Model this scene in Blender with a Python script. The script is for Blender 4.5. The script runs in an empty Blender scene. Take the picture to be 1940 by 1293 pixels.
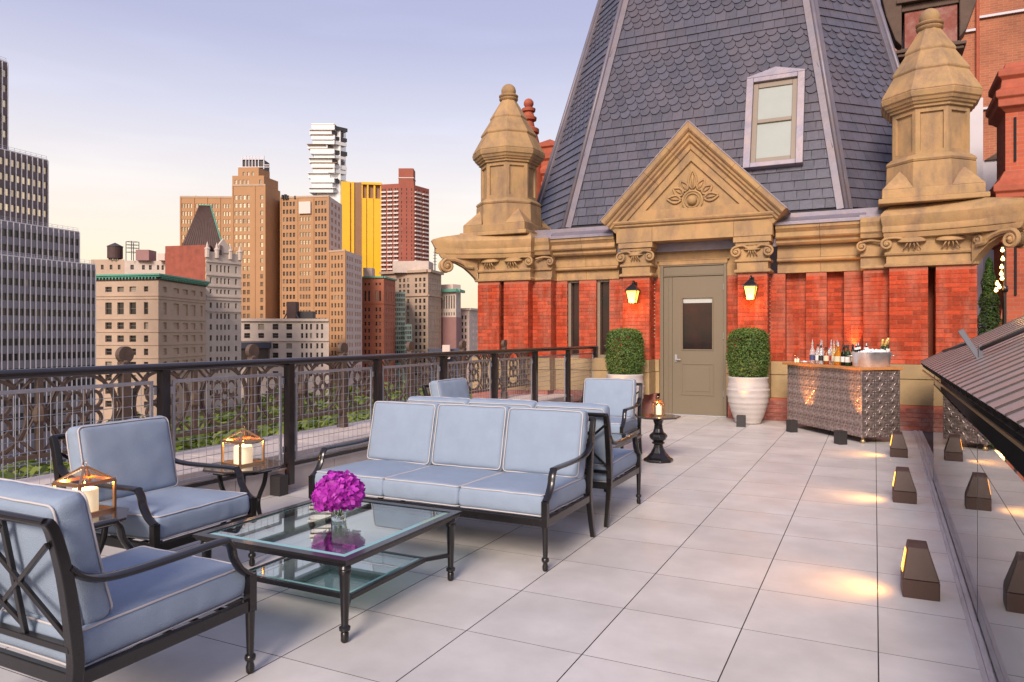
import bpy, bmesh, math, random
from math import sin, cos, pi, radians, atan, atan2, sqrt
from mathutils import Vector, Matrix, noise as mnoise

random.seed(7)
sc = bpy.context.scene
COL = sc.collection

# ------------------------------------------------------------------ camera, sky, sun, exposure
YAW = atan(687 / 1390.0)
EYE = 1.45
cam_d = bpy.data.cameras.new("camera")
cam = bpy.data.objects.new("camera", cam_d)
COL.objects.link(cam)
cam.location = (0, 0, EYE)
cam.rotation_euler = (radians(90), 0, YAW)
cam_d.sensor_width = 36
cam_d.lens = 36 * 1390 / 1940.0
cam_d.shift_y = -14.5 / 1940.0
cam_d.clip_start = 0.05
cam_d.clip_end = 12000
sc.camera = cam

SUN_AZ = YAW + radians(162)          # counter-clockwise from +Y: behind the camera, to the left
SUN_EL = radians(31)
sun_dir = Vector((-sin(SUN_AZ) * cos(SUN_EL), cos(SUN_AZ) * cos(SUN_EL), sin(SUN_EL)))
world = bpy.data.worlds.new("World")
sc.world = world
world.use_nodes = True
wt = world.node_tree
bg = wt.nodes["Background"]
sky = wt.nodes.new("ShaderNodeTexSky")
sky.sky_type = 'NISHITA'
sky.sun_disc = False
sky.sun_elevation = SUN_EL
sky.sun_rotation = -SUN_AZ
sky.altitude = 50
sky.air_density = 1.0
sky.dust_density = 2.5
sky.ozone_density = 2.0
# dusk haze: a pale warm band that hugs the whole horizon and gives way to lavender overhead
wtc = wt.nodes.new("ShaderNodeTexCoord")
wsep = wt.nodes.new("ShaderNodeSeparateXYZ")
wt.links.new(wtc.outputs["Generated"], wsep.inputs[0])
wramp = wt.nodes.new("ShaderNodeValToRGB")
wt.links.new(wsep.outputs["Z"], wramp.inputs[0])
els = wramp.color_ramp.elements
els[0].position = 0.0
els[0].color = (1.0, 0.76, 0.49, 1)
els[1].position = 0.55
els[1].color = (0.36, 0.38, 0.60, 1)
for p, c in ((0.09, (1.0, 0.83, 0.62, 1)), (0.19, (0.87, 0.79, 0.75, 1)), (0.27, (0.68, 0.66, 0.76, 1)), (0.37, (0.475, 0.475, 0.66, 1))):
    e = els.new(p)
    e.color = c
wmix = wt.nodes.new("ShaderNodeMix")
wmix.data_type = 'RGBA'
wmix.blend_type = 'MIX'
wmix.inputs["Factor"].default_value = 0.86
wscale = wt.nodes.new("ShaderNodeVectorMath")
wscale.operation = 'SCALE'
wscale.inputs["Scale"].default_value = 6.6
wt.links.new(wramp.outputs[0], wscale.inputs[0])
wt.links.new(sky.outputs[0], wmix.inputs["A"])
wt.links.new(wscale.outputs[0], wmix.inputs["B"])
# thin high cloud streaks
wmap = wt.nodes.new("ShaderNodeMapping")
wmap.inputs["Scale"].default_value = (1.2, 1.2, 9)
wmap.inputs["Rotation"].default_value = (0.2, 0.25, 0.4)
wt.links.new(wtc.outputs["Generated"], wmap.inputs[0])
wn = wt.nodes.new("ShaderNodeTexNoise")
wn.inputs["Scale"].default_value = 2.2
wn.inputs["Detail"].default_value = 5
wt.links.new(wmap.outputs[0], wn.inputs["Vector"])
wmr = wt.nodes.new("ShaderNodeMapRange")
wmr.inputs["From Min"].default_value = 0.52
wmr.inputs["From Max"].default_value = 0.8
wmr.inputs["To Min"].default_value = 1.0
wmr.inputs["To Max"].default_value = 1.09
wt.links.new(wn.outputs[0], wmr.inputs[0])
wsc2 = wt.nodes.new("ShaderNodeVectorMath")
wsc2.operation = 'SCALE'
wt.links.new(wmix.outputs["Result"], wsc2.inputs[0])
wt.links.new(wmr.outputs[0], wsc2.inputs["Scale"])
wt.links.new(wsc2.outputs[0], bg.inputs[0])
bg.inputs[1].default_value = 0.10

sun_l = bpy.data.lights.new("sun", 'SUN')
sun_l.energy = 2.45
sun_l.angle = radians(22)
sun_l.color = (1.0, 0.85, 0.72)
sun_o = bpy.data.objects.new("sun", sun_l)
COL.objects.link(sun_o)
sun_o.rotation_euler = sun_dir.to_track_quat('Z', 'Y').to_euler()

sc.view_settings.view_transform = 'Standard'
sc.view_settings.look = 'None'
sc.view_settings.gamma = 1
sc.view_settings.use_curve_mapping = False
sc.view_settings.exposure = 0.85
sc.cycles.use_denoising = True
sc.cycles.max_bounces = 8
sc.cycles.transparent_max_bounces = 16
sc.cycles.sample_clamp_indirect = 6

# ------------------------------------------------------------------ helpers
WM = {}


def tag(o, label, cat=None, group=None, kind=None):
    if label:
        o["label"] = label
    if cat:
        o["category"] = cat
    if group:
        o["group"] = group
    if kind:
        o["kind"] = kind
    return o


def empty(name, loc=(0, 0, 0), rz=0.0, parent=None):
    o = bpy.data.objects.new(name, None)
    COL.objects.link(o)
    o.location = loc
    o.rotation_euler = (0, 0, rz)
    o.empty_display_size = 0.1
    m = Matrix.Translation(loc) @ Matrix.Rotation(rz, 4, 'Z')
    if parent is not None:
        o.parent = parent
        m = WM[parent] @ m
    WM[o] = m
    return o


def thing(name, label, cat, loc=(0, 0, 0), rz=0.0, group=None):
    return tag(empty(name, loc, rz), label, cat, group)


def link_mesh(name, me, parent=None, world_space=False, matrix=None):
    o = bpy.data.objects.new(name, me)
    COL.objects.link(o)
    if matrix is not None:
        o.matrix_basis = matrix
    pm = Matrix.Identity(4)
    if parent is not None:
        o.parent = parent
        pm = WM[parent]
        if world_space:
            o.matrix_parent_inverse = WM[parent].inverted()
            pm = Matrix.Identity(4)
    WM[o] = pm @ (matrix if matrix is not None else Matrix.Identity(4))
    return o


def copy_tree(o, parent=None):
    c = o.copy()
    COL.objects.link(c)
    if parent is not None:
        c.parent = parent
    WM[c] = WM[o]
    for ch in list(o.children):
        copy_tree(ch, c)
    return c


def copy_thing(o, loc, rz, label, group=None):
    c = copy_tree(o)
    c.location = loc
    c.rotation_euler = (0, 0, rz)
    tag(c, label, None, group)
    return c


class MB:
    def __init__(self):
        self.v = []
        self.f = []
        self.m = []

    def add(self, vs, fs, mi=0):
        b = len(self.v)
        self.v.extend([tuple(x) for x in vs])
        for f in fs:
            self.f.append(tuple(b + i for i in f))
            self.m.append(mi)

    def quad(self, a, b, c, d, mi=0):
        self.add([a, b, c, d], [(0, 1, 2, 3)], mi)

    def box(self, x0, y0, z0, x1, y1, z1, mi=0):
        self.add([(x0, y0, z0), (x1, y0, z0), (x1, y1, z0), (x0, y1, z0), (x0, y0, z1), (x1, y0, z1), (x1, y1, z1), (x0, y1, z1)],
                 [(0, 3, 2, 1), (4, 5, 6, 7), (0, 1, 5, 4), (1, 2, 6, 5), (2, 3, 7, 6), (3, 0, 4, 7)], mi)

    def fbox(self, o, u, v, w, mi=0):
        """box from corner o with edge vectors u, v, w"""
        o, u, v, w = Vector(o), Vector(u), Vector(v), Vector(w)
        p = [o, o + u, o + u + v, o + v, o + w, o + u + w, o + u + v + w, o + v + w]
        self.add(p, [(0, 3, 2, 1), (4, 5, 6, 7), (0, 1, 5, 4), (1, 2, 6, 5), (2, 3, 7, 6), (3, 0, 4, 7)], mi)

    def bar(self, p, q, w, h, up=(0, 0, 1), mi=0):
        p, q = Vector(p), Vector(q)
        d = (q - p)
        up = Vector(up)
        s = d.cross(up)
        if s.length < 1e-6:
            s = Vector((1, 0, 0))
        s.normalize()
        t = s.cross(d).normalized()
        self.fbox(p - s * w / 2 - t * h / 2, s * w, t * h, d, mi)

    def tube(self, pts, r, n=8, closed=False, flat=None, mi=0, up=None):
        """round (or flat: (rx, ry) factors) tube along points, r a number or list"""
        pts = [Vector(p) for p in pts]
        k = len(pts)
        rs = r if isinstance(r, (list, tuple)) else [r] * k
        b = len(self.v)
        prev = None
        for i, p in enumerate(pts):
            if closed:
                d = (pts[(i + 1) % k] - pts[i - 1]).normalized()
            else:
                d = (pts[min(i + 1, k - 1)] - pts[max(i - 1, 0)]).normalized()
            if up is not None:
                s = d.cross(Vector(up))
                if s.length < 1e-5:
                    s = d.orthogonal()
                s.normalize()
            elif prev is None:
                s = d.orthogonal().normalized()
            else:
                s = (prev - d * prev.dot(d))
                s = s.normalized() if s.length > 1e-6 else d.orthogonal().normalized()
            prev = s
            t = d.cross(s)
            fx, fy = flat if flat else (1, 1)
            for j in range(n):
                a = 2 * pi * (j + .5) / n
                self.v.append(tuple(p + s * (cos(a) * rs[i] * fx) + t * (sin(a) * rs[i] * fy)))
        rng = k if closed else k - 1
        for i in range(rng):
            i2 = (i + 1) % k
            for j in range(n):
                j2 = (j + 1) % n
                self.f.append((b + i * n + j, b + i * n + j2, b + i2 * n + j2, b + i2 * n + j))
                self.m.append(mi)
        if not closed:
            self.f.append(tuple(b + j for j in range(n))[::-1])
            self.f.append(tuple(b + (k - 1) * n + j for j in range(n)))
            self.m += [mi, mi]

    def lathe(self, prof, n=24, c=(0, 0, 0), rot=0.0, mi=0, cap=True):
        b = len(self.v)
        for (r, z) in prof:
            for j in range(n):
                a = rot + 2 * pi * j / n
                self.v.append((c[0] + r * cos(a), c[1] + r * sin(a), c[2] + z))
        k = len(prof)
        for i in range(k - 1):
            for j in range(n):
                j2 = (j + 1) % n
                self.f.append((b + i * n + j, b + i * n + j2, b + (i + 1) * n + j2, b + (i + 1) * n + j))
                self.m.append(mi)
        if cap:
            if prof[0][0] > 1e-5:
                self.f.append(tuple(b + j for j in range(n))[::-1])
                self.m.append(mi)
            if prof[-1][0] > 1e-5:
                self.f.append(tuple(b + (k - 1) * n + j for j in range(n)))
                self.m.append(mi)

    def prism(self, poly, z0, z1, mi=0):
        n = len(poly)
        vs = [(p[0], p[1], z0) for p in poly] + [(p[0], p[1], z1) for p in poly]
        fs = [tuple(range(n))[::-1], tuple(range(n, 2 * n))]
        for i in range(n):
            j = (i + 1) % n
            fs.append((i, j, n + j, n + i))
        self.add(vs, fs, mi)

    def extr(self, poly, o, u, v, w, mi=0):
        """polygon (a,b) in plane o+a*u+b*v extruded by vector w"""
        o, u, v, w = Vector(o), Vector(u), Vector(v), Vector(w)
        n = len(poly)
        vs = [o + u * a + v * b for a, b in poly]
        vs += [p + w for p in vs]
        fs = [tuple(range(n)), tuple(range(n, 2 * n))[::-1]]
        for i in range(n):
            j = (i + 1) % n
            fs.append((i, n + i, n + j, j))
        self.add(vs, fs, mi)

    def sphere(self, c, r, n=16, k=10, sz=1.0, mi=0):
        prof = [(max(r * sin(pi * i / k), 1e-6), -r * sz * cos(pi * i / k)) for i in range(k + 1)]
        self.lathe(prof, n, c, 0, mi, cap=False)

    def mesh(self, name, mats, smooth=False):
        me = bpy.data.meshes.new(name)
        me.from_pydata(self.v, [], self.f)
        for m in (mats if isinstance(mats, (list, tuple)) else [mats]):
            me.materials.append(m)
        if any(self.m):
            me.polygons.foreach_set("material_index", self.m)
        bm = bmesh.new()
        bm.from_mesh(me)
        bmesh.ops.recalc_face_normals(bm, faces=bm.faces)
        bm.to_mesh(me)
        bm.free()
        if smooth:
            me.polygons.foreach_set("use_smooth", [True] * len(me.polygons))
        me.update()
        return me

    def build(self, name, mats, parent=None, smooth=False, bevel=0.0, world_space=False, auto=None, seg=2):
        me = self.mesh(name, mats, smooth)
        o = link_mesh(name, me, parent, world_space)
        if bevel:
            b = o.modifiers.new("bevel", 'BEVEL')
            b.width = bevel
            b.segments = seg
            b.limit_method = 'ANGLE'
            b.angle_limit = radians(35)
        if auto is not None:
            try:
                me.set_sharp_from_angle(angle=radians(auto))
            except Exception:
                pass
        return o


def arc(cx, cy, r, a0, a1, n, ry=None):
    ry = r if ry is None else ry
    return [(cx + r * cos(radians(a0 + (a1 - a0) * i / n)), cy + ry * sin(radians(a0 + (a1 - a0) * i / n))) for i in range(n + 1)]


def smooth_path(pts, sub=6):
    """Catmull-Rom through points (any dimension)"""
    P = [Vector(p) for p in pts]
    out = []
    for i in range(len(P) - 1):
        p0, p1, p2, p3 = P[max(i - 1, 0)], P[i], P[i + 1], P[min(i + 2, len(P) - 1)]
        for k in range(sub):
            t = k / sub
            out.append(0.5 * ((2 * p1) + (p2 - p0) * t + (2 * p0 - 5 * p1 + 4 * p2 - p3) * t * t + (3 * p1 - p0 - 3 * p2 + p3) * t ** 3))
    out.append(P[-1])
    return out


# ------------------------------------------------------------------ materials
def mat(name, base, rough=0.6, metal=0.0, var=0.0, vscale=4.0, base2=None, bump=0.0, bscale=40.0, piece=0.0, spec=0.5,
        stain=None, stain_scale=1.0, stain_amt=0.5, coat=0.0, emit=None, emit_s=0.0, stretch=None, coord="Object", rvar=0.0, stain_stretch=None):
    m = bpy.data.materials.new(name)
    m.use_nodes = True
    nt = m.node_tree
    N, Lk = nt.nodes, nt.links
    p = N["Principled BSDF"]
    p.inputs["Roughness"].default_value = rough
    p.inputs["Metallic"].default_value = metal
    p.inputs["Specular IOR Level"].default_value = spec
    p.inputs["Coat Weight"].default_value = coat
    p.inputs["Coat Roughness"].default_value = 0.08
    if emit:
        p.inputs["Emission Color"].default_value = (*emit, 1)
        p.inputs["Emission Strength"].default_value = emit_s
    tc = N.new("ShaderNodeTexCoord")
    src = N.new("ShaderNodeNewGeometry").outputs["Position"] if coord == "World" else tc.outputs[coord]
    if stretch:
        mp = N.new("ShaderNodeMapping")
        mp.inputs["Scale"].default_value = stretch
        Lk.new(src, mp.inputs[0])
        src = mp.outputs[0]
    rgb = N.new("ShaderNodeRGB")
    rgb.outputs[0].default_value = (*base, 1)
    col = rgb.outputs[0]
    if var > 0 or base2:
        n = N.new("ShaderNodeTexNoise")
        n.inputs["Scale"].default_value = vscale
        n.inputs["Detail"].default_value = 6
        n.inputs["Roughness"].default_value = 0.62
        Lk.new(src, n.inputs["Vector"])
        if base2:
            mr = N.new("ShaderNodeMapRange")
            mr.inputs["From Min"].default_value = 0.35
            mr.inputs["From Max"].default_value = 0.65
            Lk.new(n.outputs[0], mr.inputs[0])
            mx = N.new("ShaderNodeMix")
            mx.data_type = 'RGBA'
            Lk.new(mr.outputs[0], mx.inputs["Factor"])
            Lk.new(col, mx.inputs["A"])
            mx.inputs["B"].default_value = (*base2, 1)
            col = mx.outputs["Result"]
        if var > 0:
            mr2 = N.new("ShaderNodeMapRange")
            mr2.inputs["From Min"].default_value = 0.25
            mr2.inputs["From Max"].default_value = 0.75
            mr2.inputs["To Min"].default_value = 1 - var
            mr2.inputs["To Max"].default_value = 1 + var
            Lk.new(n.outputs[0], mr2.inputs[0])
            sc_ = N.new("ShaderNodeVectorMath")
            sc_.operation = 'SCALE'
            Lk.new(col, sc_.inputs[0])
            Lk.new(mr2.outputs[0], sc_.inputs["Scale"])
            col = sc_.outputs[0]
    if piece > 0:
        oi = N.new("ShaderNodeObjectInfo")
        gi = N.new("ShaderNodeNewGeometry")
        ad = N.new("ShaderNodeMath")
        Lk.new(oi.outputs["Random"], ad.inputs[0])
        Lk.new(gi.outputs["Random Per Island"], ad.inputs[1])
        fr = N.new("ShaderNodeMath")
        fr.operation = 'FRACT'
        Lk.new(ad.outputs[0], fr.inputs[0])
        mr3 = N.new("ShaderNodeMapRange")
        mr3.inputs["To Min"].default_value = 1 - piece
        mr3.inputs["To Max"].default_value = 1 + piece
        Lk.new(fr.outputs[0], mr3.inputs[0])
        sc3 = N.new("ShaderNodeVectorMath")
        sc3.operation = 'SCALE'
        Lk.new(col, sc3.inputs[0])
        Lk.new(mr3.outputs[0], sc3.inputs["Scale"])
        col = sc3.outputs[0]
    if stain:
        n2 = N.new("ShaderNodeTexNoise")
        n2.inputs["Scale"].default_value = stain_scale
        n2.inputs["Detail"].default_value = 5
        n2.inputs["Roughness"].default_value = 0.7
        if stain_stretch:
            gp = N.new("ShaderNodeNewGeometry")
            mps = N.new("ShaderNodeMapping")
            mps.inputs["Scale"].default_value = stain_stretch
            Lk.new(gp.outputs["Position"], mps.inputs[0])
            Lk.new(mps.outputs[0], n2.inputs["Vector"])
        else:
            Lk.new(tc.outputs["Object"], n2.inputs["Vector"])
        mr4 = N.new("ShaderNodeMapRange")
        mr4.inputs["From Min"].default_value = 0.44
        mr4.inputs["From Max"].default_value = 0.66
        mr4.inputs["To Max"].default_value = stain_amt
        Lk.new(n2.outputs[0], mr4.inputs[0])
        mx2 = N.new("ShaderNodeMix")
        mx2.data_type = 'RGBA'
        Lk.new(mr4.outputs[0], mx2.inputs["Factor"])
        Lk.new(col, mx2.inputs["A"])
        mx2.inputs["B"].default_value = (*stain, 1)
        col = mx2.outputs["Result"]
    Lk.new(col, p.inputs["Base Color"])
    if rvar > 0:
        n5 = N.new("ShaderNodeTexNoise")
        n5.inputs["Scale"].default_value = 3.0
        n5.inputs["Detail"].default_value = 4
        Lk.new(tc.outputs["Object"], n5.inputs["Vector"])
        mr5 = N.new("ShaderNodeMapRange")
        mr5.inputs["From Min"].default_value = 0.3
        mr5.inputs["From Max"].default_value = 0.7
        mr5.inputs["To Min"].default_value = max(0.02, rough - rvar)
        mr5.inputs["To Max"].default_value = min(1, rough + rvar)
        Lk.new(n5.outputs[0], mr5.inputs[0])
        Lk.new(mr5.outputs[0], p.inputs["Roughness"])
    if bump > 0:
        n3 = N.new("ShaderNodeTexNoise")
        n3.inputs["Scale"].default_value = bscale
        n3.inputs["Detail"].default_value = 5
        Lk.new(src, n3.inputs["Vector"])
        b = N.new("ShaderNodeBump")
        b.inputs["Strength"].default_value = bump
        b.inputs["Distance"].default_value = 0.02
        Lk.new(n3.outputs[0], b.inputs["Height"])
        Lk.new(b.outputs[0], p.inputs["Normal"])
    return m


def glass_mat(name, tint=(1, 1, 1), rough=0.0, ior=1.45, thin=True, power=None):
    """thin glass: clear see-through plus a mirror layer by Fresnel (no dark shadow), or solid refracting glass"""
    m = bpy.data.materials.new(name)
    m.use_nodes = True
    nt = m.node_tree
    N, Lk = nt.nodes, nt.links
    out = N["Material Output"]
    N.remove(N["Principled BSDF"])
    if thin:
        t = N.new("ShaderNodeBsdfTransparent")
        t.inputs[0].default_value = (*tint, 1)
        g = N.new("ShaderNodeBsdfGlossy")
        g.inputs["Roughness"].default_value = rough
        fr = N.new("ShaderNodeFresnel")
        geo = N.new("ShaderNodeNewGeometry")
        mi = N.new("ShaderNodeMapRange")
        mi.inputs["To Min"].default_value = ior
        mi.inputs["To Max"].default_value = 1.0 / ior
        Lk.new(geo.outputs["Backfacing"], mi.inputs[0])
        Lk.new(mi.outputs[0], fr.inputs[0])
        mx = N.new("ShaderNodeMixShader")
        fac = fr.outputs[0]
        if power:
            pw = N.new("ShaderNodeMath")
            pw.operation = 'POWER'
            pw.inputs[1].default_value = power
            Lk.new(fac, pw.inputs[0])
            fac = pw.outputs[0]
        Lk.new(fac, mx.inputs[0])
        Lk.new(t.outputs[0], mx.inputs[1])
        Lk.new(g.outputs[0], mx.inputs[2])
        Lk.new(mx.outputs[0], out.inputs[0])
    else:
        g = N.new("ShaderNodeBsdfGlass")
        g.inputs["Color"].default_value = (*tint, 1)
        g.inputs["Roughness"].default_value = rough
        g.inputs["IOR"].default_value = ior
        Lk.new(g.outputs[0], out.inputs[0])
    return m


def leaf_mat(name, a, b, trans=0.25):
    m = bpy.data.materials.new(name)
    m.use_nodes = True
    nt = m.node_tree
    N, Lk = nt.nodes, nt.links
    p = N["Principled BSDF"]
    p.inputs["Roughness"].default_value = 0.55
    gi = N.new("ShaderNodeNewGeometry")
    mx = N.new("ShaderNodeMix")
    mx.data_type = 'RGBA'
    Lk.new(gi.outputs["Random Per Island"], mx.inputs["Factor"])
    mx.inputs["A"].default_value = (*a, 1)
    mx.inputs["B"].default_value = (*b, 1)
    Lk.new(mx.outputs["Result"], p.inputs["Base Color"])
    tr = N.new("ShaderNodeBsdfTranslucent")
    Lk.new(mx.outputs["Result"], tr.inputs[0])
    ms = N.new("ShaderNodeMixShader")
    ms.inputs[0].default_value = trans
    Lk.new(p.outputs[0], ms.inputs[1])
    Lk.new(tr.outputs[0], ms.inputs[2])
    Lk.new(ms.outputs[0], N["Material Output"].inputs[0])
    return m


M = {}
M['tile'] = mat("porcelain_tile", (0.565, 0.535, 0.505), 0.42, var=0.09, vscale=2.2, bump=0.05, bscale=160, piece=0.06, base2=(0.61, 0.575, 0.545), rvar=0.1, coord="World", stain=(0.40, 0.36, 0.34), stain_scale=1.6, stain_amt=0.22, stain_stretch=(1, 1, 1))
M['under'] = mat("dark_subfloor", (0.09, 0.075, 0.072), 0.9, var=0.2)
M['curb'] = mat("curb_cladding", (0.42, 0.37, 0.35), 0.6, var=0.1, vscale=6, bump=0.05)
M['coping'] = mat("pale_coping", (0.62, 0.53, 0.49), 0.75, var=0.12, vscale=5, bump=0.1, bscale=60, stain=(0.3, 0.25, 0.22), stain_scale=2, stain_amt=0.35, piece=0.05)
M['brick'] = mat("red_brick", (0.36, 0.046, 0.015), 0.72, var=0.26, vscale=30, bump=0.25, bscale=120, piece=0.30, spec=0.22, coord="World", stain=(0.58, 0.33, 0.24), stain_scale=1.5, stain_amt=0.24, stain_stretch=(3.2, 3.2, .55))
M['mortar'] = mat("red_mortar", (0.40, 0.115, 0.065), 0.9, var=0.2, vscale=40, bump=0.3, bscale=200)
M['plinth_brick'] = mat("plinth_brick", (0.26, 0.075, 0.055), 0.8, var=0.2, vscale=25, bump=0.25, bscale=120, piece=0.25, stain=(0.45, 0.30, 0.26), stain_scale=3, stain_amt=0.45)
M['stone'] = mat("sandstone", (0.40, 0.252, 0.110), 0.8, var=0.16, vscale=4, base2=(0.40, 0.235, 0.105), bump=0.34, bscale=70, piece=0.09, stain=(0.15, 0.10, 0.08), stain_scale=1.7, stain_amt=0.6, stain_stretch=(1.6, 1.6, .7))
M['stone_band'] = mat("buff_stone_band", (0.35, 0.24, 0.118), 0.8, var=0.14, vscale=6, bump=0.2, bscale=90, piece=0.10, stain=(0.25, 0.18, 0.12), stain_scale=2.2, stain_amt=0.4)
M['slate'] = mat("roof_slate", (0.080, 0.078, 0.102), 0.34, var=0.16, vscale=14, bump=0.22, bscale=60, piece=0.16, stain=(0.15, 0.11, 0.115), stain_scale=1.3, stain_amt=0.4, coord="World", stain_stretch=(1, 1, .5))
M['slate_under'] = mat("slate_underlay", (0.03, 0.028, 0.033), 0.9)
M['lead'] = mat("lead_flashing", (0.225, 0.20, 0.245), 0.5, metal=0.35, var=0.16, vscale=5, bump=0.12, bscale=20, stain=(0.36, 0.27, 0.24), stain_scale=3, stain_amt=0.5)
M['hip_lead'] = mat("weathered_hip_lead", (0.165, 0.148, 0.18), 0.5, metal=0.25, var=0.16, vscale=5, bump=0.12, bscale=20, stain=(0.22, 0.16, 0.14), stain_scale=3, stain_amt=0.4)
M['taupe'] = mat("taupe_paint", (0.165, 0.13, 0.086), 0.42, var=0.03, vscale=3)
M['dark_taupe'] = mat("window_frame_paint", (0.22, 0.17, 0.125), 0.45, var=0.05)
M['white_shade'] = mat("window_shade", (0.42, 0.44, 0.42), 0.8, var=0.03)
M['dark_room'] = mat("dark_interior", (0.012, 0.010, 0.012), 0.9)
M['metal'] = mat("bronze_black_metal", (0.010, 0.008, 0.0085), 0.30, metal=0.15, var=0.2, vscale=20, coat=0.25, rvar=0.08)
M['rail'] = mat("dark_railing_paint", (0.018, 0.013, 0.014), 0.30, metal=0.2, coat=0.35, var=0.15, vscale=10)
M['galv'] = mat("galvanised_wire", (0.40, 0.40, 0.43), 0.42, metal=0.7, var=0.12, vscale=30)
M['iron'] = mat("painted_cast_iron", (0.10, 0.064, 0.046), 0.6, var=0.25, vscale=14, bump=0.15, bscale=80)
M['fabric'] = mat("blue_grey_canvas", (0.262, 0.322, 0.412), 0.9, var=0.05, vscale=9, bump=0.35, bscale=260, spec=0.2)
M['piping'] = mat("pale_piping", (0.50, 0.47, 0.47), 0.85)
M['copper'] = mat("copper_frame", (0.62, 0.36, 0.20), 0.28, metal=0.95)
M['wax'] = mat("glowing_candle_wax", (0.82, 0.74, 0.58), 0.5, emit=(1.0, 0.72, 0.38), emit_s=0.28)  # wax emits a little to stand for flame light inside it
M['wax'].node_tree.nodes["Principled BSDF"].inputs["Subsurface Weight"].default_value = 0.5
M['wax'].node_tree.nodes["Principled BSDF"].inputs["Subsurface Radius"].default_value = (0.03, 0.015, 0.006)
M['flame'] = mat("candle_flame", (1, 0.6, 0.2), 0.5, emit=(1.0, 0.45, 0.10), emit_s=28)
M['lampglow'] = mat("lamp_glow", (1, 0.7, 0.3), 0.5, emit=(1.0, 0.44, 0.045), emit_s=1.7)
M['bulbglow'] = mat("festoon_bulb_glow", (1, 0.7, 0.3), 0.5, emit=(1.0, 0.50, 0.12), emit_s=9)
M['slotglow'] = mat("path_light_glow", (1, 0.6, 0.2), 0.5, emit=(1.0, 0.34, 0.03), emit_s=3.4)
M['corten'] = mat("brown_powder_coat", (0.058, 0.028, 0.02), 0.55, var=0.12, vscale=12, bump=0.06, bscale=200)
M['blackbox'] = mat("black_fixture_paint", (0.028, 0.025, 0.025), 0.5)
M['pot'] = mat("whitewashed_ceramic", (0.47, 0.42, 0.395), 0.55, var=0.08, vscale=9, bump=0.12, bscale=50, stretch=(1, 1, 6))
M['soil'] = mat("potting_soil", (0.05, 0.032, 0.02), 0.95, var=0.3, vscale=30)
M['boxleaf'] = leaf_mat("boxwood_leaf", (0.03, 0.075, 0.014), (0.16, 0.25, 0.05))
M['conleaf'] = leaf_mat("conifer_leaf", (0.03, 0.085, 0.02), (0.07, 0.15, 0.03))
M['parkleaf'] = leaf_mat("park_leaf", (0.10, 0.16, 0.022), (0.26, 0.30, 0.055), 0.4)
M['petal'] = leaf_mat("magenta_petal", (0.36, 0.012, 0.34), (0.66, 0.06, 0.62), 0.35)
M['darkpane'] = mat("dark_reflective_pane", (0.020, 0.016, 0.015), 0.06, spec=0.35, base2=(0.05, 0.02, 0.018), vscale=1.5)
M['shadepane'] = mat("shaded_pane", (0.36, 0.385, 0.36), 0.2, spec=0.15, var=0.04, vscale=3)
M['glass'] = glass_mat("clear_glass", (0.97, 0.99, 0.98), ior=1.45)
M['tableglass'] = glass_mat("table_glass", (0.80, 0.93, 0.90), ior=2.0, power=0.62)
M['bevelglass'] = mat("glass_bevel_edge", (0.20, 0.42, 0.40), 0.06, spec=0.9, coat=0.6)
M['balustrade_glass'] = glass_mat("balustrade_glass", (0.90, 0.94, 0.92), ior=1.9, power=0.45)
M['amberglass'] = glass_mat("amber_lantern_glass", (0.99, 0.88, 0.74), ior=1.4)
M['vaseglass'] = glass_mat("vase_glass", (0.95, 0.98, 0.96), thin=False, ior=1.4)
M['tin'] = mat("pressed_tin", (0.50, 0.40, 0.37), 0.38, metal=0.75, var=0.3, vscale=9, bump=0.1, bscale=60, stain=(0.11, 0.075, 0.065), stain_scale=26, stain_amt=0.9)
M['tin_dark'] = mat("tarnished_tin", (0.10, 0.075, 0.07), 0.45, metal=0.7, var=0.4, vscale=14)
M['wood'] = mat("bar_top_wood", (0.50, 0.21, 0.07), 0.40, var=0.25, vscale=6, stretch=(1.5, 14, 6), bump=0.06, bscale=30)
M['table_dark'] = mat("dark_tabletop", (0.05, 0.034, 0.028), 0.16, var=0.2, vscale=10, coat=0.6)
M['oldwood'] = mat("weathered_timber", (0.52, 0.45, 0.43), 0.75, var=0.22, vscale=5, stretch=(14, 1, 8), bump=0.35, bscale=20, coord="Object")
M['zinc'] = mat("galvanised_tub_zinc", (0.80, 0.80, 0.83), 0.38, metal=0.85, var=0.15, vscale=12, rvar=0.1)
M['ice'] = mat("ice", (0.80, 0.85, 0.88), 0.12, spec=0.6)
M['roofmetal'] = mat("coated_roof_steel", (0.44, 0.36, 0.36), 0.34, metal=0.35, var=0.1, vscale=4, rvar=0.08)
M['roofrib'] = mat("dark_roof_rib", (0.055, 0.045, 0.045), 0.4, metal=0.4)
M['brass'] = mat("brass_trim", (0.60, 0.42, 0.24), 0.35, metal=0.8)
M['steel'] = mat("grey_steel_bracket", (0.10, 0.10, 0.12), 0.6, metal=0.0, var=0.1)
# ================================================================== TERRACE
floor_e = tag(empty("terrace_floor"), "pale grey porcelain paver floor of the roof terrace", None, None, "structure")
mb = MB()
mb.box(-4.90, -3.0, -0.30, 3.2, 13.6, -0.007)
mb.build("subfloor", M['under'], floor_e)
TX, TY = 0.60, 0.62
XJ, YJ = 0.015, 3.11
gap = 0.0058


def tile_mesh(w, d):
    t = MB()
    t.box(gap / 2, 0.0022, -0.02, w - gap / 2, d - 0.0022, 0.0)
    t.m = [1, 0, 1, 1, 1, 1]
    return t.mesh("tile", [M['tile'], M['under']])


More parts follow.
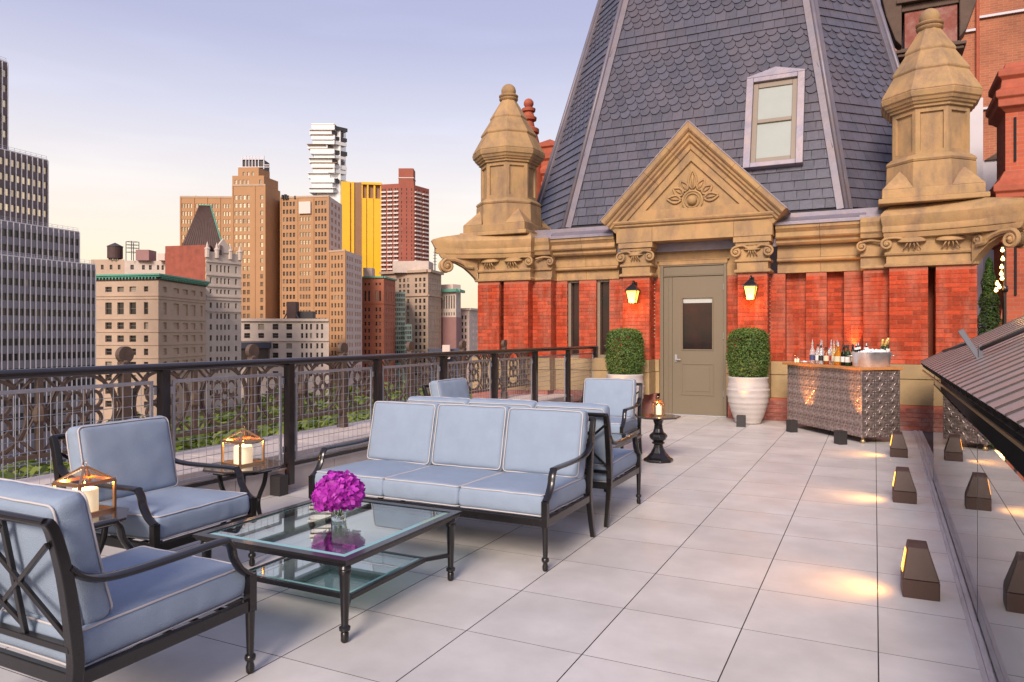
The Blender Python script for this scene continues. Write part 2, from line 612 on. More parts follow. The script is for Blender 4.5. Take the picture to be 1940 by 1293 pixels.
full = tile_mesh(TX, TY)
cut_right = tile_mesh(0.62, TY)
cut_left = tile_mesh(0.08, TY)
for i in range(-8, 1):
    for j in range(-7, 16):
        if i == 0:
            me = cut_right
        else:
            me = full
        x, y = XJ + i * TX, YJ + j * TY
        o = link_mesh("tile", me, floor_e)
        o.location = (x, y, 0)
for j in range(-7, 16):
    o = link_mesh("tile", cut_left, floor_e)
    o.location = (XJ - 8 * TX - 0.08, YJ + j * TY, 0)

# ---- curb under the railing, drip edge and planted ledge beyond
def railx(y):
    return -4.87 + 0.018 * (y - 2.68)


kt = thing("terrace_curb", "low grey clad curb running under the wire mesh railing", "curb", (-4.87, -3, 0))
y = -2.9
while y < 12.7:
    y2 = min(y + 1.24, 12.8)
    mb = MB()
    xa, xb = railx(y) - 0.02, railx(y2) - 0.02
    mb.prism([(xa, y + .003), (xb, y2 - .003), (xb - .16, y2 - .003), (xa - .16, y + .003)], -0.02, 0.205)
    mb.build("curb_panel", M['curb'], kt, bevel=0.003, world_space=True)
    y = y2
mb = MB()
mb.prism([(railx(-2.9) + .004, -2.9), (railx(12.8) + .004, 12.8), (railx(12.8) - .185, 12.8), (railx(-2.9) - .185, -2.9)], 0.207, 0.226)
mb.build("drip_edge", M['galv'], kt, bevel=0.002, world_space=True)

lt = thing("parapet_ledge", "wide pale stone ledge between the mesh railing and the cast iron balustrade", "ledge", (-5.5, -3, 0))
y = -3.0
while y < 14.2:
    mb = MB()
    mb.box(-6.06, y + .004, 0.10, -5.065, y + 1.12, 0.30)
    mb.build("coping_stone", M['coping'], lt, bevel=0.006, world_space=True)
    y += 1.125

# ---- railing
rt = thing("mesh_railing", "dark handrail with square posts and galvanised wire mesh infill along the terrace edge", "railing", (-4.87, -2, 0))
PY = [3.83 + 1.311 * k for k in range(-4, 8)]
mb = MB()
mb.box(-0.034, -0.034, 0.065, 0.034, 0.034, 1.178)
mb.box(-0.045, -0.05, 0.065, -0.036, 0.05, 0.24)
post_me = mb.mesh("post", M['rail'])
for yy in PY:
    o = link_mesh("post", post_me, rt, True)
    o.matrix_basis = Matrix.Translation((railx(yy), yy, 0))
    mb = MB()
hp = []
ya, yb = PY[0] - 0.6, PY[-1] + 0.03
mb.tube([(railx(ya), ya, 1.192), (railx(yb), yb, 1.192)], 0.037, 8, flat=(1.25, 0.9), up=(0, 0, 1))
mb.build("handrail", M['rail'], rt, smooth=False, bevel=0.006, world_space=True)
mb = MB()
mb.bar((railx(ya) - 0.01, ya, 0.245), (railx(yb) - 0.01, yb, 0.245), 0.045, 0.03)
mb.build("bottom_rail", M['rail'], rt, world_space=True)


def mesh_panel(parent, y0, y1, gx):
    L_ = y1 - y0
    z0, z1 = 0.278, 1.092
    fr = MB()
    t = 0.026
    fr.box(gx - .008, y0, z0, gx + .008, y0 + t, z1)
    fr.box(gx - .008, y1 - t, z0, gx + .008, y1, z1)
    fr.box(gx - .008, y0 + t, z1 - t, gx + .008, y1 - t, z1)
    fr.box(gx - .008, y0 + t, z0, gx + .008, y1 - t, z0 + t)
    for yy in (y0 - 0.028, y1 - 0.002):
        for zz in (0.36, 0.985):
            fr.box(gx - .012, yy, zz, gx + .012, yy + 0.03, zz + 0.055)
    p = fr.build("mesh_frame", M['galv'], parent, bevel=0.003, world_space=True)
    w = MB()
    n = int(round((L_ - 2 * t) / 0.0755))
    for k in range(1, n):
        yy = y0 + t + (L_ - 2 * t) * k / n
        w.tube([(gx + .0028, yy, z0 + t * .5), (gx + .0028, yy, z1 - t * .5)], 0.0026, 4)
    n = 10
    for k in range(1, n):
        zz = z0 + t + (z1 - z0 - 2 * t) * k / n
        w.tube([(gx - .0028, y0 + t * .5, zz), (gx - .0028, y1 - t * .5, zz)], 0.0026, 4)
    o = w.build("wire_mesh", M['galv'], p, world_space=True)


for k in range(len(PY) - 1):
    gx = railx((PY[k] + PY[k + 1]) / 2) - 0.012
    mesh_panel(rt, PY[k] + 0.075, PY[k + 1] - 0.075, gx)

# ---- cast iron balustrade on the ledge
bt = thing("cast_iron_balustrade", "brown cast iron balustrade of rings, rosettes and round topped posts beyond the mesh railing", "balustrade", (-5.85, -2, 0.3))
Q = 5.85
BY = [Q * (0.723 + 0.2495 * k) for k in range(-4, 8)]
bay = Q * 0.2495
mb = MB()
mb.box(-0.05, -0.05, 0.0, 0.05, 0.05, 0.12)
mb.box(-0.036, -0.036, 0.12, 0.036, 0.036, 0.90)
mb.lathe([(0.03, 0.88), (0.045, 0.90), (0.03, 0.92)], 10)
mb.extr(arc(0, 0.965, 0.072, 0, 360, 20)[:-1], (0.026, 0, 0), (0, 1, 0), (0, 0, 1), (-0.052, 0, 0))
fpost = mb.mesh("finial_post", M['iron'])
for yy in BY:
    link_mesh("finial_post", fpost, bt, False, Matrix.Translation((0, yy + 2, 0)))
ya, yb = BY[0], BY[-1]
for nm, zz, h in (("top_rail", 0.845, 0.05), ("base_rail", 0.195, 0.035)):
    mb = MB()
    mb.box(-5.85 - .03, ya, 0.3 + zz - h / 2, -5.85 + .03, yb, 0.3 + zz + h / 2)
    mb.build(nm, M['iron'], bt, world_space=True, bevel=0.006)


def flat_ring(m, cy, cz, r, t, n=28, ry=None, d=0.022, a0=0, a1=360):
    closed = (a1 - a0) >= 360
    pts = arc(cy, cz, r, a0, a1, n, ry)
    if closed:
        pts = pts[:-1]
    m.tube([(0, a, b) for a, b in pts], t, 4, closed=closed, flat=(1, 1), up=(1, 0, 0))


hb = bay / 2 - 0.0
mb = MB()
zc = 0.52
cy = hb / 2
flat_ring(mb, cy, zc, 0.275, 0.017, ry=0.285)
for a in range(0, 360, 90):                                   # rosette: four looped petals and a hub ring
    ca, sa = cos(radians(a + 45)), sin(radians(a + 45))
    flat_ring(mb, cy + 0.115 * ca, zc + 0.115 * sa, 0.068, 0.016, n=14)
    mb.tube([(0, cy + 0.18 * ca, zc + 0.18 * sa), (0, cy + 0.275 * ca, zc + 0.275 * sa)], 0.015, 4)
    ca, sa = cos(radians(a)), sin(radians(a))
    mb.tube([(0, cy + 0.05 * ca, zc + 0.05 * sa), (0, cy + 0.17 * ca, zc + 0.17 * sa)], [0.026, 0.010], 4)
flat_ring(mb, cy, zc, 0.05, 0.018, n=12)
for sy in (0, 1):                                             # arcs that spring to the corners, chevrons under the rail
    yy = 0.03 if sy == 0 else hb - 0.03
    s = 1 if sy == 0 else -1
    mb.tube([(0, yy, 0.82), (0, yy + s * 0.10, 0.72), (0, yy + s * 0.045, 0.60), (0, yy, 0.52)], 0.016, 4)
    mb.tube([(0, yy, 0.22), (0, yy + s * 0.10, 0.32), (0, yy + s * 0.045, 0.44), (0, yy, 0.52)], 0.016, 4)
    mb.tube([(0, yy + s * 0.07, 0.83), (0, yy + s * 0.15, 0.745), (0, yy + s * 0.23, 0.83)], 0.015, 4)
    mb.tube([(0, yy + s * 0.07, 0.21), (0, yy + s * 0.15, 0.295), (0, yy + s * 0.23, 0.21)], 0.015, 4)
orn = mb.mesh("ornamental_panel", M['iron'])
mb = MB()
mb.box(-0.022, -0.022, 0.21, 0.022, 0.022, 0.83)
mb.lathe([(0.024, 0.44), (0.055, 0.47), (0.062, 0.52), (0.055, 0.57), (0.024, 0.60)], 8)
mid = mb.mesh("mid_baluster", M['iron'])
for yy in BY[:-1]:
    for h in (0, 1):
        link_mesh("ornamental_panel", orn, bt, False, Matrix.Translation((0, yy + h * hb + 2, 0)))
    link_mesh("mid_baluster", mid, bt, False, Matrix.Translation((0, yy + hb + 2, 0)))

# ---- right edge: timber sill, frameless glass panes, ribbed steel roof
SK = -0.0125
st = thing("timber_sill", "grooved weathered timber strip on the floor beside the glass balustrade", "sill", (0.409, 0, 0), SK)
for k, (xa, xb, h) in enumerate(((-0.050, -0.029, 0.008), (-0.0275, -0.004, 0.012), (0.018, 0.040, 0.012), (0.0415, 0.066, 0.008))):
    y = -0.4
    while y < 12.45:
        y2 = min(y + 3.1, 12.5)
        mb = MB()
        mb.box(xa, y + .002, 0.0008, xb, y2 - .002, h)
        mb.build("plank", M['oldwood'], st, bevel=0.002)
        y = y2

for k, (ya, yb) in enumerate(((0.4, 4.34), (4.352, 8.2))):
    gt = thing("glass_balustrade", ("frameless glass pane nearest the camera on the right edge" if k == 0 else "frameless glass pane on the right edge nearest the bar cart"), "glass panel", (0.409 - SK * ya, ya, 0), SK, "glass balustrade panes")
    mb = MB()
    mb.box(0, 0, 0.003, 0.012, yb - ya, 0.955)
    mb.build("pane", M['balustrade_glass'], gt)
    mb = MB()
    e_ = 0.014 if k else 0.010
    mb.box(-0.001, yb - ya + .001, 0.003, 0.013, yb - ya + e_, 0.955)
    mb.build("edge_strip", M['rail'], gt)
dk = thing("reflection_backing", "near-black backing added behind the glass to strengthen its reflections", "wall", (0.9, 0, 0))
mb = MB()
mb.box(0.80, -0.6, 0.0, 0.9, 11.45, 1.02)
mb.build("backing_panel", M['dark_room'], dk, world_space=True)  # dark backing added so the panes reflect clearly

lr = thing("ribbed_roof", "sloping ribbed brown steel roof with open pan ends above the glass on the right", "roof", (0.62, 5, 1.0))
slope = 0.52
sl = Vector((1, 0, slope)).normalized()
nn = Vector((-slope, 0, 1)).normalized()
yb_ = Vector((0, 1, 0))
E0 = Vector((0.60, 0, 0.985))
run = 3.0
pw = 0.335
ys = []
y = 11.55
while y > -0.4:
    ys.append(y)
    y -= pw
mb = MB()
mb.fbox((E0.x - 0.012, 11.6, E0.z - 0.055), (0, -12.2, 0), (0.012, 0, 0), (0, 0, 0.02))
mb.build("drip_trim", M['brass'], lr, world_space=True)
for y in ys:
    mb = MB()
    # hollow box pan: top sheet, two side webs, bottom sheet, open at the eave
    a = E0 + Vector((0, y, 0))
    t = 0.004
    w = pw - 0.040
    hh = 0.075
    mb.fbox(a + nn * hh, yb_ * -w, sl * run, nn * t)
    mb.build("roof_panel", M['roofmetal'], lr, world_space=True)
    mb = MB()
    mb.fbox(a + nn * 0.0, yb_ * -t, sl * run, nn * hh)
    mb.fbox(a - yb_ * (w - t), yb_ * -t, sl * run, nn * hh)
    mb.fbox(a - nn * t, yb_ * -w, sl * run, nn * t)
    mb.fbox(a - yb_ * (w + .002) + nn * (hh - 0.012), yb_ * -(pw - w - .004), sl * run, nn * 0.024)
    mb.build("rib", M['roofrib'], lr, world_space=True)
mb = MB()
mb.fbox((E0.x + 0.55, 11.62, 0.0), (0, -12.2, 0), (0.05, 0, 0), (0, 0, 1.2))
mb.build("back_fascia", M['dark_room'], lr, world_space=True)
mb = MB()
mb.fbox(E0 + Vector((0, 11.555, 0)), yb_ * 0.02, sl * run, nn * 0.09)
mb.build("verge_trim", M['roofrib'], lr, world_space=True)

ac = thing("vent_arm", "grey steel actuator arm with a long rod standing on the ribbed roof", "actuator", (0.9, 8.2, 1.18))
mb = MB()
mb.box(-0.02, -0.035, -0.02, 0.015, 0.0, 0.155)
mb.box(-0.03, -0.05, -0.03, 0.03, 0.02, -0.015)
mb.build("bracket", M['steel'], ac, bevel=0.003)
mb = MB()
mb.bar((-0.16, 0.05, 0.30), (0.01, -0.01, -0.0), 0.05, 0.035, (0, 1, 0))
mb.build("lever", M['steel'], ac, bevel=0.004)
mb = MB()
mb.tube([(0.0, -0.03, 0.125), (0.65, -0.55, 0.50)], 0.020, 8)
mb.tube([(-0.28, 0.35, 0.09), (-0.10, 0.1, 0.17)], 0.014, 6)
mb.build("rod", M['roofrib'], ac, smooth=True)

# ---- path lights
def path_light_parts():
    body = MB()
    w = 0.09
    body.box(-w, -w, 0, w, w, 0.098)
    body2 = MB()
    b0, b1, z0, z1 = w, 0.052, 0.101, 0.285
    v = [(-b0, -b0, z0), (b0, -b0, z0), (b0, b0, z0), (-b0, b0, z0), (-b1 - .012, -b1, z1 - .02), (b1 - .012, -b1, z1 - .02), (b1 - .012, b1, z1 - .02), (-b1 - .012, b1, z1 - .02),
         (-b1 - .008, -b1 + .03, z1), (b1 - .016, -b1 + .03, z1), (b1 - .016, b1 - .01, z1 + .006), (-b1 - .008, b1 - .01, z1 + .006)]
    body2.add(v, [(0, 3, 2, 1), (0, 1, 5, 4), (1, 2, 6, 5), (2, 3, 7, 6), (3, 0, 4, 7), (4, 5, 9, 8), (5, 6, 10, 9), (6, 7, 11, 10), (7, 4, 8, 11), (8, 9, 10, 11)])
    slot = MB()
    # glowing window set in the left face
    d = Vector((-b1 - .012 + b0, 0, z1 - .02 - z0))
    base = Vector((-b0, 0, z0))
    nrm = Vector((-d.z, 0, d.x)).normalized()
    lo, hi = base + d * 0.16 + nrm * .003, base + d * 0.9 + nrm * .003
    slot.quad(lo + Vector((0, -0.055, 0)), lo + Vector((0, 0.055, 0)), hi + Vector((0, 0.038, 0)), hi + Vector((0, -0.038, 0)))
    return body.mesh("base", M['corten']), body2.mesh("hood", M['corten']), slot.mesh("light_window", M['slotglow'])


PB, PH, PS = path_light_parts()
WARM = (1.0, 0.38, 0.085)


def spot(name, parent, loc, target, power, size=70, blend=0.6, col=WARM, r=0.03):
    l = bpy.data.lights.new(name, 'SPOT')
    l.energy = power
    l.spot_size = radians(size)
    l.spot_blend = blend
    l.color = col
    l.shadow_soft_size = r
    o = bpy.data.objects.new(name, l)
    COL.objects.link(o)
    o.parent = parent
    o.location = loc
    o.rotation_euler = (Vector(target) - Vector(loc)).to_track_quat('-Z', 'Y').to_euler()
    return o


def point(name, parent, loc, power, col=WARM, r=0.02):
    l = bpy.data.lights.new(name, 'POINT')
    l.energy = power
    l.color = col
    l.shadow_soft_size = r
    o = bpy.data.objects.new(name, l)
    COL.objects.link(o)
    o.parent = parent
    o.location = loc
    return o


for k, (x, y, rz, lab) in enumerate(((0.225, 4.66, 0.03, "brown tapered path light on the floor, nearest the camera"),
                                     (0.230, 7.18, 0.02, "brown tapered path light on the floor, middle one of three beside the timber strip"),
                                     (0.255, 9.77, 0.02, "brown tapered path light on the floor, closest to the bar cart"))):
    p = thing("path_light", lab, "path light", (x, y, 0), rz, "path lights along the glass edge")
    b = link_mesh("base", PB, p)
    h = link_mesh("hood", PH, p)
    for q in (b, h):
        bv = q.modifiers.new("bevel", 'BEVEL')
        bv.width = 0.004
    link_mesh("light_window", PS, p)
    spot("lamp", p, (-0.13, 0, 0.20), (-0.46, 0.0, 0.0), 8.0, 118, 1.0, (1.0, 0.44, 0.10), 0.05)

# black up-lights
UP = MB()
UP.box(-0.065, -0.055, 0.0, 0.065, 0.055, 0.175)
UP.box(-0.055, -0.045, 0.175, 0.055, 0.045, 0.178)
UPM = UP.mesh("housing", M['blackbox'])


def uplight(x, y, rz, lab, target, power, size=60, z=0.0):
    p = thing("uplight", lab, "uplight", (x, y, z), rz, "black box uplights on the terrace floor")
    q = link_mesh("housing", UPM, p)
    bv = q.modifiers.new("bevel", 'BEVEL')
    bv.width = 0.004
    tl = Matrix.Rotation(-rz, 3, 'Z') @ (Vector(target) - Vector((x, y, z)))
    spot("lamp", p, (0, 0, 0.185), tl, power, size, 0.8)
    return p


uplight(-1.86, 11.80, 0.05, "small black box uplight in front of the white planter right of the door", (-1.84, 11.985, 0.88), 17, 42)
uplight(-1.09, 11.50, radians(-54), "black box uplight at the left end of the bar cart", (-0.86, 11.67, 0.7), 48, 55)
uplight(-0.40, 10.52, radians(-54), "black box uplight in front of the middle of the bar cart", (-0.17, 10.69, 0.7), 48, 55)
uplight(-4.80, 4.98, 0.0, "large black box fixture against the curb behind the octagonal side table", (-4.85, 6.0, 0.6), 0.5, 70)
uplight(-0.27, 12.945, 0.0, "black box uplight on the stone ledge behind the ice tub", (-0.50, 12.88, 2.95), 34, 74, 0.987)
# ================================================================== BRICK TOWER PAVILION
XC = -2.82
tower = thing("brick_tower", "red brick and sandstone rooftop pavilion with steep slate roof, pediment and corner turrets", "tower", (XC, 13.0, 0))


def TB(mb, name, m, parent=tower, **k):
    return mb.build(name, m, parent, world_space=True, **k)


# ---- brickwork: mortar backing, then every brick proud of it
BW, BH, CO = 0.203, 0.059, 0.067
brick_me = {}
loose = MB()
n_brick = [0]
rects = []      # (x0, x1, z0, z1, Y, priority)
ZB, ZT = 0.985, 2.45
P0, P1, PW, PP = 12.55, 12.75, 13.0, 12.62
rects += [(-4.03, -3.545, ZB, ZT, PP, 0), (-2.045, -1.575, ZB, ZT, PP, 0)]
rects += [(-3.545 + .0, -3.44, ZB, ZT, 12.98, 1), (-2.28, -2.06, ZB, ZT, 12.98, 1)]
rects += [(-1.575, -1.335, ZB, ZT, PW, 1), (-1.015, -0.70, ZB, ZT, PW, 1), (-0.445, -0.12, ZB, ZT, PW, 1)]
rects += [(-0.16, 0.20, ZB, ZT, P1, 2), (0.20, 0.715, ZB, ZT, P0, 2), (0.815, 1.335, ZB, ZT, P0, 2)]
rects += [(-4.41, -4.03, ZB, ZT, PW, 3), (-5.01, -4.665, ZB, ZT, PW, 3), (-5.56, -5.25, ZB, ZT, PW, 3)]
rects += [(-5.86, -5.48, ZB, ZT, P1, 4), (-6.38, -5.86, ZB, ZT, P0, 4), (-6.95, -6.47, ZB, ZT, P0, 4)]
# recessed niches
rects += [(-1.335, -1.015, ZB, 2.47, 13.16, 3), (-0.70, -0.445, ZB, 2.47, 13.16, 3)]
back = MB()
for (x0, x1, z0, z1, Y, pr) in rects:
    d = 0.30 if pr not in (3, 4) else 0.34
    back.box(x0 + .0015, Y + 0.006, z0, x1 - .0015, Y + d + pr * 0.0013, z1 + 0.002)
tag(TB(back, "mortar_bed", M['mortar']), None, kind="stuff")
for bx_ in ((-6.94, 12.88, -6.48, 14.6), (-6.37, 12.9, -6.0, 14.6), (0.30, 12.9, 0.705, 14.6), (0.825, 12.88, 1.33, 14.6), (-6.479, 13.2, -6.371, 13.4), (0.706, 13.2, 0.824, 13.4)):
    back = MB()
    back.box(bx_[0], bx_[1], ZB, bx_[2], bx_[3], ZT)
    TB(back, "brick_wall", M['mortar'])
rects.sort(key=lambda r: r[5])


def lay(x0, x1, z0, z1, Y, m, mesh_cache, name, limit, count, spill, course=CO, bh=BH, side=None):
    k = 0
    z = z0 + 0.004
    while z + bh <= z1 + 0.004:
        x = x0 + (0 if k % 2 == 0 else -0.106)
        while x < x1 - 0.012:
            a, b = max(x, x0 + .0015), min(x + BW, x1 - .0015)
            if b - a > 0.022:
                w = round(b - a, 3)
                jit = random.uniform(-0.0015, 0.0015)
                if count[0] < limit:
                    if w not in mesh_cache:
                        t = MB()
                        t.box(0, 0, 0, w, 0.03, bh)
                        mesh_cache[w] = t.mesh("brick", m)
                    link_mesh(name, mesh_cache[w], tower, True).matrix_basis = Matrix.Translation((a, Y - 0.003 + jit, z))
                    count[0] += 1
                else:
                    spill.box(a, Y - 0.003 + jit, z, b, Y + 0.027, z + bh)
            x += 0.211
        z += course
        k += 1


for (x0, x1, z0, z1, Y, pr) in rects:
    lay(x0, x1, z0, z1, Y, M['brick'], brick_me, "brick", 255, n_brick, loose)
# side returns (run along Y)
sides = [(-3.545, PP, 12.97, 1), (-1.575, PP, PW, 1), (-5.86, P0, P1, 1), (-5.48, P1, PW, 1), (-6.47, P0, 12.95, 1), (0.815, P0, 12.9, -1), (-4.03, PP, PW, -1), (-2.045, PP, 12.98, -1), (0.20, P0, P1, -1), (-0.16, P1, PW, -1), (-6.95, P0, 14.5, -1), (1.335, P0, 14.5, 1)]
for (X, ya, yb, s) in sides:
    k = 0
    z = ZB + 0.004
    while z + BH <= ZT + .004:
        y = ya + (0.0 if k % 2 else -0.10)
        while y < yb - .01:
            a, b = max(y, ya + .03), min(y + BW, yb)
            if b - a > 0.02:
                if s > 0:
                    loose.box(X - 0.02, a, z, X + 0.004, b, z + BH)
                else:
                    loose.box(X - 0.004, a, z, X + 0.02, b, z + BH)
            y += 0.211
        z += CO
        k += 1
o = TB(loose, "brickwork", M['brick'])
tag(o, None, kind="stuff")
# plinth of darker bricks
pl_cache, pl_spill, pl_n = {}, MB(), [0]
pb = MB()
for (x0, x1, Y) in ((-2.25, -0.16, 12.86), (-0.16, 0.20, 12.62), (0.20, 1.40, 12.42)):
    pb.box(x0, Y + .006, -0.02, x1, Y + .4, 0.375)
    lay(x0, x1, 0.0, 0.345, Y, M['plinth_brick'], pl_cache, "brick", 45, pl_n, pl_spill)
TB(pb, "plinth_wall", M['mortar'])
pb = MB()
for (x0, x1, Y) in ((-7.0, -5.86, 12.42), (-5.86, -5.5, 12.62), (-5.5, -3.50, 12.86)):
    pb.box(x0, Y, -0.02, x1, Y + .4, 0.375)
TB(pb, "plinth_wall", M['plinth_brick'])
if pl_spill.v:
    tag(TB(pl_spill, "plinth_brickwork", M['plinth_brick']), None, kind="stuff")

# ---- buff stone band in blocks
def blocks(x0, x1, z0, z1, yf, yb, n, name="stone_block", m=None, bev=0.006):
    for i in range(n):
        a, b = x0 + (x1 - x0) * i / n, x0 + (x1 - x0) * (i + 1) / n
        t = MB()
        t.box(a + .002, yf + random.uniform(-.001, .001), z0 + .002, b - .002, yb, z1 - .002)
        TB(t, name, m or M['stone_band'], bevel=bev)


segs = [(-7.02, -6.38, 12.44, 1), (-6.38, -5.84, 12.44, 1), (-5.84, -5.46, 12.64, 1), (-5.46, -4.05, 12.89, 2), (-4.05, -3.525, 12.52, 1), (-3.525, -3.45, 12.90, 1),
        (-2.285, -2.065, 12.90, 1), (-2.065, -1.555, 12.52, 1), (-1.555, -0.18, 12.89, 2), (-0.18, 0.18, 12.64, 1), (0.18, 1.40, 12.44, 2)]
for (x0, x1, Y, n) in segs:
    blocks(x0, x1, 0.375, 0.765, Y + 0.02, 13.2, n)
    blocks(x0, x1, 0.765, 0.985, Y, 13.2, n)

# ---- door
dr = thing("entrance_door", "taupe metal door with a dark glazed panel under the sandstone pediment", "door", (-2.87, 12.98, 0))
m_ = MB()
X0, X1 = -3.45, -2.285
m_.box(X0, 12.96, 0.0, X0 + 0.062, 13.12, 2.66)
m_.box(X1 - 0.05, 12.96, 0.0, X1, 13.12, 2.66)
m_.box(X0 + .062, 12.965, 2.46, X1 - .05, 13.11, 2.478)
m_.box(X0 + .062, 12.96, 2.64, X1 - .05, 13.12, 2.66)
m_.build("door_frame", M['taupe'], dr, bevel=0.004, world_space=True)
m_ = MB()
m_.box(X0 + .064, 12.985, 2.48, X1 - .052, 13.08, 2.638)
m_.build("transom_panel", M['taupe'], dr, bevel=0.003, world_space=True)
m_ = MB()
m_.box(X0 + .064, 12.99, 0.004, X0 + .215, 13.08, 2.458)
m_.box(X0 + .145, 12.982, 0.004, X0 + .155, 12.99, 2.458)
m_.build("side_panel", M['taupe'], dr, bevel=0.002, world_space=True)
lx0, lx1 = X0 + .22, X1 - .055
wx0, wx1, wz0, wz1 = lx0 + 0.185, lx1 - 0.195, 1.17, 2.07
m_ = MB()
m_.box(lx0, 12.99, 0.008, wx0, 13.06, 2.455)
m_.box(wx1, 12.99, 0.008, lx1, 13.06, 2.455)
m_.box(wx0, 12.99, wz1, wx1, 13.06, 2.455)
m_.box(wx0, 12.99, 0.008, wx1, 13.06, wz0)
leaf = m_.build("door_leaf", M['taupe'], dr, world_space=True)
m_ = MB()
f = 0.022
m_.box(wx0 - f, 12.978, wz0 - f, wx1 + f, 12.9895, wz0)
m_.box(wx0 - f, 12.978, wz1, wx1 + f, 12.9895, wz1 + f)
m_.box(wx0 - f, 12.978, wz0, wx0, 12.9895, wz1)
m_.box(wx1, 12.978, wz0, wx1 + f, 12.9895, wz1)
m_.build("window_bead", M['taupe'], leaf, bevel=0.004, world_space=True)
m_ = MB()
m_.box(wx0, 13.02, wz0, wx1, 13.028, wz1)
m_.build("glass", M['darkpane'], leaf, world_space=True)
m_ = MB()
m_.box(wx0 - .02, 13.40, wz0 - .2, wx1 + .02, 13.42, wz1 + .1)
m_.build("dark_interior", M['dark_room'], leaf, world_space=True)
m_ = MB()
m_.box(wx0 + .004, 13.012, wz1 - 0.085, wx1 - .004, 13.018, wz1)
m_.build("blind", M['white_shade'], leaf, world_space=True)
for (a, b, c_, d_) in ((wx0 - .03, wx1 + .03, 0.36, 0.93),):
    m_ = MB()
    for (x0, z0, x1, z1) in ((a, c_, b, c_ + .028), (a, d_ - .028, b, d_), (a, c_ + .028, a + .028, d_ - .028), (b - .028, c_ + .028, b, d_ - .028)):
        m_.box(x0, 12.979, z0, x1, 12.9895, z1)
    m_.box(a + .07, 12.983, c_ + .07, b - .07, 12.9895, d_ - .07)
    m_.build("raised_panel", M['taupe'], leaf, bevel=0.006, world_space=True)
m_ = MB()
m_.box(lx0 + .045, 12.975, 0.945, lx0 + .085, 12.9895, 1.075)
m_.tube([(lx0 + .065, 12.975, 0.99), (lx0 + .065, 12.935, 0.99), (lx0 + .16, 12.93, 0.987)], 0.010, 8)
m_.build("handle", M['galv'], leaf, world_space=True, smooth=True, auto=40)
for z in (0.35, 1.35, 2.2):
    m_ = MB()
    m_.lathe([(0.012, 0), (0.012, .11)], 8, (lx1 + .003, 12.975, z))
    m_.build("hinge", M['galv'], leaf, world_space=True, smooth=True, auto=40)
m_ = MB()
m_.box(X0, 12.93, 0.001, X1, 13.1, 0.02)
m_.build("threshold", M['galv'], dr, world_space=True, bevel=0.003)

# ---- sandstone above the door (recess wall)
t = MB()
t.box(-3.56, 13.0, 2.664, -2.06, 13.4, 3.06)
TB(t, "lintel_stone", M['stone'])
t = MB()
t.box(-3.47, 12.955, 2.664, -2.27, 13.0, 2.735)
t.box(-3.50, 12.945, 2.735, -2.24, 13.0, 2.75)
TB(t, "door_hood", M['stone'], bevel=0.005)
for (a, b) in ((-3.56, -3.452), (-2.283, -2.06)):
    t = MB()
    t.box(a, 12.985, 2.45, b, 13.4, 2.664)
    TB(t, "stone_block", M['stone'], bevel=0.004)

# ---- entablature over the side walls
def band(prof, x0, x1, nblk, name="cornice_stone", m=None):
    """prof: list of (y_front, z) closing at the back; extruded along X in blocks"""
    for i in range(nblk):
        a, b = x0 + (x1 - x0) * i / nblk, x0 + (x1 - x0) * (i + 1) / nblk
        t = MB()
        poly = prof + [(13.3, prof[-1][1]), (13.3, prof[0][1])]
        t.extr(poly, (a + .0015, 0, 0), (0, 1, 0), (0, 0, 1), (b - a - .003, 0, 0))
        TB(t, name, m or M['stone'], bevel=0.004)


low = [(12.985, 2.455), (12.985, 2.63)]
mould = [(12.97, 2.632), (12.90, 2.64), (12.885, 2.66), (12.90, 2.685), (12.95, 2.70)]
frieze = [(12.955, 2.702), (12.955, 2.90)]
corn = [(12.90, 2.902), (12.83, 2.91), (12.80, 2.94), (12.80, 2.985), (12.775, 3.0), (12.74, 3.005), (12.72, 3.03), (12.735, 3.10), (12.69, 3.15), (12.675, 3.16), (12.675, 3.225)]
for (a, b, n) in ((-5.50, -4.22, 2), (-1.46, -0.12, 2)):
    band(low, a, b, n)
    band(mould, a, b, 1)
    band(frieze, a, b, n)
    band(corn, a, b, n)
    # lead flashing that slopes back to the roof
    t = MB()
    t.add([(a, 12.66, 3.225), (b, 12.66, 3.225), (b, 12.655, 3.265), (a, 12.655, 3.265), (b, 13.12, 3.46), (a, 13.12, 3.46), (b, 13.12, 3.2), (a, 13.12, 3.2)],
          [(0, 1, 2, 3), (3, 2, 4, 5), (5, 4, 6, 7), (0, 7, 6, 1), (0, 3, 5, 7), (1, 6, 4, 2)])
    TB(t, "lead_flashing", M['lead'], bevel=0.008)
    t = MB()
    t.box(a, 12.648, 3.215, b, 12.656, 3.25)
    TB(t, "lead_flashing", M['lead'])

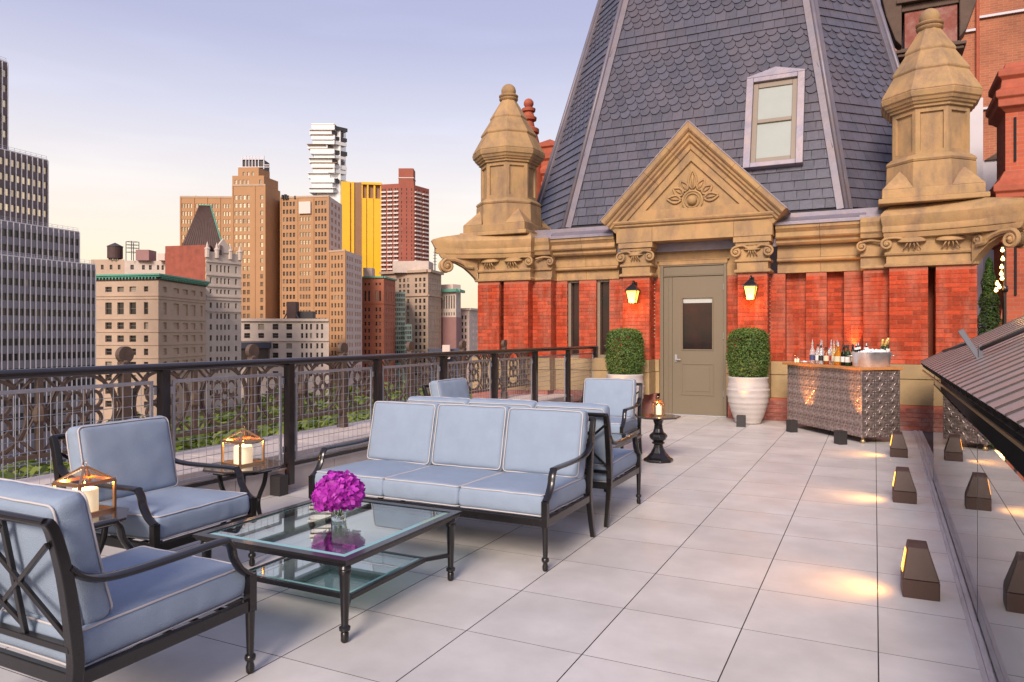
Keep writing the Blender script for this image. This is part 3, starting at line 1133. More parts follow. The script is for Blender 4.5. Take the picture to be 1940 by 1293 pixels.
# slit windows on the left, stone heads over slits and niches
for (a, b) in ((-5.25, -5.01), (-4.665, -4.41)):
    sw = empty("slit_window", ((a + b) / 2, 13.0, 0.98), 0, None)
    sw.parent = tower
    sw.matrix_parent_inverse = WM[tower].inverted()
    WM[sw] = Matrix.Translation(((a + b) / 2, 13.0, 0.98))
    t = MB()
    t.box(a, 13.05, 0.99, a + .055, 13.30, 2.46)
    t.box(b - .02, 13.05, 0.99, b, 13.30, 2.46)
    t.box(a + .055, 13.05, 0.99, b - .02, 13.30, 1.05)
    t.box(a + .055, 13.05, 2.41, b - .02, 13.30, 2.46)
    t.build("frame", M['dark_taupe'], sw, world_space=True, bevel=0.004)
    t = MB()
    t.box(a + .055, 13.14, 1.05, b - .02, 13.146, 2.41)
    t.build("pane", M['darkpane'], sw, world_space=True)
    t = MB()
    t.box(a, 13.31, 0.99, b, 13.33, 2.46)
    t.build("dark_interior", M['dark_room'], sw, world_space=True)
    t = MB()
    t.box(a - .02, 12.93, 0.975, b + .02, 13.2, 0.995)
    t.build("sill", M['stone_band'], sw, world_space=True, bevel=0.004)
for (a, b) in ((-5.25, -5.01), (-4.665, -4.41), (-1.335, -1.015), (-0.70, -0.445)):
    t = MB()
    t.extr([(a, 2.455), (a, 2.475), (a + .03, 2.50), (b - .03, 2.50), (b, 2.475), (b, 2.455)], (0, 12.975, 0), (1, 0, 0), (0, 0, 1), (0, 0.008, 0))
    TB(t, "slit_head", M['stone'])

# ---- volutes, shell carvings
def spiral(m, o, u, v, r0, turns, thick, sgn=1, start=90.0, mi=0, n=26, out=(0, -1, 0), dep=0.03):
    """scroll: tube winding inwards in plane (u, v)"""
    o, u, v = Vector(o), Vector(u), Vector(v)
    pts, rs = [], []
    for i in range(n + 1):
        t = i / n
        a = radians(start) + sgn * t * turns * 2 * pi
        r = r0 * (1 - 0.80 * t)
        pts.append(o + u * (r * cos(a)) + v * (r * sin(a)))
        rs.append(thick * (1 - 0.35 * t))
    m.tube(pts, rs, 6)
    outv = Vector(out)
    disc = [(r0 * 0.88 * cos(2 * pi * k / 14), r0 * 0.88 * sin(2 * pi * k / 14)) for k in range(14)]
    m.extr(disc, o - outv * dep, u, v, outv * (dep * 0.9))
    m.sphere(o, thick * 1.3, 8, 6)


def shell(m, c, w, h, d, out=(0, -1, 0), u=(1, 0, 0)):
    """half dome leaf fan under an abacus: a cap lobe and ribs below it"""
    c, out, u = Vector(c), Vector(out), Vector(u)
    up = Vector((0, 0, 1))
    n, k = 12, 5
    b = len(m.v)
    for j in range(k + 1):
        ph = (pi / 2) * j / k
        for i in range(n + 1):
            th = pi * i / n
            m.v.append(tuple(c + u * (-w * cos(th) * cos(ph)) + out * (d * sin(th) * cos(ph) + 0.0) + up * (h * sin(ph) * 0.55 - h * 0.25 * sin(th) * 0.6)))
    for j in range(k):
        for i in range(n):
            m.f.append((b + j * (n + 1) + i, b + j * (n + 1) + i + 1, b + (j + 1) * (n + 1) + i + 1, b + (j + 1) * (n + 1) + i))
            m.m.append(0)
    rim = [c + u * (-w * cos(pi * i / n)) + out * (d * sin(pi * i / n)) + up * (-h * 0.25 * sin(pi * i / n) * 0.6) for i in range(n + 1)]
    m.tube(rim, h * 0.085, 6)
    for a in (-0.42, -0.15, 0.15, 0.42):
        p = c + u * (w * a * 0.5) + out * (d * 0.75)
        q = c + u * (w * a * 1.5) + out * (d * 0.35) - up * (h * 0.95)
        m.tube([p, (p + q) / 2 + out * 0.02, q], [h * .10, h * .075, h * .05], 6)


# ---- portico: two brick pilasters with carved capitals, architrave, pediment
for (a, b) in ((-4.03, -3.545), (-2.045, -1.575)):
    cxp = (a + b) / 2
    hw = (b - a) / 2
    cap = empty("pilaster_capital", (cxp, PP, 2.45))
    cap.parent = tower
    cap.matrix_parent_inverse = WM[tower].inverted()
    WM[cap] = Matrix.Translation((cxp, PP, 2.45))
    t = MB()
    prof = [(-.045, 2.45), (-.06, 2.465), (-.06, 2.495), (-.045, 2.51), (-.012, 2.515), (-.012, 2.625), (-.05, 2.63), (-.055, 2.66), (-.03, 2.69), (0.0, 2.70), (0.0, 2.91)]
    pts_l = [(-(hw - q), z) for q, z in prof]
    poly = [(-hw + q, z) for q, z in prof] + [(hw - q, z) for q, z in reversed(prof)]
    t.extr(poly, (cxp, PP - 0.012, 0), (1, 0, 0), (0, 0, 1), (0, 0.36, 0))
    t.build("capital_block", M['stone'], cap, bevel=0.004, world_space=True)
    t = MB()
    t.box(a - .055, PP - .055, 2.455, b + .055, 13.0, 2.50)
    t.box(a - .045, PP - .045, 2.632, b + .045, 13.0, 2.675)
    t.build("capital_moulding", M['stone'], cap, bevel=0.012, world_space=True)
    t = MB()
    for s in (-1, 1):
        spiral(t, (cxp + s * (hw + .015), PP - 0.075, 2.795), (s, 0, 0), (0, 0, 1), 0.088, 1.6, 0.021, -1, 100, dep=0.09)
        t.tube(smooth_path([(cxp + s * (hw + .015), PP - .075, 2.885), (cxp + s * hw * .62, PP - .06, 2.90), (cxp + s * hw * .30, PP - .055, 2.86), (cxp + s * 0.03, PP - .055, 2.85)], 5), 0.023, 6)
    t.build("volute", M['stone'], cap, smooth=True, world_space=True)
    t = MB()
    shell(t, (cxp, PP - .005, 2.845), 0.13, 0.13, 0.085)
    t.build("shell_carving", M['stone'], cap, smooth=True, world_space=True)
    t = MB()
    t.box(a - .035, PP - .03, 2.905, b + .035, 13.0, 2.955)
    t.box(a - .065, PP - .06, 2.957, b + .065, 13.0, 3.052)
    t.build("abacus", M['stone'], cap, bevel=0.006, world_space=True)
for (a, b) in ((-4.13, -3.48), (-3.48, -2.10), (-2.10, -1.485)):
    t = MB()
    t.box(a + .0015, 12.545, 3.053, b - .0015, 13.3, 3.315)
    TB(t, "architrave_stone", M['stone'], bevel=0.005)
t = MB()
t.extr([(12.53, 3.316), (12.50, 3.335), (12.50, 3.36), (12.47, 3.375), (12.455, 3.40), (12.455, 3.425), (13.3, 3.425), (13.3, 3.316)], (-4.17, 0, 0), (0, 1, 0), (0, 0, 1), (2.72, 0, 0))
TB(t, "pediment_base", M['stone'], bevel=0.004)
PX = -2.81
apz, half = 5.02, 1.55
hz = 3.44
ped = empty("pediment", (PX, 12.5, hz))
ped.parent = tower
ped.matrix_parent_inverse = WM[tower].inverted()
WM[ped] = Matrix.Translation((PX, 12.5, hz))
t = MB()
t.extr([(-1.33, 3.427), (1.33, 3.427), (0, 4.80)], (PX, 12.62, 0), (1, 0, 0), (0, 0, 1), (0, 0.9, 0))
t.build("tympanum", M['stone'], ped, world_space=True)
# tympanum facing with a sunk triangle
tri_o = [(-1.17, 3.43), (1.17, 3.43), (0, 4.63)]
tri_i = [(-0.80, 3.60), (0.80, 3.60), (0, 4.40)]
t = MB()
vs = [(PX + a, 12.575, b) for a, b in tri_o] + [(PX + a, 12.575, b) for a, b in tri_i] + [(PX + a * .97, 12.619, 3.6 + (b - 3.6) * .97 + .008) for a, b in tri_i] + [(PX + a, 12.619, b) for a, b in tri_o]
fs = []
for i in range(3):
    j = (i + 1) % 3
    fs += [(i, j, 3 + j, 3 + i), (3 + i, 3 + j, 6 + j, 6 + i), (i, 9 + i, 9 + j, j)]
t.add(vs, fs)
t.build("tympanum_face", M['stone'], ped, world_space=True, bevel=0.004)
for s in (-1, 1):
    dirv = Vector((s * half, 0, -(apz - hz)))
    L_ = dirv.length
    dn = dirv.normalized()
    up = Vector((dn.z * -s, 0, dn.x * s))
    if up.z < 0:
        up = -up
    o = Vector((PX, 0, apz))
    prof = [(12.36, 0.0), (12.36, -0.075), (12.385, -0.10), (12.42, -0.115), (12.43, -0.15), (12.47, -0.175), (12.475, -0.205), (12.53, -0.235), (12.54, -0.30), (12.625, -0.33), (13.25, -0.33), (13.25, 0.0)]
    nb = 4
    for i in range(nb):
        a, b = L_ * i / nb, L_ * (i + 1) / nb
        t = MB()
        pts0, pts1 = [], []
        for (yy, h) in prof:
            # mitre at the apex: slide back along the rake so both halves meet on the centre plane
            mit = 0.0 if i else (h * up.x * s / (-dn.x * s))
            p = o + up * h + Vector((0, yy, 0))
            a2 = a + .0015 + (mit if i == 0 else 0)
            pts0.append(p + dn * a2)
            pts1.append(p + dn * (b - .0015))
        n = len(prof)
        t.add(pts0 + pts1, [tuple(range(n)), tuple(range(n, 2 * n))[::-1]] + [(k, n + k, n + (k + 1) % n, (k + 1) % n) for k in range(n)])
        t.build("raking_stone", M['stone'], ped, world_space=True, bevel=0.003)
    t = MB()
    p = o + up * 0.002 + Vector((0, 12.35, 0))
    t.fbox(p + dn * (0.0), dn * (L_ + .015), Vector((0, 0.9, 0)), up * 0.014)
    t.build("lead_capping", M['lead'], ped, world_space=True)
fl = empty("flower_carving", (PX + 0.02, 12.6, 3.70))
fl.parent = ped
fl.matrix_parent_inverse = WM[ped].inverted()
WM[fl] = Matrix.Translation((PX + .02, 12.6, 3.70))
t = MB()
fx, fz = PX + 0.02, 3.72
for k, a in enumerate((8, 35, 60, 90, 120, 145, 172)):
    ca, sa = cos(radians(a)), sin(radians(a))
    r0, r1 = 0.20, (0.52 if a == 90 else 0.44 if a in (8, 172) else 0.40)
    c = Vector((fx, 12.60, fz))
    d = Vector((ca, 0, sa))
    pr = Vector((-sa, 0, ca))
    n = 8
    rim_l = [c + d * (r0 + (r1 - r0) * i / n) + pr * (0.062 * sin(pi * (i / n) ** 0.8) + .004) for i in range(n + 1)]
    rim_r = [c + d * (r0 + (r1 - r0) * i / n) - pr * (0.062 * sin(pi * (i / n) ** 0.8) + .004) for i in range(n + 1)]
    t.tube(rim_l, 0.019, 6)
    t.tube(rim_r, 0.019, 6)
    t.tube([c + d * (r0 + .02), c + d * ((r0 + r1) / 2), c + d * (r1 - .05)], [0.012, 0.022, 0.008], 6)
    pl = [q + Vector((0, .012, 0)) for q in rim_l] + [q + Vector((0, .012, 0)) for q in reversed(rim_r)]
    t.add(pl, [tuple(range(len(pl)))])
t.build("petals", M['stone'], fl, smooth=True, world_space=True)
t = MB()
n = 20
for (r_, y0_, th) in ((0.165, 12.592, 0.020), (0.12, 12.58, 0.014)):
    t.tube([(fx + r_ * cos(2 * pi * i / n), y0_, fz + r_ * sin(2 * pi * i / n)) for i in range(n)], th, 6, closed=True)
t.sphere((fx, 12.575, fz), 0.085, 14, 8)
t.extr([(0.16 * cos(2 * pi * i / n), 0.16 * sin(2 * pi * i / n)) for i in range(n)], (fx, 12.595, fz), (1, 0, 0), (0, 0, 1), (0, .05, 0))
t.build("rosette_centre", M['stone'], fl, smooth=True, world_space=True, auto=50)

# ---- corner pavilions: flared horned cornice, carvings, scroll brackets, turrets
def pavilion(sgn):
    """sgn -1: left corner, +1: right corner; local X outward"""
    if sgn < 0:
        X = lambda a: -5.86 - a          # a: 0 at the inner edge, 1.09 at the outer corner
    else:
        X = lambda a: 0.20 + a
    W_ = 1.115
    k_ = 0.52
    cor = empty("corner_cornice", (X(0.5), 12.5, 2.45))
    cor.parent = tower
    cor.matrix_parent_inverse = WM[tower].inverted()
    WM[cor] = Matrix.Translation((X(0.5), 12.5, 2.45))

    def plan(e, horn):
        """outline at offset e from the wall faces; horn 0..1 is how far the outer corner runs out"""
        tip = (W_ + e + horn * k_, 12.55 - e - horn * k_)
        A = (-0.04 - e * .6, 12.55 - e)
        B = (W_ + e, 14.5)
        pts = []
        n = 12
        for i in range(n + 1):                                  # inner edge to the tip: concave
            t_ = i / n
            x = A[0] + (tip[0] - A[0]) * t_
            y = A[1] + (tip[1] - A[1]) * (t_ ** 2.4)
            pts.append((x, y))
        cut = 0.05
        pts[-1] = (tip[0] - cut, tip[1] + cut * .05)
        pts.append((tip[0] - cut * .05, tip[1] + cut))
        for i in range(1, n + 1):
            t_ = 1 - i / n
            x = B[0] + (tip[0] - B[0]) * (t_ ** 2.4)
            y = B[1] + (tip[1] - B[1]) * t_
            pts.append((x, y))
        pts.append((-0.04 - e * .6, 14.5))
        return [(X(a), b) for a, b in pts]

    def stack(levels, name, m, bev=0.0):
        t = MB()
        base = None
        for (e, h, z) in levels:
            p = plan(e, h)
            n = len(p)
            b = len(t.v)
            t.v += [(x, y, z) for x, y in p]
            if base is not None:
                for i in range(n):
                    j = (i + 1) % n
                    t.f.append((base + i, base + j, b + j, b + i))
                    t.m.append(0)
            else:
                t.f.append(tuple(b + i for i in range(n)))
                t.m.append(0)
            base = b
        t.f.append(tuple(base + i for i in range(n)))
        t.m.append(0)
        return t.build(name, m, cor, world_space=True, smooth=True, auto=28)

    stack([(0.02, 0, 2.45), (0.045, 0, 2.46), (0.05, 0, 2.49), (0.02, 0, 2.51), (0.0, 0, 2.52), (0.0, 0, 2.625), (0.035, 0, 2.635), (0.045, 0, 2.66), (0.02, 0, 2.685), (0.0, 0, 2.70), (0.0, 0.02, 2.80), (0.01, 0.10, 2.89)], "cornice_neck", M['stone'])
    stack([(0.03, 0.84, 2.885), (0.05, 0.90, 2.895), (0.07, 0.93, 2.96), (0.06, 0.93, 2.972), (0.085, 0.96, 2.978), (0.095, 1.0, 3.01), (0.085, 0.98, 3.07), (0.10, 1.0, 3.10), (0.125, 1.0, 3.17), (0.135, 1.02, 3.22), (0.12, 1.01, 3.25), (0.06, 0.90, 3.30), (-0.10, 0.45, 3.40), (-0.24, 0.0, 3.47)], "cornice_slab", M['stone'])
    for a in (0.30, 0.80):                                       # shell fans on the front
        t = MB()
        shell(t, (X(a), 12.535, 2.84), 0.185, 0.15, 0.12)
        t.build("shell_carving", M['stone'], cor, smooth=True, world_space=True)
    if sgn < 0:
        t = MB()
        shell(t, (X(W_), 12.9, 2.84), 0.17, 0.15, 0.10, (-1, 0, 0), (0, 1, 0))
        t.build("shell_carving", M['stone'], cor, smooth=True, world_space=True)
    # small volutes on the inner corners
    t = MB()
    spiral(t, (X(-0.035), 12.475, 2.80), (-sgn * 1.0, 0, 0), (0, 0, 1), 0.085, 1.6, 0.023, -1, 100, dep=0.10)
    spiral(t, (X(-0.38), 12.68, 2.80), (-sgn * 1.0, 0, 0), (0, 0, 1), 0.075, 1.6, 0.02, -1, 100, dep=0.10)
    t.tube(smooth_path([(X(-0.035), 12.475, 2.885), (X(0.10), 12.48, 2.89), (X(0.2), 12.5, 2.86)], 4), 0.022, 6)
    t.tube(smooth_path([(X(-0.38), 12.68, 2.875), (X(-0.25), 12.68, 2.89), (X(-0.1), 12.66, 2.86)], 4), 0.020, 6)
    t.build("volute", M['stone'], cor, smooth=True, world_space=True)
    # long scroll bracket under the horn, in the diagonal plane
    t = MB()
    c0 = Vector((X(W_), 12.55, 0))
    d = Vector((sgn * 0.7071, -0.7071, 0))
    upv = Vector((0, 0, 1))
    side = Vector((0.7071 * sgn, 0.7071, 0))
    R = 0.60
    big = c0 + d * R + upv * 2.745
    small = c0 + d * 0.10 + upv * 2.80
    spiral(t, big + side * -0.10 * sgn, d, upv, 0.125, 1.7, 0.034, -1, 80, out=side * -sgn, dep=0.18, n=34)
    spiral(t, big + side * 0.10 * sgn, d, upv, 0.125, 1.7, 0.034, -1, 80, out=side * sgn, dep=0.18, n=34)
    spiral(t, small + side * -0.09 * sgn, -d, upv, 0.075, 1.5, 0.024, -1, 270, out=side * -sgn, dep=0.16)
    path = smooth_path([big + upv * 0.125 + d * 0.02, big + upv * 0.115 - d * 0.15, big + upv * 0.05 - d * 0.32, small - upv * 0.06 + d * 0.12, small - upv * 0.075], 6)
    for q in (-0.10, 0.10, 0.0):
        t.tube([p + side * q for p in path], 0.036 if q else 0.05, 6)
    # solid web
    t.extr([(0.0, 2.88), (R + 0.08, 2.88), (R + 0.02, 2.84), (R - 0.18, 2.80), (R - 0.34, 2.72), (0.14, 2.62), (0.04, 2.52), (0.0, 2.45)], c0 + side * -0.075, d, upv, side * 0.15)
    t.build("scroll_bracket", M['stone'], cor, smooth=True, world_space=True, auto=40)

    # turret
    tx, ty = X(0.565 if sgn > 0 else 0.69), 13.1
    tu = empty("turret", (tx, ty, 3.4))
    tu.parent = tower
    tu.matrix_parent_inverse = WM[tower].inverted()
    WM[tu] = Matrix.Translation((tx, ty, 3.4))
    k = 0.945 / cos(pi / 8)
    rot = pi / 8
    t = MB()
    h = 0.715
    t.prism([(tx - h, ty - h), (tx + h, ty - h), (tx + h, ty + h), (tx - h, ty + h)], 3.40, 3.475)
    # broaches: square base to octagon
    t2 = MB()
    sq = [(-.665, -.665), (.665, -.665), (.665, .665), (-.665, .665)]
    t.prism([(tx + a, ty + b) for a, b in sq], 3.476, 3.62)
    t.build("turret_plinth", M['stone'], tu, world_space=True, bevel=0.012)
    for (a, b) in sq:
        g = MB()
        s1, s2 = (1 if a > 0 else -1), (1 if b > 0 else -1)
        p = [(tx + a, ty + b, 3.62), (tx + a, ty + b - s2 * .42, 3.62), (tx + a - s1 * .42, ty + b, 3.62), (tx + s1 * .40, ty + s2 * .40, 3.95)]
        g.add(p, [(0, 1, 3), (0, 3, 2), (1, 2, 3), (0, 2, 1)])
        g.build("broach", M['stone'], tu, world_space=True, bevel=0.006)
    t = MB()
    t.lathe([(0.655 * k, 3.60), (0.645 * k, 3.62), (0.63 * k, 4.02)], 8, (tx, ty, 0), rot)
    t.build("turret_base", M['stone'], tu, world_space=True, bevel=0.006)
    t = MB()
    t.lathe([(0.60 * k, 4.022), (0.625 * k, 4.03), (0.64 * k, 4.06), (0.625 * k, 4.09), (0.585 * k, 4.12), (0.56 * k, 4.14)], 8, (tx, ty, 0), rot)
    t.build("turret_band", M['stone'], tu, world_space=True, smooth=True, auto=30)
    t = MB()
    rb = 0.545
    t.lathe([(rb * k, 4.14), (rb * k, 4.83)], 8, (tx, ty, 0), rot)
    me = t.mesh("turret_body", M['stone'])
    bm = bmesh.new()
    bm.from_mesh(me)
    sf = [f for f in bm.faces if abs(f.normal.z) < .1]
    bmesh.ops.inset_individual(bm, faces=sf, thickness=0.085, depth=0.0)
    r2 = bmesh.ops.inset_individual(bm, faces=sf, thickness=0.012, depth=-0.035)
    bm.to_mesh(me)
    bm.free()
    link_mesh("turret_body", me, tu, True)
    t = MB()
    t.lathe([(0.55 * k, 4.832), (0.585 * k, 4.84), (0.59 * k, 4.875), (0.62 * k, 4.885), (0.635 * k, 4.915), (0.655 * k, 4.925), (0.675 * k, 4.965), (0.70 * k, 4.985), (0.715 * k, 5.06), (0.70 * k, 5.075)], 8, (tx, ty, 0), rot)
    t.build("turret_cornice", M['stone'], tu, world_space=True, bevel=0.004)
    for (ra, za, rb_, zb) in ((0.705, 5.077, 0.50, 5.47), (0.545, 5.44, 0.325, 5.81), (0.365, 5.78, 0.15, 6.15)):
        t = MB()
        t.lathe([(ra * .97 * k, za - .03 if ra < .6 else za), (ra * k, za), (ra * k, za + .02), (rb_ * k, zb)], 8, (tx, ty, 0), rot)
        t.build("cap_stone", M['stone'], tu, world_space=True, bevel=0.005)
    t = MB()
    t.lathe([(0.14, 6.12), (0.155, 6.15), (0.185, 6.165), (0.19, 6.19), (0.17, 6.205), (0.155, 6.21), (0.19, 6.225), (0.195, 6.25), (0.17, 6.27), (0.12, 6.275)] + [(0.147 * cos(radians(a)), 6.345 + 0.147 * sin(radians(a))) for a in range(-55, 91, 15)], 24, (tx, ty, 0))
    t.build("finial", M['stone'], tu, world_space=True, smooth=True, auto=60)
    if sgn < 0:
        tu.location.z -= 0.07
    # lead apron towards the roof
    t = MB()
    xi = X(0.0)
    t.prism([(xi, 12.66), (xi - sgn * 0.42, 12.66), (xi - sgn * 0.50, 13.3), (xi + sgn * .02, 13.3)] if sgn < 0 else [(xi, 12.66), (xi + .02, 13.3), (xi - 0.50, 13.3), (xi - 0.42, 12.66)], 3.235, 3.30)
    t.build("lead_apron", M['lead'], cor, world_space=True, bevel=0.01)
    # step block between wall cornice and pavilion
    for (a, b, Y) in ((-0.40, -0.03, 12.75),):
        x0, x1 = sorted((X(a), X(b)))
        t = MB()
        prof = [(Y - .03, 2.45), (Y - .05, 2.47), (Y - .03, 2.51), (Y, 2.52), (Y, 2.63), (Y - .05, 2.65), (Y, 2.69), (Y, 2.90), (Y - .10, 2.93), (Y - .12, 2.99), (Y - .15, 3.02), (Y - .14, 3.10), (Y - .17, 3.17), (Y - .17, 3.24), (13.4, 3.24), (13.4, 2.45)]
        t.extr(prof, (x0, 0, 0), (0, 1, 0), (0, 0, 1), (x1 - x0, 0, 0))
        t.build("cornice_return", M['stone'], cor, world_space=True, bevel=0.005)


pavilion(-1)
pavilion(1)

# ---- slate roof
RXC, RW, RA, RR = -2.885, 2.44, 1.45, 4.5
RY0, RZ0, RZ1 = 13.15, 3.49, 9.6


def rs(z):
    return 1 - 0.283 * (z - 3.49) / 4.51


def rpt(i, z):
    """corner i of the octagonal roof at height z, counter-clockwise from front left"""
    Yc = RY0 + RR
    base = [(-RW, -RR), (RW, -RR), (RW + RA, -RR + RA), (RW + RA, RR - RA), (RW, RR), (-RW, RR), (-RW - RA, RR - RA), (-RW - RA, -RR + RA)][i % 8]
    s = rs(z)
    return Vector((RXC + base[0] * s, Yc + base[1] * s, z))


roof = empty("slate_roof", (RXC, RY0 + RR, RZ0))
roof.parent = tower
roof.matrix_parent_inverse = WM[tower].inverted()
WM[roof] = Matrix.Translation((RXC, RY0 + RR, RZ0))
t = MB()
vs = [rpt(i, RZ0 - .05) for i in range(8)] + [rpt(i, RZ1) for i in range(8)]
t.add(vs, [(i, (i + 1) % 8, 8 + (i + 1) % 8, 8 + i) for i in range(8)] + [tuple(range(8, 16))])
t.build("roof_deck", M['slate_under'], roof, world_space=True)
t = MB()
t.prism([(RXC - 4.2, 12.9), (RXC + 4.2, 12.9), (RXC + 4.0, 20), (RXC - 4.0, 20)], 2.9, 3.435)
TB(t, "gutter_deck", M['lead'])
slate_spill = MB()
sl_cache = {}
sl_n = [0]
DZ0, DZ1 = 4.12, 6.12


def slate_face(i, limit, skip=None, fancy_rows=(12, 22)):
    a, b = rpt(i, RZ0), rpt(i + 1, RZ0)
    c, d = rpt(i + 1, RZ1), rpt(i, RZ1)
    u = (b - a).normalized()
    mid = (a + b) / 2
    vup = ((c + d) / 2 - mid)
    vl = vup.length
    v = vup.normalized()
    n = u.cross(v)
    hw0, hw1 = (b - a).length / 2, (c - d).length / 2
    row_h, sw = 0.182, 0.198
    k = 0
    y = 0.02
    while y < vl - .1:
        hw = hw0 + (hw1 - hw0) * y / vl
        fancy = fancy_rows[0] <= k < fancy_rows[1] or k >= fancy_rows[1] + 3 and k < fancy_rows[1] + 9
        rh = row_h * (0.80 if fancy else 1)
        x = -hw + (0 if k % 2 else -sw / 2) - ((hw % sw))
        while x < hw:
            xc_ = x + sw / 2
            if -hw + .02 < xc_ < hw - .02 and not (skip and skip(xc_, y)):
                w = sw - 0.007 if fancy else sw - 0.005 - random.choice((0, 0, 0.004))
                hh = rh + 0.07
                lift = random.uniform(0, 0.004)
                p0 = mid + u * x + v * y + n * 0.004
                if fancy:
                    prof = [(0.0, 0.085), (w * .10, 0.04), (w * .30, 0.006), (w * .5, 0.0), (w * .70, 0.006), (w * .90, 0.04), (w, 0.085), (w, hh), (0, hh)]
                else:
                    prof = [(0, 0), (w, 0), (w, hh), (0, hh)]
                key = (fancy, round(w, 4))

                def geo(m_, T):
                    top = [T(px, py, 0.031 + lift - 0.029 * py / hh) for px, py in prof]
                    bot = [T(px, py, 0.006 + lift - 0.008 * py / hh) for px, py in prof]
                    q = len(prof)
                    m_.add(top + bot, [tuple(range(q))] + [(j, q + j, q + (j + 1) % q, (j + 1) % q) for j in range(q)])
                if sl_n[0] < limit:
                    if key not in sl_cache:
                        mm = MB()
                        geo(mm, lambda px, py, pz: Vector((px, py, pz)))
                        sl_cache[key] = mm.mesh("slate", M['slate'])
                    R3 = Matrix((u, v, n)).transposed().to_4x4()
                    o = link_mesh("slate", sl_cache[key], roof, True)
                    o.matrix_basis = Matrix.Translation(p0) @ R3
                    sl_n[0] += 1
                else:
                    geo(slate_spill, lambda px, py, pz: p0 + u * px + v * py + n * pz)
            x += sw
        y += rh
        k += 1


dcx = -1.575 - RXC      # dormer centre along the front face
slate_face(0, 300, skip=lambda x, y: abs(x - dcx) < 0.40 and 0.80 < y < 2.62 or (abs(x + RXC * 0 + (RXC - PX)) < 1.12 - y * 0.95 and y < 1.2))
slate_face(1, 300)
slate_face(7, 300)
tag(slate_spill.build("slate_field", M['slate'], roof, world_space=True), None, kind="stuff")
# lead hips with a roll
for i in (0, 1, 7, 2):
    a, b = rpt(i, RZ0 - .02), rpt(i, RZ1)
    c = Vector((RXC, RY0 + RR, a.z))
    nout = (a - c)
    nout.z = 0
    nout.normalize()
    ax = (b - a).normalized()
    e1 = ((rpt(i + 1, RZ0) - rpt(i, RZ0)).normalized())
    e0 = ((rpt(i - 1, RZ0) - rpt(i, RZ0)).normalized())
    t = MB()
    W2 = 0.118
    n1 = e1.cross(ax)
    n1 = n1 if n1.dot(nout) > 0 else -n1
    n0 = e0.cross(ax)
    n0 = n0 if n0.dot(nout) > 0 else -n0
    for (e_, n_) in ((e1, n1), (e0, n0)):
        ep = (e_ - ax * e_.dot(ax)).normalized()
        t.fbox(a + n_ * 0.0, ep * W2, b - a, n_ * 0.066)
    t.build("hip_flashing", M['hip_lead'], roof, world_space=True, bevel=0.005)
    t = MB()
    t.tube([a + nout * 0.078, b + nout * 0.078], 0.040, 10)
    t.build("hip_roll", M['hip_lead'], roof, world_space=True, smooth=True)
# dormer window lying on the front slope
a, b = rpt(0, RZ0), rpt(1, RZ0)
u = (b - a).normalized()
mid = (a + b) / 2
v = ((rpt(1, RZ1) + rpt(0, RZ1)) / 2 - mid).normalized()
n = u.cross(v)
O_ = mid + u * dcx
dw = empty("dormer_window", tuple(O_))
dw.parent = roof
dw.matrix_parent_inverse = WM[roof].inverted()
WM[dw] = Matrix.Translation(O_)
D0, D1, DH = 0.83, 2.60, 0.49
fr_ = 0.12


def dbox(m_, x0, y0, x1, y1, h0, h1):
    m_.fbox(O_ + u * x0 + v * y0 + n * h0, u * (x1 - x0), v * (y1 - y0), n * (h1 - h0))


t = MB()
dbox(t, -DH, D0, -DH + fr_, D1, 0, 0.15)
dbox(t, DH - fr_, D0, DH, D1, 0, 0.15)
dbox(t, -DH + fr_, D0, DH - fr_, D0 + 0.09, 0, 0.15)
t.extr([(-DH, D1), (DH, D1), (DH, D1 + .03), (0, D1 + 0.17), (-DH, D1 + .03)], O_, u, v, n * 0.15)
dbox(t, -DH + fr_, D1 - 0.09, DH - fr_, D1, 0, 0.15)
t.build("casing", M['lead'], dw, world_space=True, bevel=0.008)
t = MB()
sx = DH - fr_
ms = 0.085
dbox(t, -sx, D0 + .09, -sx + ms, D1 - .09, 0.0, 0.09)
dbox(t, sx - ms, D0 + .09, sx, D1 - .09, 0.0, 0.09)
dbox(t, -sx + ms, D0 + .09, sx - ms, D0 + .19, 0.0, 0.09)
dbox(t, -sx + ms, D1 - .19, sx - ms, D1 - .09, 0.0, 0.09)
zm = (D0 + D1) / 2 + .02
dbox(t, -sx + ms, zm - .035, sx - ms, zm + .035, 0.0, 0.10)
t.build("sash", M['dark_taupe'], dw, world_space=True, bevel=0.006)
for (y0, y1) in ((D0 + .19, zm - .035), (zm + .035, D1 - .19)):
    t = MB()
    dbox(t, -sx + ms, y0, sx - ms, y1, 0.058, 0.062)
    t.build("pane", M['shadepane'], dw, world_space=True)
t = MB()
dbox(t, -sx + ms - .01, D0 + .1, sx - ms + .01, D1 - .1, 0.030, 0.034)
t.build("window_shade", M['white_shade'], dw, world_space=True)

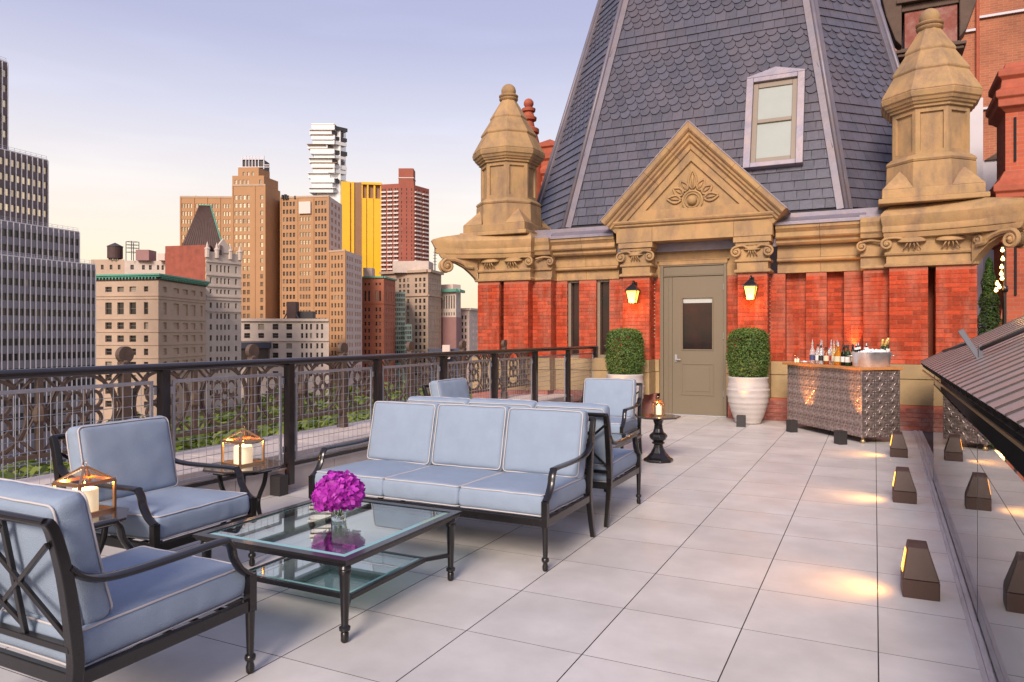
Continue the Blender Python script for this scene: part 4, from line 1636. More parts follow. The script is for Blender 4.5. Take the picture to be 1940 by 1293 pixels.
# ---- wall lanterns
def wall_lantern(x, y, z, lab):
    p = thing("wall_lantern", lab, "wall lantern", (x, y, z), 0, "lit lanterns on the brick pilasters")
    t = MB()
    t.box(-0.035, -0.012, 0.11, 0.035, 0.0, 0.21)
    t.tube(smooth_path([(0, -0.01, 0.17), (0, -0.06, 0.22), (0, -0.13, 0.215), (0, -0.14, 0.16)], 5), 0.011, 8)
    t.build("bracket", M['metal'], p, smooth=True, auto=40)
    t = MB()
    cy = -0.14
    t.lathe([(0.03, 0.165), (0.05, 0.15), (0.145, 0.075), (0.15, 0.06), (0.10, 0.058)], 4, (0, cy, 0), pi / 4)
    t.lathe([(0.018, 0.16), (0.022, 0.175), (0.01, 0.19), (0.003, 0.205)], 8, (0, cy, 0))
    t.build("cap", M['metal'], p)
    t = MB()
    for a in range(4):
        ca, sa = cos(pi / 4 + a * pi / 2), sin(pi / 4 + a * pi / 2)
        t.tube([(0.125 * ca, cy + 0.125 * sa, 0.06), (0.072 * ca, cy + 0.072 * sa, -0.14)], 0.007, 4)
    t.lathe([(0.066, -0.15), (0.08, -0.145), (0.078, -0.135), (0.066, -0.135)], 4, (0, cy, 0), pi / 4)
    t.build("frame", M['metal'], p)
    t = MB()
    t.lathe([(0.067, -0.134), (0.116, 0.056)], 4, (0, cy, 0), pi / 4)
    t.build("glowing_pane", M['lampglow'], p)
    p.scale = (1.08, 1.08, 1.08)
    point("bulb", p, (0, cy - 0.09, -0.16), 4.5, (1.0, 0.42, 0.10), 0.05)
    return p


wall_lantern(-3.80, PP - .003, 2.13, "lit black lantern on the brick pilaster left of the door")
wall_lantern(-1.815, PP - .003, 2.15, "lit black lantern on the brick pilaster right of the door")
# ================================================================== FURNITURE
def cushion_geo(w, d, h, r, crown=0.02, nx=26, ny=20, seed=0, wr=0.004):
    """soft box cushion centred on the origin"""
    def coords(L_, n):
        e = [0, .25 * r, .6 * r, r]
        a = [-L_ / 2 + q for q in e]
        inner = [-L_ / 2 + r + (L_ - 2 * r) * i / n for i in range(1, n)]
        return a + inner + [-q for q in reversed(a)]
    cx, cy, cz = coords(w, nx), coords(d, ny), coords(h, 3)
    m = MB()
    idx = {}

    def vert(x, y, z):
        key = (round(x, 5), round(y, 5), round(z, 5))
        if key in idx:
            return idx[key]
        q = Vector((max(-w / 2 + r, min(w / 2 - r, x)), max(-d / 2 + r, min(d / 2 - r, y)), max(-h / 2 + r, min(h / 2 - r, z))))
        p = Vector((x, y, z))
        dv = p - q
        if dv.length > 1e-7:
            p = q + dv.normalized() * r
        fx, fy = 1 - (2 * x / w) ** 2, 1 - (2 * y / d) ** 2
        p.z += (1 if z > 0 else -1) * crown * (max(fx, 0) ** .6) * (max(fy, 0) ** .6) * min(1, abs(z) / (h / 2))
        side = max(0, 1 - (abs(z) / (h / 2)) ** 2)
        p.x += (1 if x > 0 else -1) * 0.010 * side * (abs(2 * x / w) > .9)
        p.y += (1 if y > 0 else -1) * 0.010 * side * (abs(2 * y / d) > .9)
        nv = mnoise.noise_vector(Vector((x * 9 + seed, y * 9 - seed, z * 16)))
        nv2 = mnoise.noise_vector(Vector((x * 26 + seed, y * 26, z * 5 + seed)))
        p += nv * wr * 0.75 + nv2 * wr * (0.10 + 0.95 * side)
        m.v.append(tuple(p))
        idx[key] = len(m.v) - 1
        return idx[key]

    def sheet(A, B, f):
        for i in range(len(A) - 1):
            for j in range(len(B) - 1):
                m.f.append((vert(*f(A[i], B[j])), vert(*f(A[i + 1], B[j])), vert(*f(A[i + 1], B[j + 1])), vert(*f(A[i], B[j + 1]))))
                m.m.append(0)
    sheet(cx, cy, lambda a, b: (a, b, h / 2))
    sheet(cx, cy, lambda a, b: (a, b, -h / 2))
    sheet(cx, cz, lambda a, b: (a, d / 2, b))
    sheet(cx, cz, lambda a, b: (a, -d / 2, b))
    sheet(cy, cz, lambda a, b: (w / 2, a, b))
    sheet(cy, cz, lambda a, b: (-w / 2, a, b))
    pip = MB()
    for s in (-1, 1):
        z = s * (h / 2 - r * 0.22)
        loop = []
        R = r
        for (ox, oy, a0) in ((w / 2 - R, d / 2 - R, 0), (-w / 2 + R, d / 2 - R, 90), (-w / 2 + R, -d / 2 + R, 180), (w / 2 - R, -d / 2 + R, 270)):
            for i in range(5):
                a = radians(a0 + 90 * i / 4)
                loop.append((ox + (R * .86) * cos(a), oy + (R * .86) * sin(a), z))
        # subdivide the straights and follow the wobble
        out = []
        for i in range(len(loop)):
            p, q = Vector(loop[i]), Vector(loop[(i + 1) % len(loop)])
            k = max(1, int((q - p).length / 0.08))
            for t_ in range(k):
                g = p.lerp(q, t_ / k)
                nv = mnoise.noise_vector(Vector((g.x * 9 + seed, g.y * 9 - seed, g.z * 16)))
                out.append(g + nv * wr * 0.75 + Vector((0, 0, s * 0.0015)))
        pip.tube(out, 0.0044, 6, closed=True)
    return m, pip


def cushion(name, parent, w, d, h, r, loc, rx=0.0, rz=0.0, crown=0.02, seed=0, wr=0.004):
    m, pip = cushion_geo(w, d, h, r, crown, seed=seed, wr=wr)
    o = m.build(name, M['fabric'], parent, smooth=True)
    Mx = Matrix.Translation(loc) @ Matrix.Rotation(rz, 4, 'Z') @ Matrix.Rotation(rx, 4, 'X')
    o.matrix_basis = Mx
    WM[o] = WM[parent] @ Mx
    s = o.modifiers.new("sub", 'SUBSURF')
    s.levels = 1
    s.render_levels = 1
    pip.build("piping", M['piping'], o, smooth=True)
    return o


def seat_frame(name, label, cat, half, ncush, group):
    """local frame: front legs at y=0, back towards +y, facing -y; half = leg centre to centreline"""
    t = thing(name, label, cat, (0, 0, 0), 0, group)
    w2 = half
    for s in (-1, 1):
        m = MB()
        # turned front leg: square block on top, taper, ring, ball foot
        m.box(s * w2 - .019, -.019, 0.265, s * w2 + .019, .019, 0.425)
        m.lathe([(0.012, 0.0), (0.0175, 0.008), (0.0185, 0.03), (0.014, 0.045), (0.0145, 0.052), (0.022, 0.058), (0.024, 0.068), (0.022, 0.078), (0.0145, 0.084), (0.0155, 0.10), (0.0205, 0.262), (0.022, 0.268)], 14, (s * w2, 0, 0))
        m.build("leg", M['metal'], t, smooth=True, auto=40)
        # back leg and upright: one swept square bar
        m = MB()
        path = smooth_path([(s * w2, 0.845, 0.0), (s * w2, 0.795, 0.17), (s * w2, 0.765, 0.32), (s * w2, 0.772, 0.45), (s * w2, 0.80, 0.65), (s * w2, 0.838, 0.80), (s * w2, 0.862, 0.845)], 4)
        n = len(path)
        m.tube(path, [0.022 + 0.008 * sin(pi * i / (n - 1)) for i in range(n)], 4, up=(1, 0, 0))
        m.build("back_leg", M['metal'], t, bevel=0.004)
        # arm
        m = MB()
        path = smooth_path([(s * w2, 0.79, 0.675), (s * w2, 0.745, 0.635), (s * w2, 0.67, 0.607), (s * w2, 0.56, 0.597), (s * w2, 0.36, 0.597), (s * w2, 0.20, 0.600), (s * w2, 0.125, 0.598)], 5)
        m.tube(path, 0.0235, 8, flat=(0.62, 1.15), up=(1, 0, 0))
        path = smooth_path([(s * w2, 0.135, 0.603), (s * w2, 0.105, 0.565), (s * w2, 0.088, 0.51), (s * w2, 0.05, 0.455), (s * w2, -0.002, 0.418)], 5)
        m.tube(path, 0.0225, 8, flat=(0.66, 1.1), up=(1, 0, 0))
        m.build("armrest", M['metal'], t, smooth=True, auto=50)
    m = MB()
    m.box(-w2 + .018, -.014, 0.268, w2 - .018, .014, 0.318)
    m.box(-w2 + .018, 0.755, 0.268, w2 - .018, 0.783, 0.318)
    for s in (-1, 1):
        m.box(s * w2 - .014, 0.018, 0.268, s * w2 + .014, 0.76, 0.318)
    for i in range(1, 6):
        y = 0.76 * i / 6
        m.box(-w2 + .014, y - .012, 0.300, w2 - .014, y + .012, 0.314)
    m.build("seat_rail", M['metal'], t, bevel=0.004)
    # back panel: top rail, low rail, mullions and crossing diagonals
    m = MB()
    m.tube([(-w2 + .005, 0.858, 0.838), (w2 - .005, 0.858, 0.838)], 0.020, 8, flat=(1, .8))
    m.build("back_rail", M['metal'], t, bevel=0.003)
    m = MB()
    m.bar((-w2, 0.775, 0.40), (w2, 0.775, 0.40), 0.03, 0.024)
    m.build("low_back_rail", M['metal'], t, bevel=0.003)
    m = MB()
    nb = ncush if ncush > 1 else 1
    for b in range(nb):
        x0, x1 = -w2 + 2 * w2 * b / nb, -w2 + 2 * w2 * (b + 1) / nb
        zt, zb, yt, yb = 0.828, 0.41, 0.856, 0.778
        xs = [x0 + (x1 - x0) * q for q in (0.36, 0.64)]
        for x in xs:
            m.bar((x, yb, zb), (x, yt, zt), 0.022, 0.016, (0, 1, 0))
        m.bar((xs[0], yt, zt - .02), (x1, yb, zb + .02), 0.018, 0.014, (0, 1, 0))
        m.bar((xs[1], yt + .004, zt - .02), (x0, yb + .004, zb + .02), 0.018, 0.014, (0, 1, 0))
        m.bar((x0, yt, zt - .06), (xs[1], yb, zb + .03), 0.018, 0.014, (0, 1, 0))
        m.bar((x1, yt + .004, zt - .06), (xs[0], yb + .004, zb + .03), 0.018, 0.014, (0, 1, 0))
    m.build("back_lattice", M['metal'], t, bevel=0.002)
    cw = (2 * w2 - 0.035) / ncush
    for b in range(ncush):
        x = -w2 + .0175 + cw * (b + .5)
        cushion("seat_cushion", t, cw - .006, 0.735, 0.135, 0.026, (x, 0.372, 0.385), radians(-1.2), crown=0.018, seed=b * 3.1 + half, wr=0.0048)
        cushion("back_cushion", t, cw - (.012 if ncush > 1 else .045), 0.465, 0.124, 0.034, (x, 0.712 + 0.01 * ((b * 7) % 3 - 1), 0.668 + 0.004 * (b % 2)), radians(77), 0.012 * ((b * 5) % 3 - 1), crown=0.026, seed=b * 5.7 + 11 + half, wr=0.006)
    return t


sofa = seat_frame("sofa", "three seat blue grey sofa facing the glass coffee table with flowers", "sofa", 0.915, 3, "sofas back to back")
sofa.location = (-2.715, 4.10, 0)
copy_thing(sofa, (-2.715, 6.075, 0), pi, "blue grey sofa behind the front sofa, turned towards the brick tower", "sofas back to back")
GA = "blue grey armchairs on the terrace"
arm = seat_frame("armchair", "blue grey armchair with its lattice back to the camera at the lower left corner", "armchair", 0.35, 1, GA)
arm.location = (-2.74, 2.313, 0)
arm.rotation_euler = (0, 0, pi)
copy_thing(arm, (-3.47, 3.03, 0), -pi / 2 + pi + 0.02, "blue grey armchair by the railing between two side tables with lanterns", GA)
copy_thing(arm, (-2.83, 7.72, 0), 0.04, "blue grey armchair in front of the planter left of the door", GA)
copy_thing(arm, (-3.80, 7.45, 0), pi / 2 - 0.05, "blue grey armchair beside the railing, half hidden by the sofas", GA)

# ---- glass coffee tables
def coffee_table(loc, lab):
    t = thing("coffee_table", lab, "coffee table", loc, 0, "glass coffee tables between the seats")
    hx, hy, z = 0.505, 0.53, 0.402
    for sx in (-1, 1):
        for sy in (-1, 1):
            m = MB()
            m.lathe([(0.013, 0), (0.019, 0.008), (0.019, 0.045), (0.014, 0.05), (0.026, 0.058), (0.027, 0.072), (0.017, 0.08), (0.018, 0.12), (0.0255, 0.315), (0.029, 0.320), (0.031, 0.332), (0.027, 0.342), (0.031, 0.350), (0.026, 0.362)], 16, (sx * (hx - .05), sy * (hy - .05), 0))
            m.build("leg", M['metal'], t, smooth=True, auto=45)
    m = MB()
    prof = [(0.0, 0.0), (0.0, -0.014), (-0.010, -0.018), (-0.012, -0.030), (-0.028, -0.034), (-0.030, -0.045), (-0.065, -0.045), (-0.065, -0.010), (-0.050, -0.010), (-0.050, 0.0)]
    b = len(m.v)
    for (o_, zz) in prof:
        for (a, c) in ((-1, -1), (1, -1), (1, 1), (-1, 1)):
            m.v.append((a * (hx + o_), c * (hy + o_), z + zz))
    k = len(prof)
    for i in range(k):
        i2 = (i + 1) % k
        for j in range(4):
            j2 = (j + 1) % 4
            m.f.append((b + i * 4 + j, b + i * 4 + j2, b + i2 * 4 + j2, b + i2 * 4 + j))
            m.m.append(0)
    m.build("top_frame", M['metal'], t, bevel=0.0015)
    gx, gy = hx - .0508, hy - .0508
    m = MB()
    bw = 0.028
    zt = z - 0.0005
    m.box(-gx + bw, -gy + bw, z - .0095, gx - bw, gy - bw, zt)
    m.build("glass_top", M['tableglass'], t)
    m = MB()
    for (p, q) in (((-gx, -gy), (gx, -gy)), ((gx, -gy), (gx, gy)), ((gx, gy), (-gx, gy)), ((-gx, gy), (-gx, -gy))):
        pi_ = ((abs(p[0]) - bw) * (1 if p[0] > 0 else -1), (abs(p[1]) - bw) * (1 if p[1] > 0 else -1))
        qi = ((abs(q[0]) - bw) * (1 if q[0] > 0 else -1), (abs(q[1]) - bw) * (1 if q[1] > 0 else -1))
        m.quad((p[0], p[1], z - .006), (q[0], q[1], z - .006), (qi[0], qi[1], zt), (pi_[0], pi_[1], zt))
    m.build("glass_bevel", M['bevelglass'], t)
    # lower shelf
    sx, sy, zs = 0.365, 0.33, 0.150
    m = MB()
    for (p, q) in (((-sx, -sy), (sx, -sy)), ((sx, -sy), (sx, sy)), ((sx, sy), (-sx, sy)), ((-sx, sy), (-sx, -sy))):
        m.bar((*p, zs), (*q, zs), 0.026, 0.026)
    m.build("shelf_frame", M['metal'], t, bevel=0.003)
    for a in (-1, 1):
        for c in (-1, 1):
            m = MB()
            m.bar((a * sx, c * sy, zs), (a * (hx - .05), c * (hy - .05), zs), 0.022, 0.022)
            m.build("stretcher", M['metal'], t, bevel=0.003)
    m = MB()
    m.box(-sx + .03, -sy + .03, zs + .004, sx - .03, sy - .03, zs + .012)
    m.build("shelf_glass", M['tableglass'], t)
    m = MB()
    for (p, q) in (((-1, -1), (1, -1)), ((1, -1), (1, 1)), ((1, 1), (-1, 1)), ((-1, 1), (-1, -1))):
        o1, o2 = .0135, .03
        m.quad((p[0] * (sx - o1), p[1] * (sy - o1), zs + .010), (q[0] * (sx - o1), q[1] * (sy - o1), zs + .010), (q[0] * (sx - o2), q[1] * (sy - o2), zs + .012), (p[0] * (sx - o2), p[1] * (sy - o2), zs + .012))
    m.build("glass_bevel", M['bevelglass'], t)
    return t


ct = coffee_table((-2.685, 3.22, 0), "black framed glass coffee table with magenta flowers on it")
copy_thing(ct, (-2.66, 6.88, 0), 0, "black framed glass coffee table beyond the second sofa")

# ---- octagonal side tables
def oct_top(m, r, z, th=0.022, rim=0.008):
    k = 1 / cos(pi / 8)
    m.lathe([(r * .90 * k, z - th), (r * .93 * k, z - th), (r * k, z - th * .55), (r * k, z - rim * .4), (r * .985 * k, z)], 8, (0, 0, 0), pi / 8)


def side_table(loc, rz, lab):
    t = thing("side_table", lab, "side table", loc, rz, "octagonal side tables")
    z = 0.50
    m = MB()
    oct_top(m, 0.262, z)
    m.build("tabletop", M['table_dark'], t, bevel=0.002)
    m = MB()
    k = 1 / cos(pi / 8)
    m.lathe([(0.18 * k, z - .045), (0.195 * k, z - .045), (0.20 * k, z - .022)], 8, (0, 0, 0), pi / 8)
    m.build("apron", M['metal'], t)
    for a in range(4):
        m = MB()
        ca, sa = cos(pi / 4 + a * pi / 2), sin(pi / 4 + a * pi / 2)
        path = smooth_path([(0.16 * ca, 0.16 * sa, z - .04), (0.145 * ca, 0.145 * sa, z - .14), (0.105 * ca, 0.105 * sa, 0.24), (0.12 * ca, 0.12 * sa, 0.12), (0.175 * ca, 0.175 * sa, 0.03), (0.215 * ca, 0.215 * sa, 0.012)], 5)
        m.tube(path, 0.017, 8, flat=(1.0, 0.75))
        m.build("leg", M['metal'], t, smooth=True)
    m = MB()
    m.lathe([(0.10, 0.235), (0.115, 0.24), (0.115, 0.252), (0.10, 0.257)], 20)
    m.build("tie_ring", M['metal'], t, smooth=True, auto=40)
    return t


s1 = side_table((-3.72, 2.385, 0), 0.1, "dark octagonal side table between the two near armchairs")
copy_thing(s1, (-4.09, 3.89, 0), 0.0, "dark octagonal side table by the railing left of the sofa")

pt = thing("pedestal_table", "dark octagonal pedestal table with a small lantern near the entrance door", "side table", (-2.20, 8.20, 0))
m = MB()
oct_top(m, 0.235, 0.515)
m.build("tabletop", M['table_dark'], pt, bevel=0.002)
m = MB()
m.lathe([(0.165, 0.0), (0.17, 0.012), (0.165, 0.03), (0.13, 0.05), (0.085, 0.10), (0.058, 0.155), (0.05, 0.19), (0.07, 0.20), (0.075, 0.215), (0.055, 0.225), (0.085, 0.25), (0.105, 0.285), (0.09, 0.31), (0.062, 0.33), (0.05, 0.37), (0.045, 0.42), (0.06, 0.465), (0.10, 0.493)], 8, (0, 0, 0), pi / 8)
m.build("pedestal", M['metal'], pt, bevel=0.003)

# ---- candle lanterns (copper house shape) with candles inside
def lantern(loc, rz, size, h, lab, clab, power):
    g = "copper framed glass candle lanterns"
    t = thing("lantern", lab, "lantern", loc, rz, g)
    w = size / 2
    rh = size * 0.36
    m = MB()
    q = 0.0068
    for a in (-1, 1):
        for b in (-1, 1):
            m.bar((a * w, b * w, 0.0), (a * w, b * w, h), q * 2, q * 2, (1, 0, 0))
            m.bar((a * w, b * w, h), (a * .012, b * .012, h + rh), q * 1.6, q * 1.6, (0, 0, 1))
    for z in (q, h):
        for (p, r_) in (((-w, -w), (w, -w)), ((w, -w), (w, w)), ((w, w), (-w, w)), ((-w, w), (-w, -w))):
            m.bar((*p, z), (*r_, z), q * 2, q * 2.6)
    m.box(-.014, -.014, h + rh - .004, .014, .014, h + rh + .006)
    m.box(-w, -w, 0.0, w, w, 0.006)
    m.build("frame", M['copper'], t)
    m = MB()
    loop = [(w * cos(a) * .0, 0, 0) for a in (0,)]
    m.tube([(0.016 * cos(radians(a)), 0, h + rh + .018 + .016 * sin(radians(a))) for a in range(0, 360, 30)], 0.0022, 5, closed=True)
    m.build("ring", M['copper'], t, smooth=True)
    for (p, r_) in (((-w, -w), (w, -w)), ((w, -w), (w, w)), ((w, w), (-w, w)), ((-w, w), (-w, -w))):
        m = MB()
        m.quad((*p, .012), (*r_, .012), (*r_, h - .006), (*p, h - .006))
        m.build("pane", M['glass'], t)
        m = MB()
        m.quad((*p, h + .006), (*r_, h + .006), (r_[0] * .06, r_[1] * .06, h + rh), (p[0] * .06, p[1] * .06, h + rh))
        m.build("roof_pane", M['amberglass'], t)
    c = thing("candle", clab, "candle", (loc[0], loc[1], loc[2] + 0.0065), rz, "lit pillar candles")
    cr, ch = size * 0.33, h * 0.72
    m = MB()
    m.lathe([(cr, 0), (cr, ch - .004), (cr - .006, ch), (cr * .7, ch - .004), (cr * .3, ch - .014), (0.0001, ch - .016)], 24)
    m.build("wax", M['wax'], c, smooth=True, auto=45)
    m = MB()
    m.tube([(0, 0, ch - .018), (0.001, 0, ch + .004)], 0.0015, 5)
    m.build("wick", M['dark_room'], c)
    m = MB()
    m.lathe([(0.0005, ch + .002), (0.0055, ch + .010), (0.006, ch + .016), (0.003, ch + .028), (0.0003, ch + .04)], 10)
    m.build("flame", M['flame'], c, smooth=True)
    point("glow", c, (0, 0, ch + .022), power, (1.0, 0.50, 0.16), 0.012)
    return t


lantern((-3.765, 2.49, 0.5), 0.04, 0.20, 0.165, "copper glass lantern on the side table between the near armchairs", "lit ivory candle in the lantern nearest the camera", 1.5)
lantern((-4.13, 3.93, 0.5), -0.12, 0.20, 0.17, "copper glass lantern on the side table by the railing left of the sofa", "lit ivory candle in the lantern left of the sofa", 1.5)
lantern((-2.20, 8.21, 0.515), 0.5, 0.105, 0.145, "small copper glass lantern on the pedestal table near the door", "lit candle in the small lantern on the pedestal table", 1.0)

# ---- flowers
fa = thing("vase", "ribbed clear glass vase on the coffee table", "vase", (-2.70, 3.265, 0.4025))
m = MB()
prof = [(0.001, 0.0), (0.036, 0.0), (0.040, 0.004), (0.040, 0.10)]
n = 40
b = len(m.v)
for (r_, z) in ((0.038, 0.0), (0.040, 0.004), (0.041, 0.05), (0.042, 0.105), (0.038, 0.105), (0.036, 0.02), (0.0005, 0.018)):
    for j in range(n):
        rr = r_ * (1 + (0.035 if j % 2 and r_ > .039 else 0))
        m.v.append((rr * cos(2 * pi * j / n), rr * sin(2 * pi * j / n), z))
for i in range(6):
    for j in range(n):
        m.f.append((b + i * n + j, b + i * n + (j + 1) % n, b + (i + 1) * n + (j + 1) % n, b + (i + 1) * n + j))
        m.m.append(0)
m.f.append(tuple(b + j for j in range(n))[::-1])
m.m.append(0)
m.build("glass_body", M['vaseglass'], fa, smooth=True, auto=50)
fb = thing("flower_bunch", "round bunch of magenta hydrangea heads in the glass vase", "flowers", (-2.70, 3.265, 0.43))
m = MB()
rng = random.Random(3)
heads = [(0, 0, 0.135, 0.085)] + [(0.082 * cos(a), 0.082 * sin(a), 0.125 + 0.02 * (i % 2), 0.072) for i, a in enumerate([k * 2 * pi / 6 for k in range(6)])] + [(0.04 * cos(a), 0.04 * sin(a), 0.185, 0.065) for a in (0.5, 2.6, 4.7)]
for hi, (hx, hy, hz_, hr) in enumerate(heads):
    for i in range(34):
        zz = 1 - 2 * (i + .5) / 34
        th = i * 2.39996
        d = Vector((sqrt(1 - zz * zz) * cos(th), sqrt(1 - zz * zz) * sin(th), zz))
        if (Vector((hx, hy, 0)).length > .01) and d.dot(Vector((hx, hy, 0)).normalized()) < -0.75:
            continue
        c = Vector((hx, hy, hz_)) * .9 + d * hr * rng.uniform(.74, 1.0)
        s1_ = d.orthogonal().normalized()
        s2_ = d.cross(s1_)
        ro = rng.uniform(0, 6.28)
        for p in range(4):
            a = ro + p * pi / 2
            e = s1_ * cos(a) + s2_ * sin(a)
            f_ = d.cross(e)
            L_ = rng.uniform(.028, .042)
            cup = d * rng.uniform(.000, .018)
            m.add([c, c + e * L_ * .55 + f_ * L_ * .48 + cup, c + e * L_ + cup * 1.4, c + e * L_ * .55 - f_ * L_ * .48 + cup], [(0, 1, 2), (0, 2, 3)])
m.build("petals", M['petal'], fb)
m = MB()
for k in range(7):
    a = k * .9
    m.tube([(0.012 * cos(a), 0.012 * sin(a), -0.004), (0.03 * cos(a + .5), 0.03 * sin(a + .5), 0.09)], 0.003, 5)
m.build("stem", M['conleaf'], fb)

# ---- planters with clipped box bushes
def leafy(m, pts, size, rng, flat=0.6):
    for (p, nrm) in pts:
        d = (nrm + Vector((rng.uniform(-1, 1), rng.uniform(-1, 1), rng.uniform(-1, 1))) * flat).normalized()
        e = d.orthogonal().normalized()
        f_ = d.cross(e)
        a = rng.uniform(0, 6.28)
        u_ = e * cos(a) + f_ * sin(a)
        w_ = d.cross(u_)
        L_ = size * rng.uniform(.7, 1.3)
        m.add([p - u_ * L_ * .5, p + w_ * L_ * .27 + d * L_ * .08, p + u_ * L_ * .5, p - w_ * L_ * .27 + d * L_ * .08], [(0, 1, 2), (0, 2, 3)])


def planter(loc, lab, seed, blab=None):
    t = thing("planter", lab, "planter", loc, 0, "whitewashed planters beside the door")
    m = MB()
    prof = [(0.17, 0.0), (0.19, 0.01), (0.215, 0.06), (0.275, 0.22), (0.315, 0.38), (0.327, 0.48), (0.322, 0.58), (0.305, 0.70), (0.312, 0.715), (0.318, 0.74), (0.312, 0.755), (0.285, 0.755), (0.275, 0.70)]
    fine = smooth_path([(r_, z, 0) for r_, z in prof[:8]], 8)
    pr = [(p.x + 0.0030 * sin(p.y * 2 * pi / 0.085) + (0.010 if abs(p.y - .345) < .012 or abs(p.y - .545) < .012 else 0), p.y) for p in fine] + prof[8:]
    m.lathe(pr, 40, cap=False)
    m.build("pot", M['pot'], t, smooth=True)
    m = MB()
    m.lathe([(0.001, 0.705), (0.28, 0.70)], 24)
    m.build("soil", M['soil'], t)
    rng = random.Random(seed)
    m = MB()
    pts = []
    H0, HH, R0 = 0.70, 0.83, 0.325
    bias = rng.uniform(0, 10)

    def bush_r(q):
        low = 0.80 + 0.20 * min(1, q / .30)
        return R0 * low * (1 - .10 * max(0, q - .35)) * sqrt(max(0, 1 - max(0, (q - .72) / .285) ** 3.2))

    def wob(q):
        nz = mnoise.noise(q * 8 + Vector((bias, 0, 0))) + .5 * mnoise.noise(q * 19 + Vector((0, bias, 0)))
        return Vector((q.x * (1 + nz * .07), q.y * (1 + nz * .07), q.z + nz * .02))
    for i in range(15000):
        th = rng.uniform(0, 2 * pi)
        if rng.random() < .78:
            zz = rng.random()
            rr = bush_r(zz)
        else:
            rr = R0 * .9 * sqrt(rng.random())
            zz = 1.0
            while zz > .6 and bush_r(zz) < rr:
                zz -= .01
        k = 1 - abs(rng.gauss(0, .10)) if rng.random() < .9 else rng.uniform(1, 1.09)
        q = Vector((rr * k * cos(th), rr * k * sin(th), H0 + HH * (.5 + (zz - .5) * (.5 + .5 * k))))
        pts.append((wob(q), Vector((cos(th) * rr / R0, sin(th) * rr / R0, (zz - .35) * 1.5)).normalized()))
    leafy(m, pts, 0.031, rng, .95)
    g = thing("box_bush", blab, "topiary", (loc[0], loc[1], loc[2] + 0.0), 0, "clipped box bushes in the white planters")
    m.build("foliage", M['boxleaf'], g)
    m = MB()
    m.tube([(0, 0, .70), (0.01, 0, 1.0), (0, 0.01, 1.35)], [0.025, .018, .008], 8)
    for k in range(9):
        a = k * 2.4
        m.tube([(0, 0, .85 + k * .04), (0.22 * cos(a), 0.22 * sin(a), 1.0 + k * .045)], [0.008, 0.003], 5)
    m.build("stem", M['soil'], g)
    return t


planter((-1.83, 12.30, 0), "white banded ceramic planter right of the entrance door", 5, "clipped box bush in the white planter right of the door")
planter((-3.86, 12.20, 0), "white ceramic planter left of the entrance door behind the armchair", 9, "clipped box bush in the white planter left of the door")
uplight(-3.92, 11.70, 0.0, "black box uplight in front of the planter left of the door", (-3.89, 11.885, 0.88), 17, 42)

# ---- bar cart clad in pressed tin
BFL, BFR = Vector((-1.215, 12.12, 0)), Vector((-0.150, 10.65, 0))
bu = (BFR - BFL).normalized()
bv_ = Vector((-bu.y, bu.x, 0))
bang = atan2(bu.y, bu.x)
BL, BD, BZ0, BZ1 = (BFR - BFL).length, 0.56, 0.085, 0.965
bar = thing("bar_cart", "bar cart clad in pressed tin squares with a wooden top of bottles", "bar cart", tuple(BFL), bang)
m = MB()
m.box(0.006, 0.006, BZ0, BL - .006, BD - .006, BZ1)
m.build("body", M['tin_dark'], bar)
TS = 0.1415
tm = MB()
ts = TS - .003
tm.box(0, -0.004, 0, ts, 0.0, ts)
# low embossed flower with a boss and four corner leaves
c = ts / 2
for a in range(8):
    ca, sa = cos(a * pi / 4 + pi / 8), sin(a * pi / 4 + pi / 8)
    tm.add([(c + .014 * sa, -.004, c - .014 * ca), (c - .014 * sa, -.004, c + .014 * ca), (c + .056 * ca, -.004, c + .056 * sa), (c + .032 * ca, -.0085, c + .032 * sa)], [(0, 2, 3), (1, 3, 2), (0, 3, 1)])
for (a, b) in ((.010, .010), (ts - .010, .010), (.010, ts - .010), (ts - .010, ts - .010), (c, c)):
    tm.add([(a - .010, -.004, b), (a, -.004, b - .010), (a + .010, -.004, b), (a, -.004, b + .010), (a, -.009, b)], [(0, 1, 4), (1, 2, 4), (2, 3, 4), (3, 0, 4)])
for (a, b, w_, h_) in ((0, 0, ts, .004), (0, ts - .004, ts, .004), (0, 0, .004, ts), (ts - .004, 0, .004, ts)):
    tm.box(a, -.007, b, a + w_, -.004, b + h_)
tin_me = tm.mesh("tin_tile", M['tin'])
nx = int(BL / TS)
nz = 6
sx_ = BL / nx / TS
szz = (BZ1 - BZ0) / nz / TS
for i in range(nx):
    for j in range(nz):
        o = link_mesh("tin_tile", tin_me, bar)
        o.matrix_basis = Matrix.Translation((i * BL / nx, 0.006, BZ0 + j * (BZ1 - BZ0) / nz)) @ Matrix.Diagonal((sx_, 1, szz, 1))
ny = int(BD / TS)
sy_ = BD / ny / TS
for i in range(ny):
    for j in range(nz):
        o = link_mesh("tin_tile", tin_me, bar)
        o.matrix_basis = Matrix.Translation((BL - .006, i * BD / ny, BZ0 + j * (BZ1 - BZ0) / nz)) @ Matrix.Rotation(pi / 2, 4, 'Z') @ Matrix.Diagonal((sy_, 1, szz, 1))
m = MB()
m.box(-.07, -.05, BZ1 + .001, BL + .03, BD + .03, BZ1 + .036)
m.build("wood_top", M['wood'], bar, bevel=0.006)
for (x, y) in ((0.05, .05), (BL - .05, .05), (BL - .05, BD - .05), (.05, BD - .05)):
    m = MB()
    m.sphere((x, y, .03), .03, 14, 8)
    m.box(x - .012, y - .012, .05, x + .012, y + .012, BZ0)
    m.build("caster", M['brass'], bar, smooth=True, auto=40)
m = MB()
m.box(BL - .02, -.012, BZ0, BL + .010, .012, BZ1)
m.build("corner_trim", M['tin'], bar, bevel=.003)


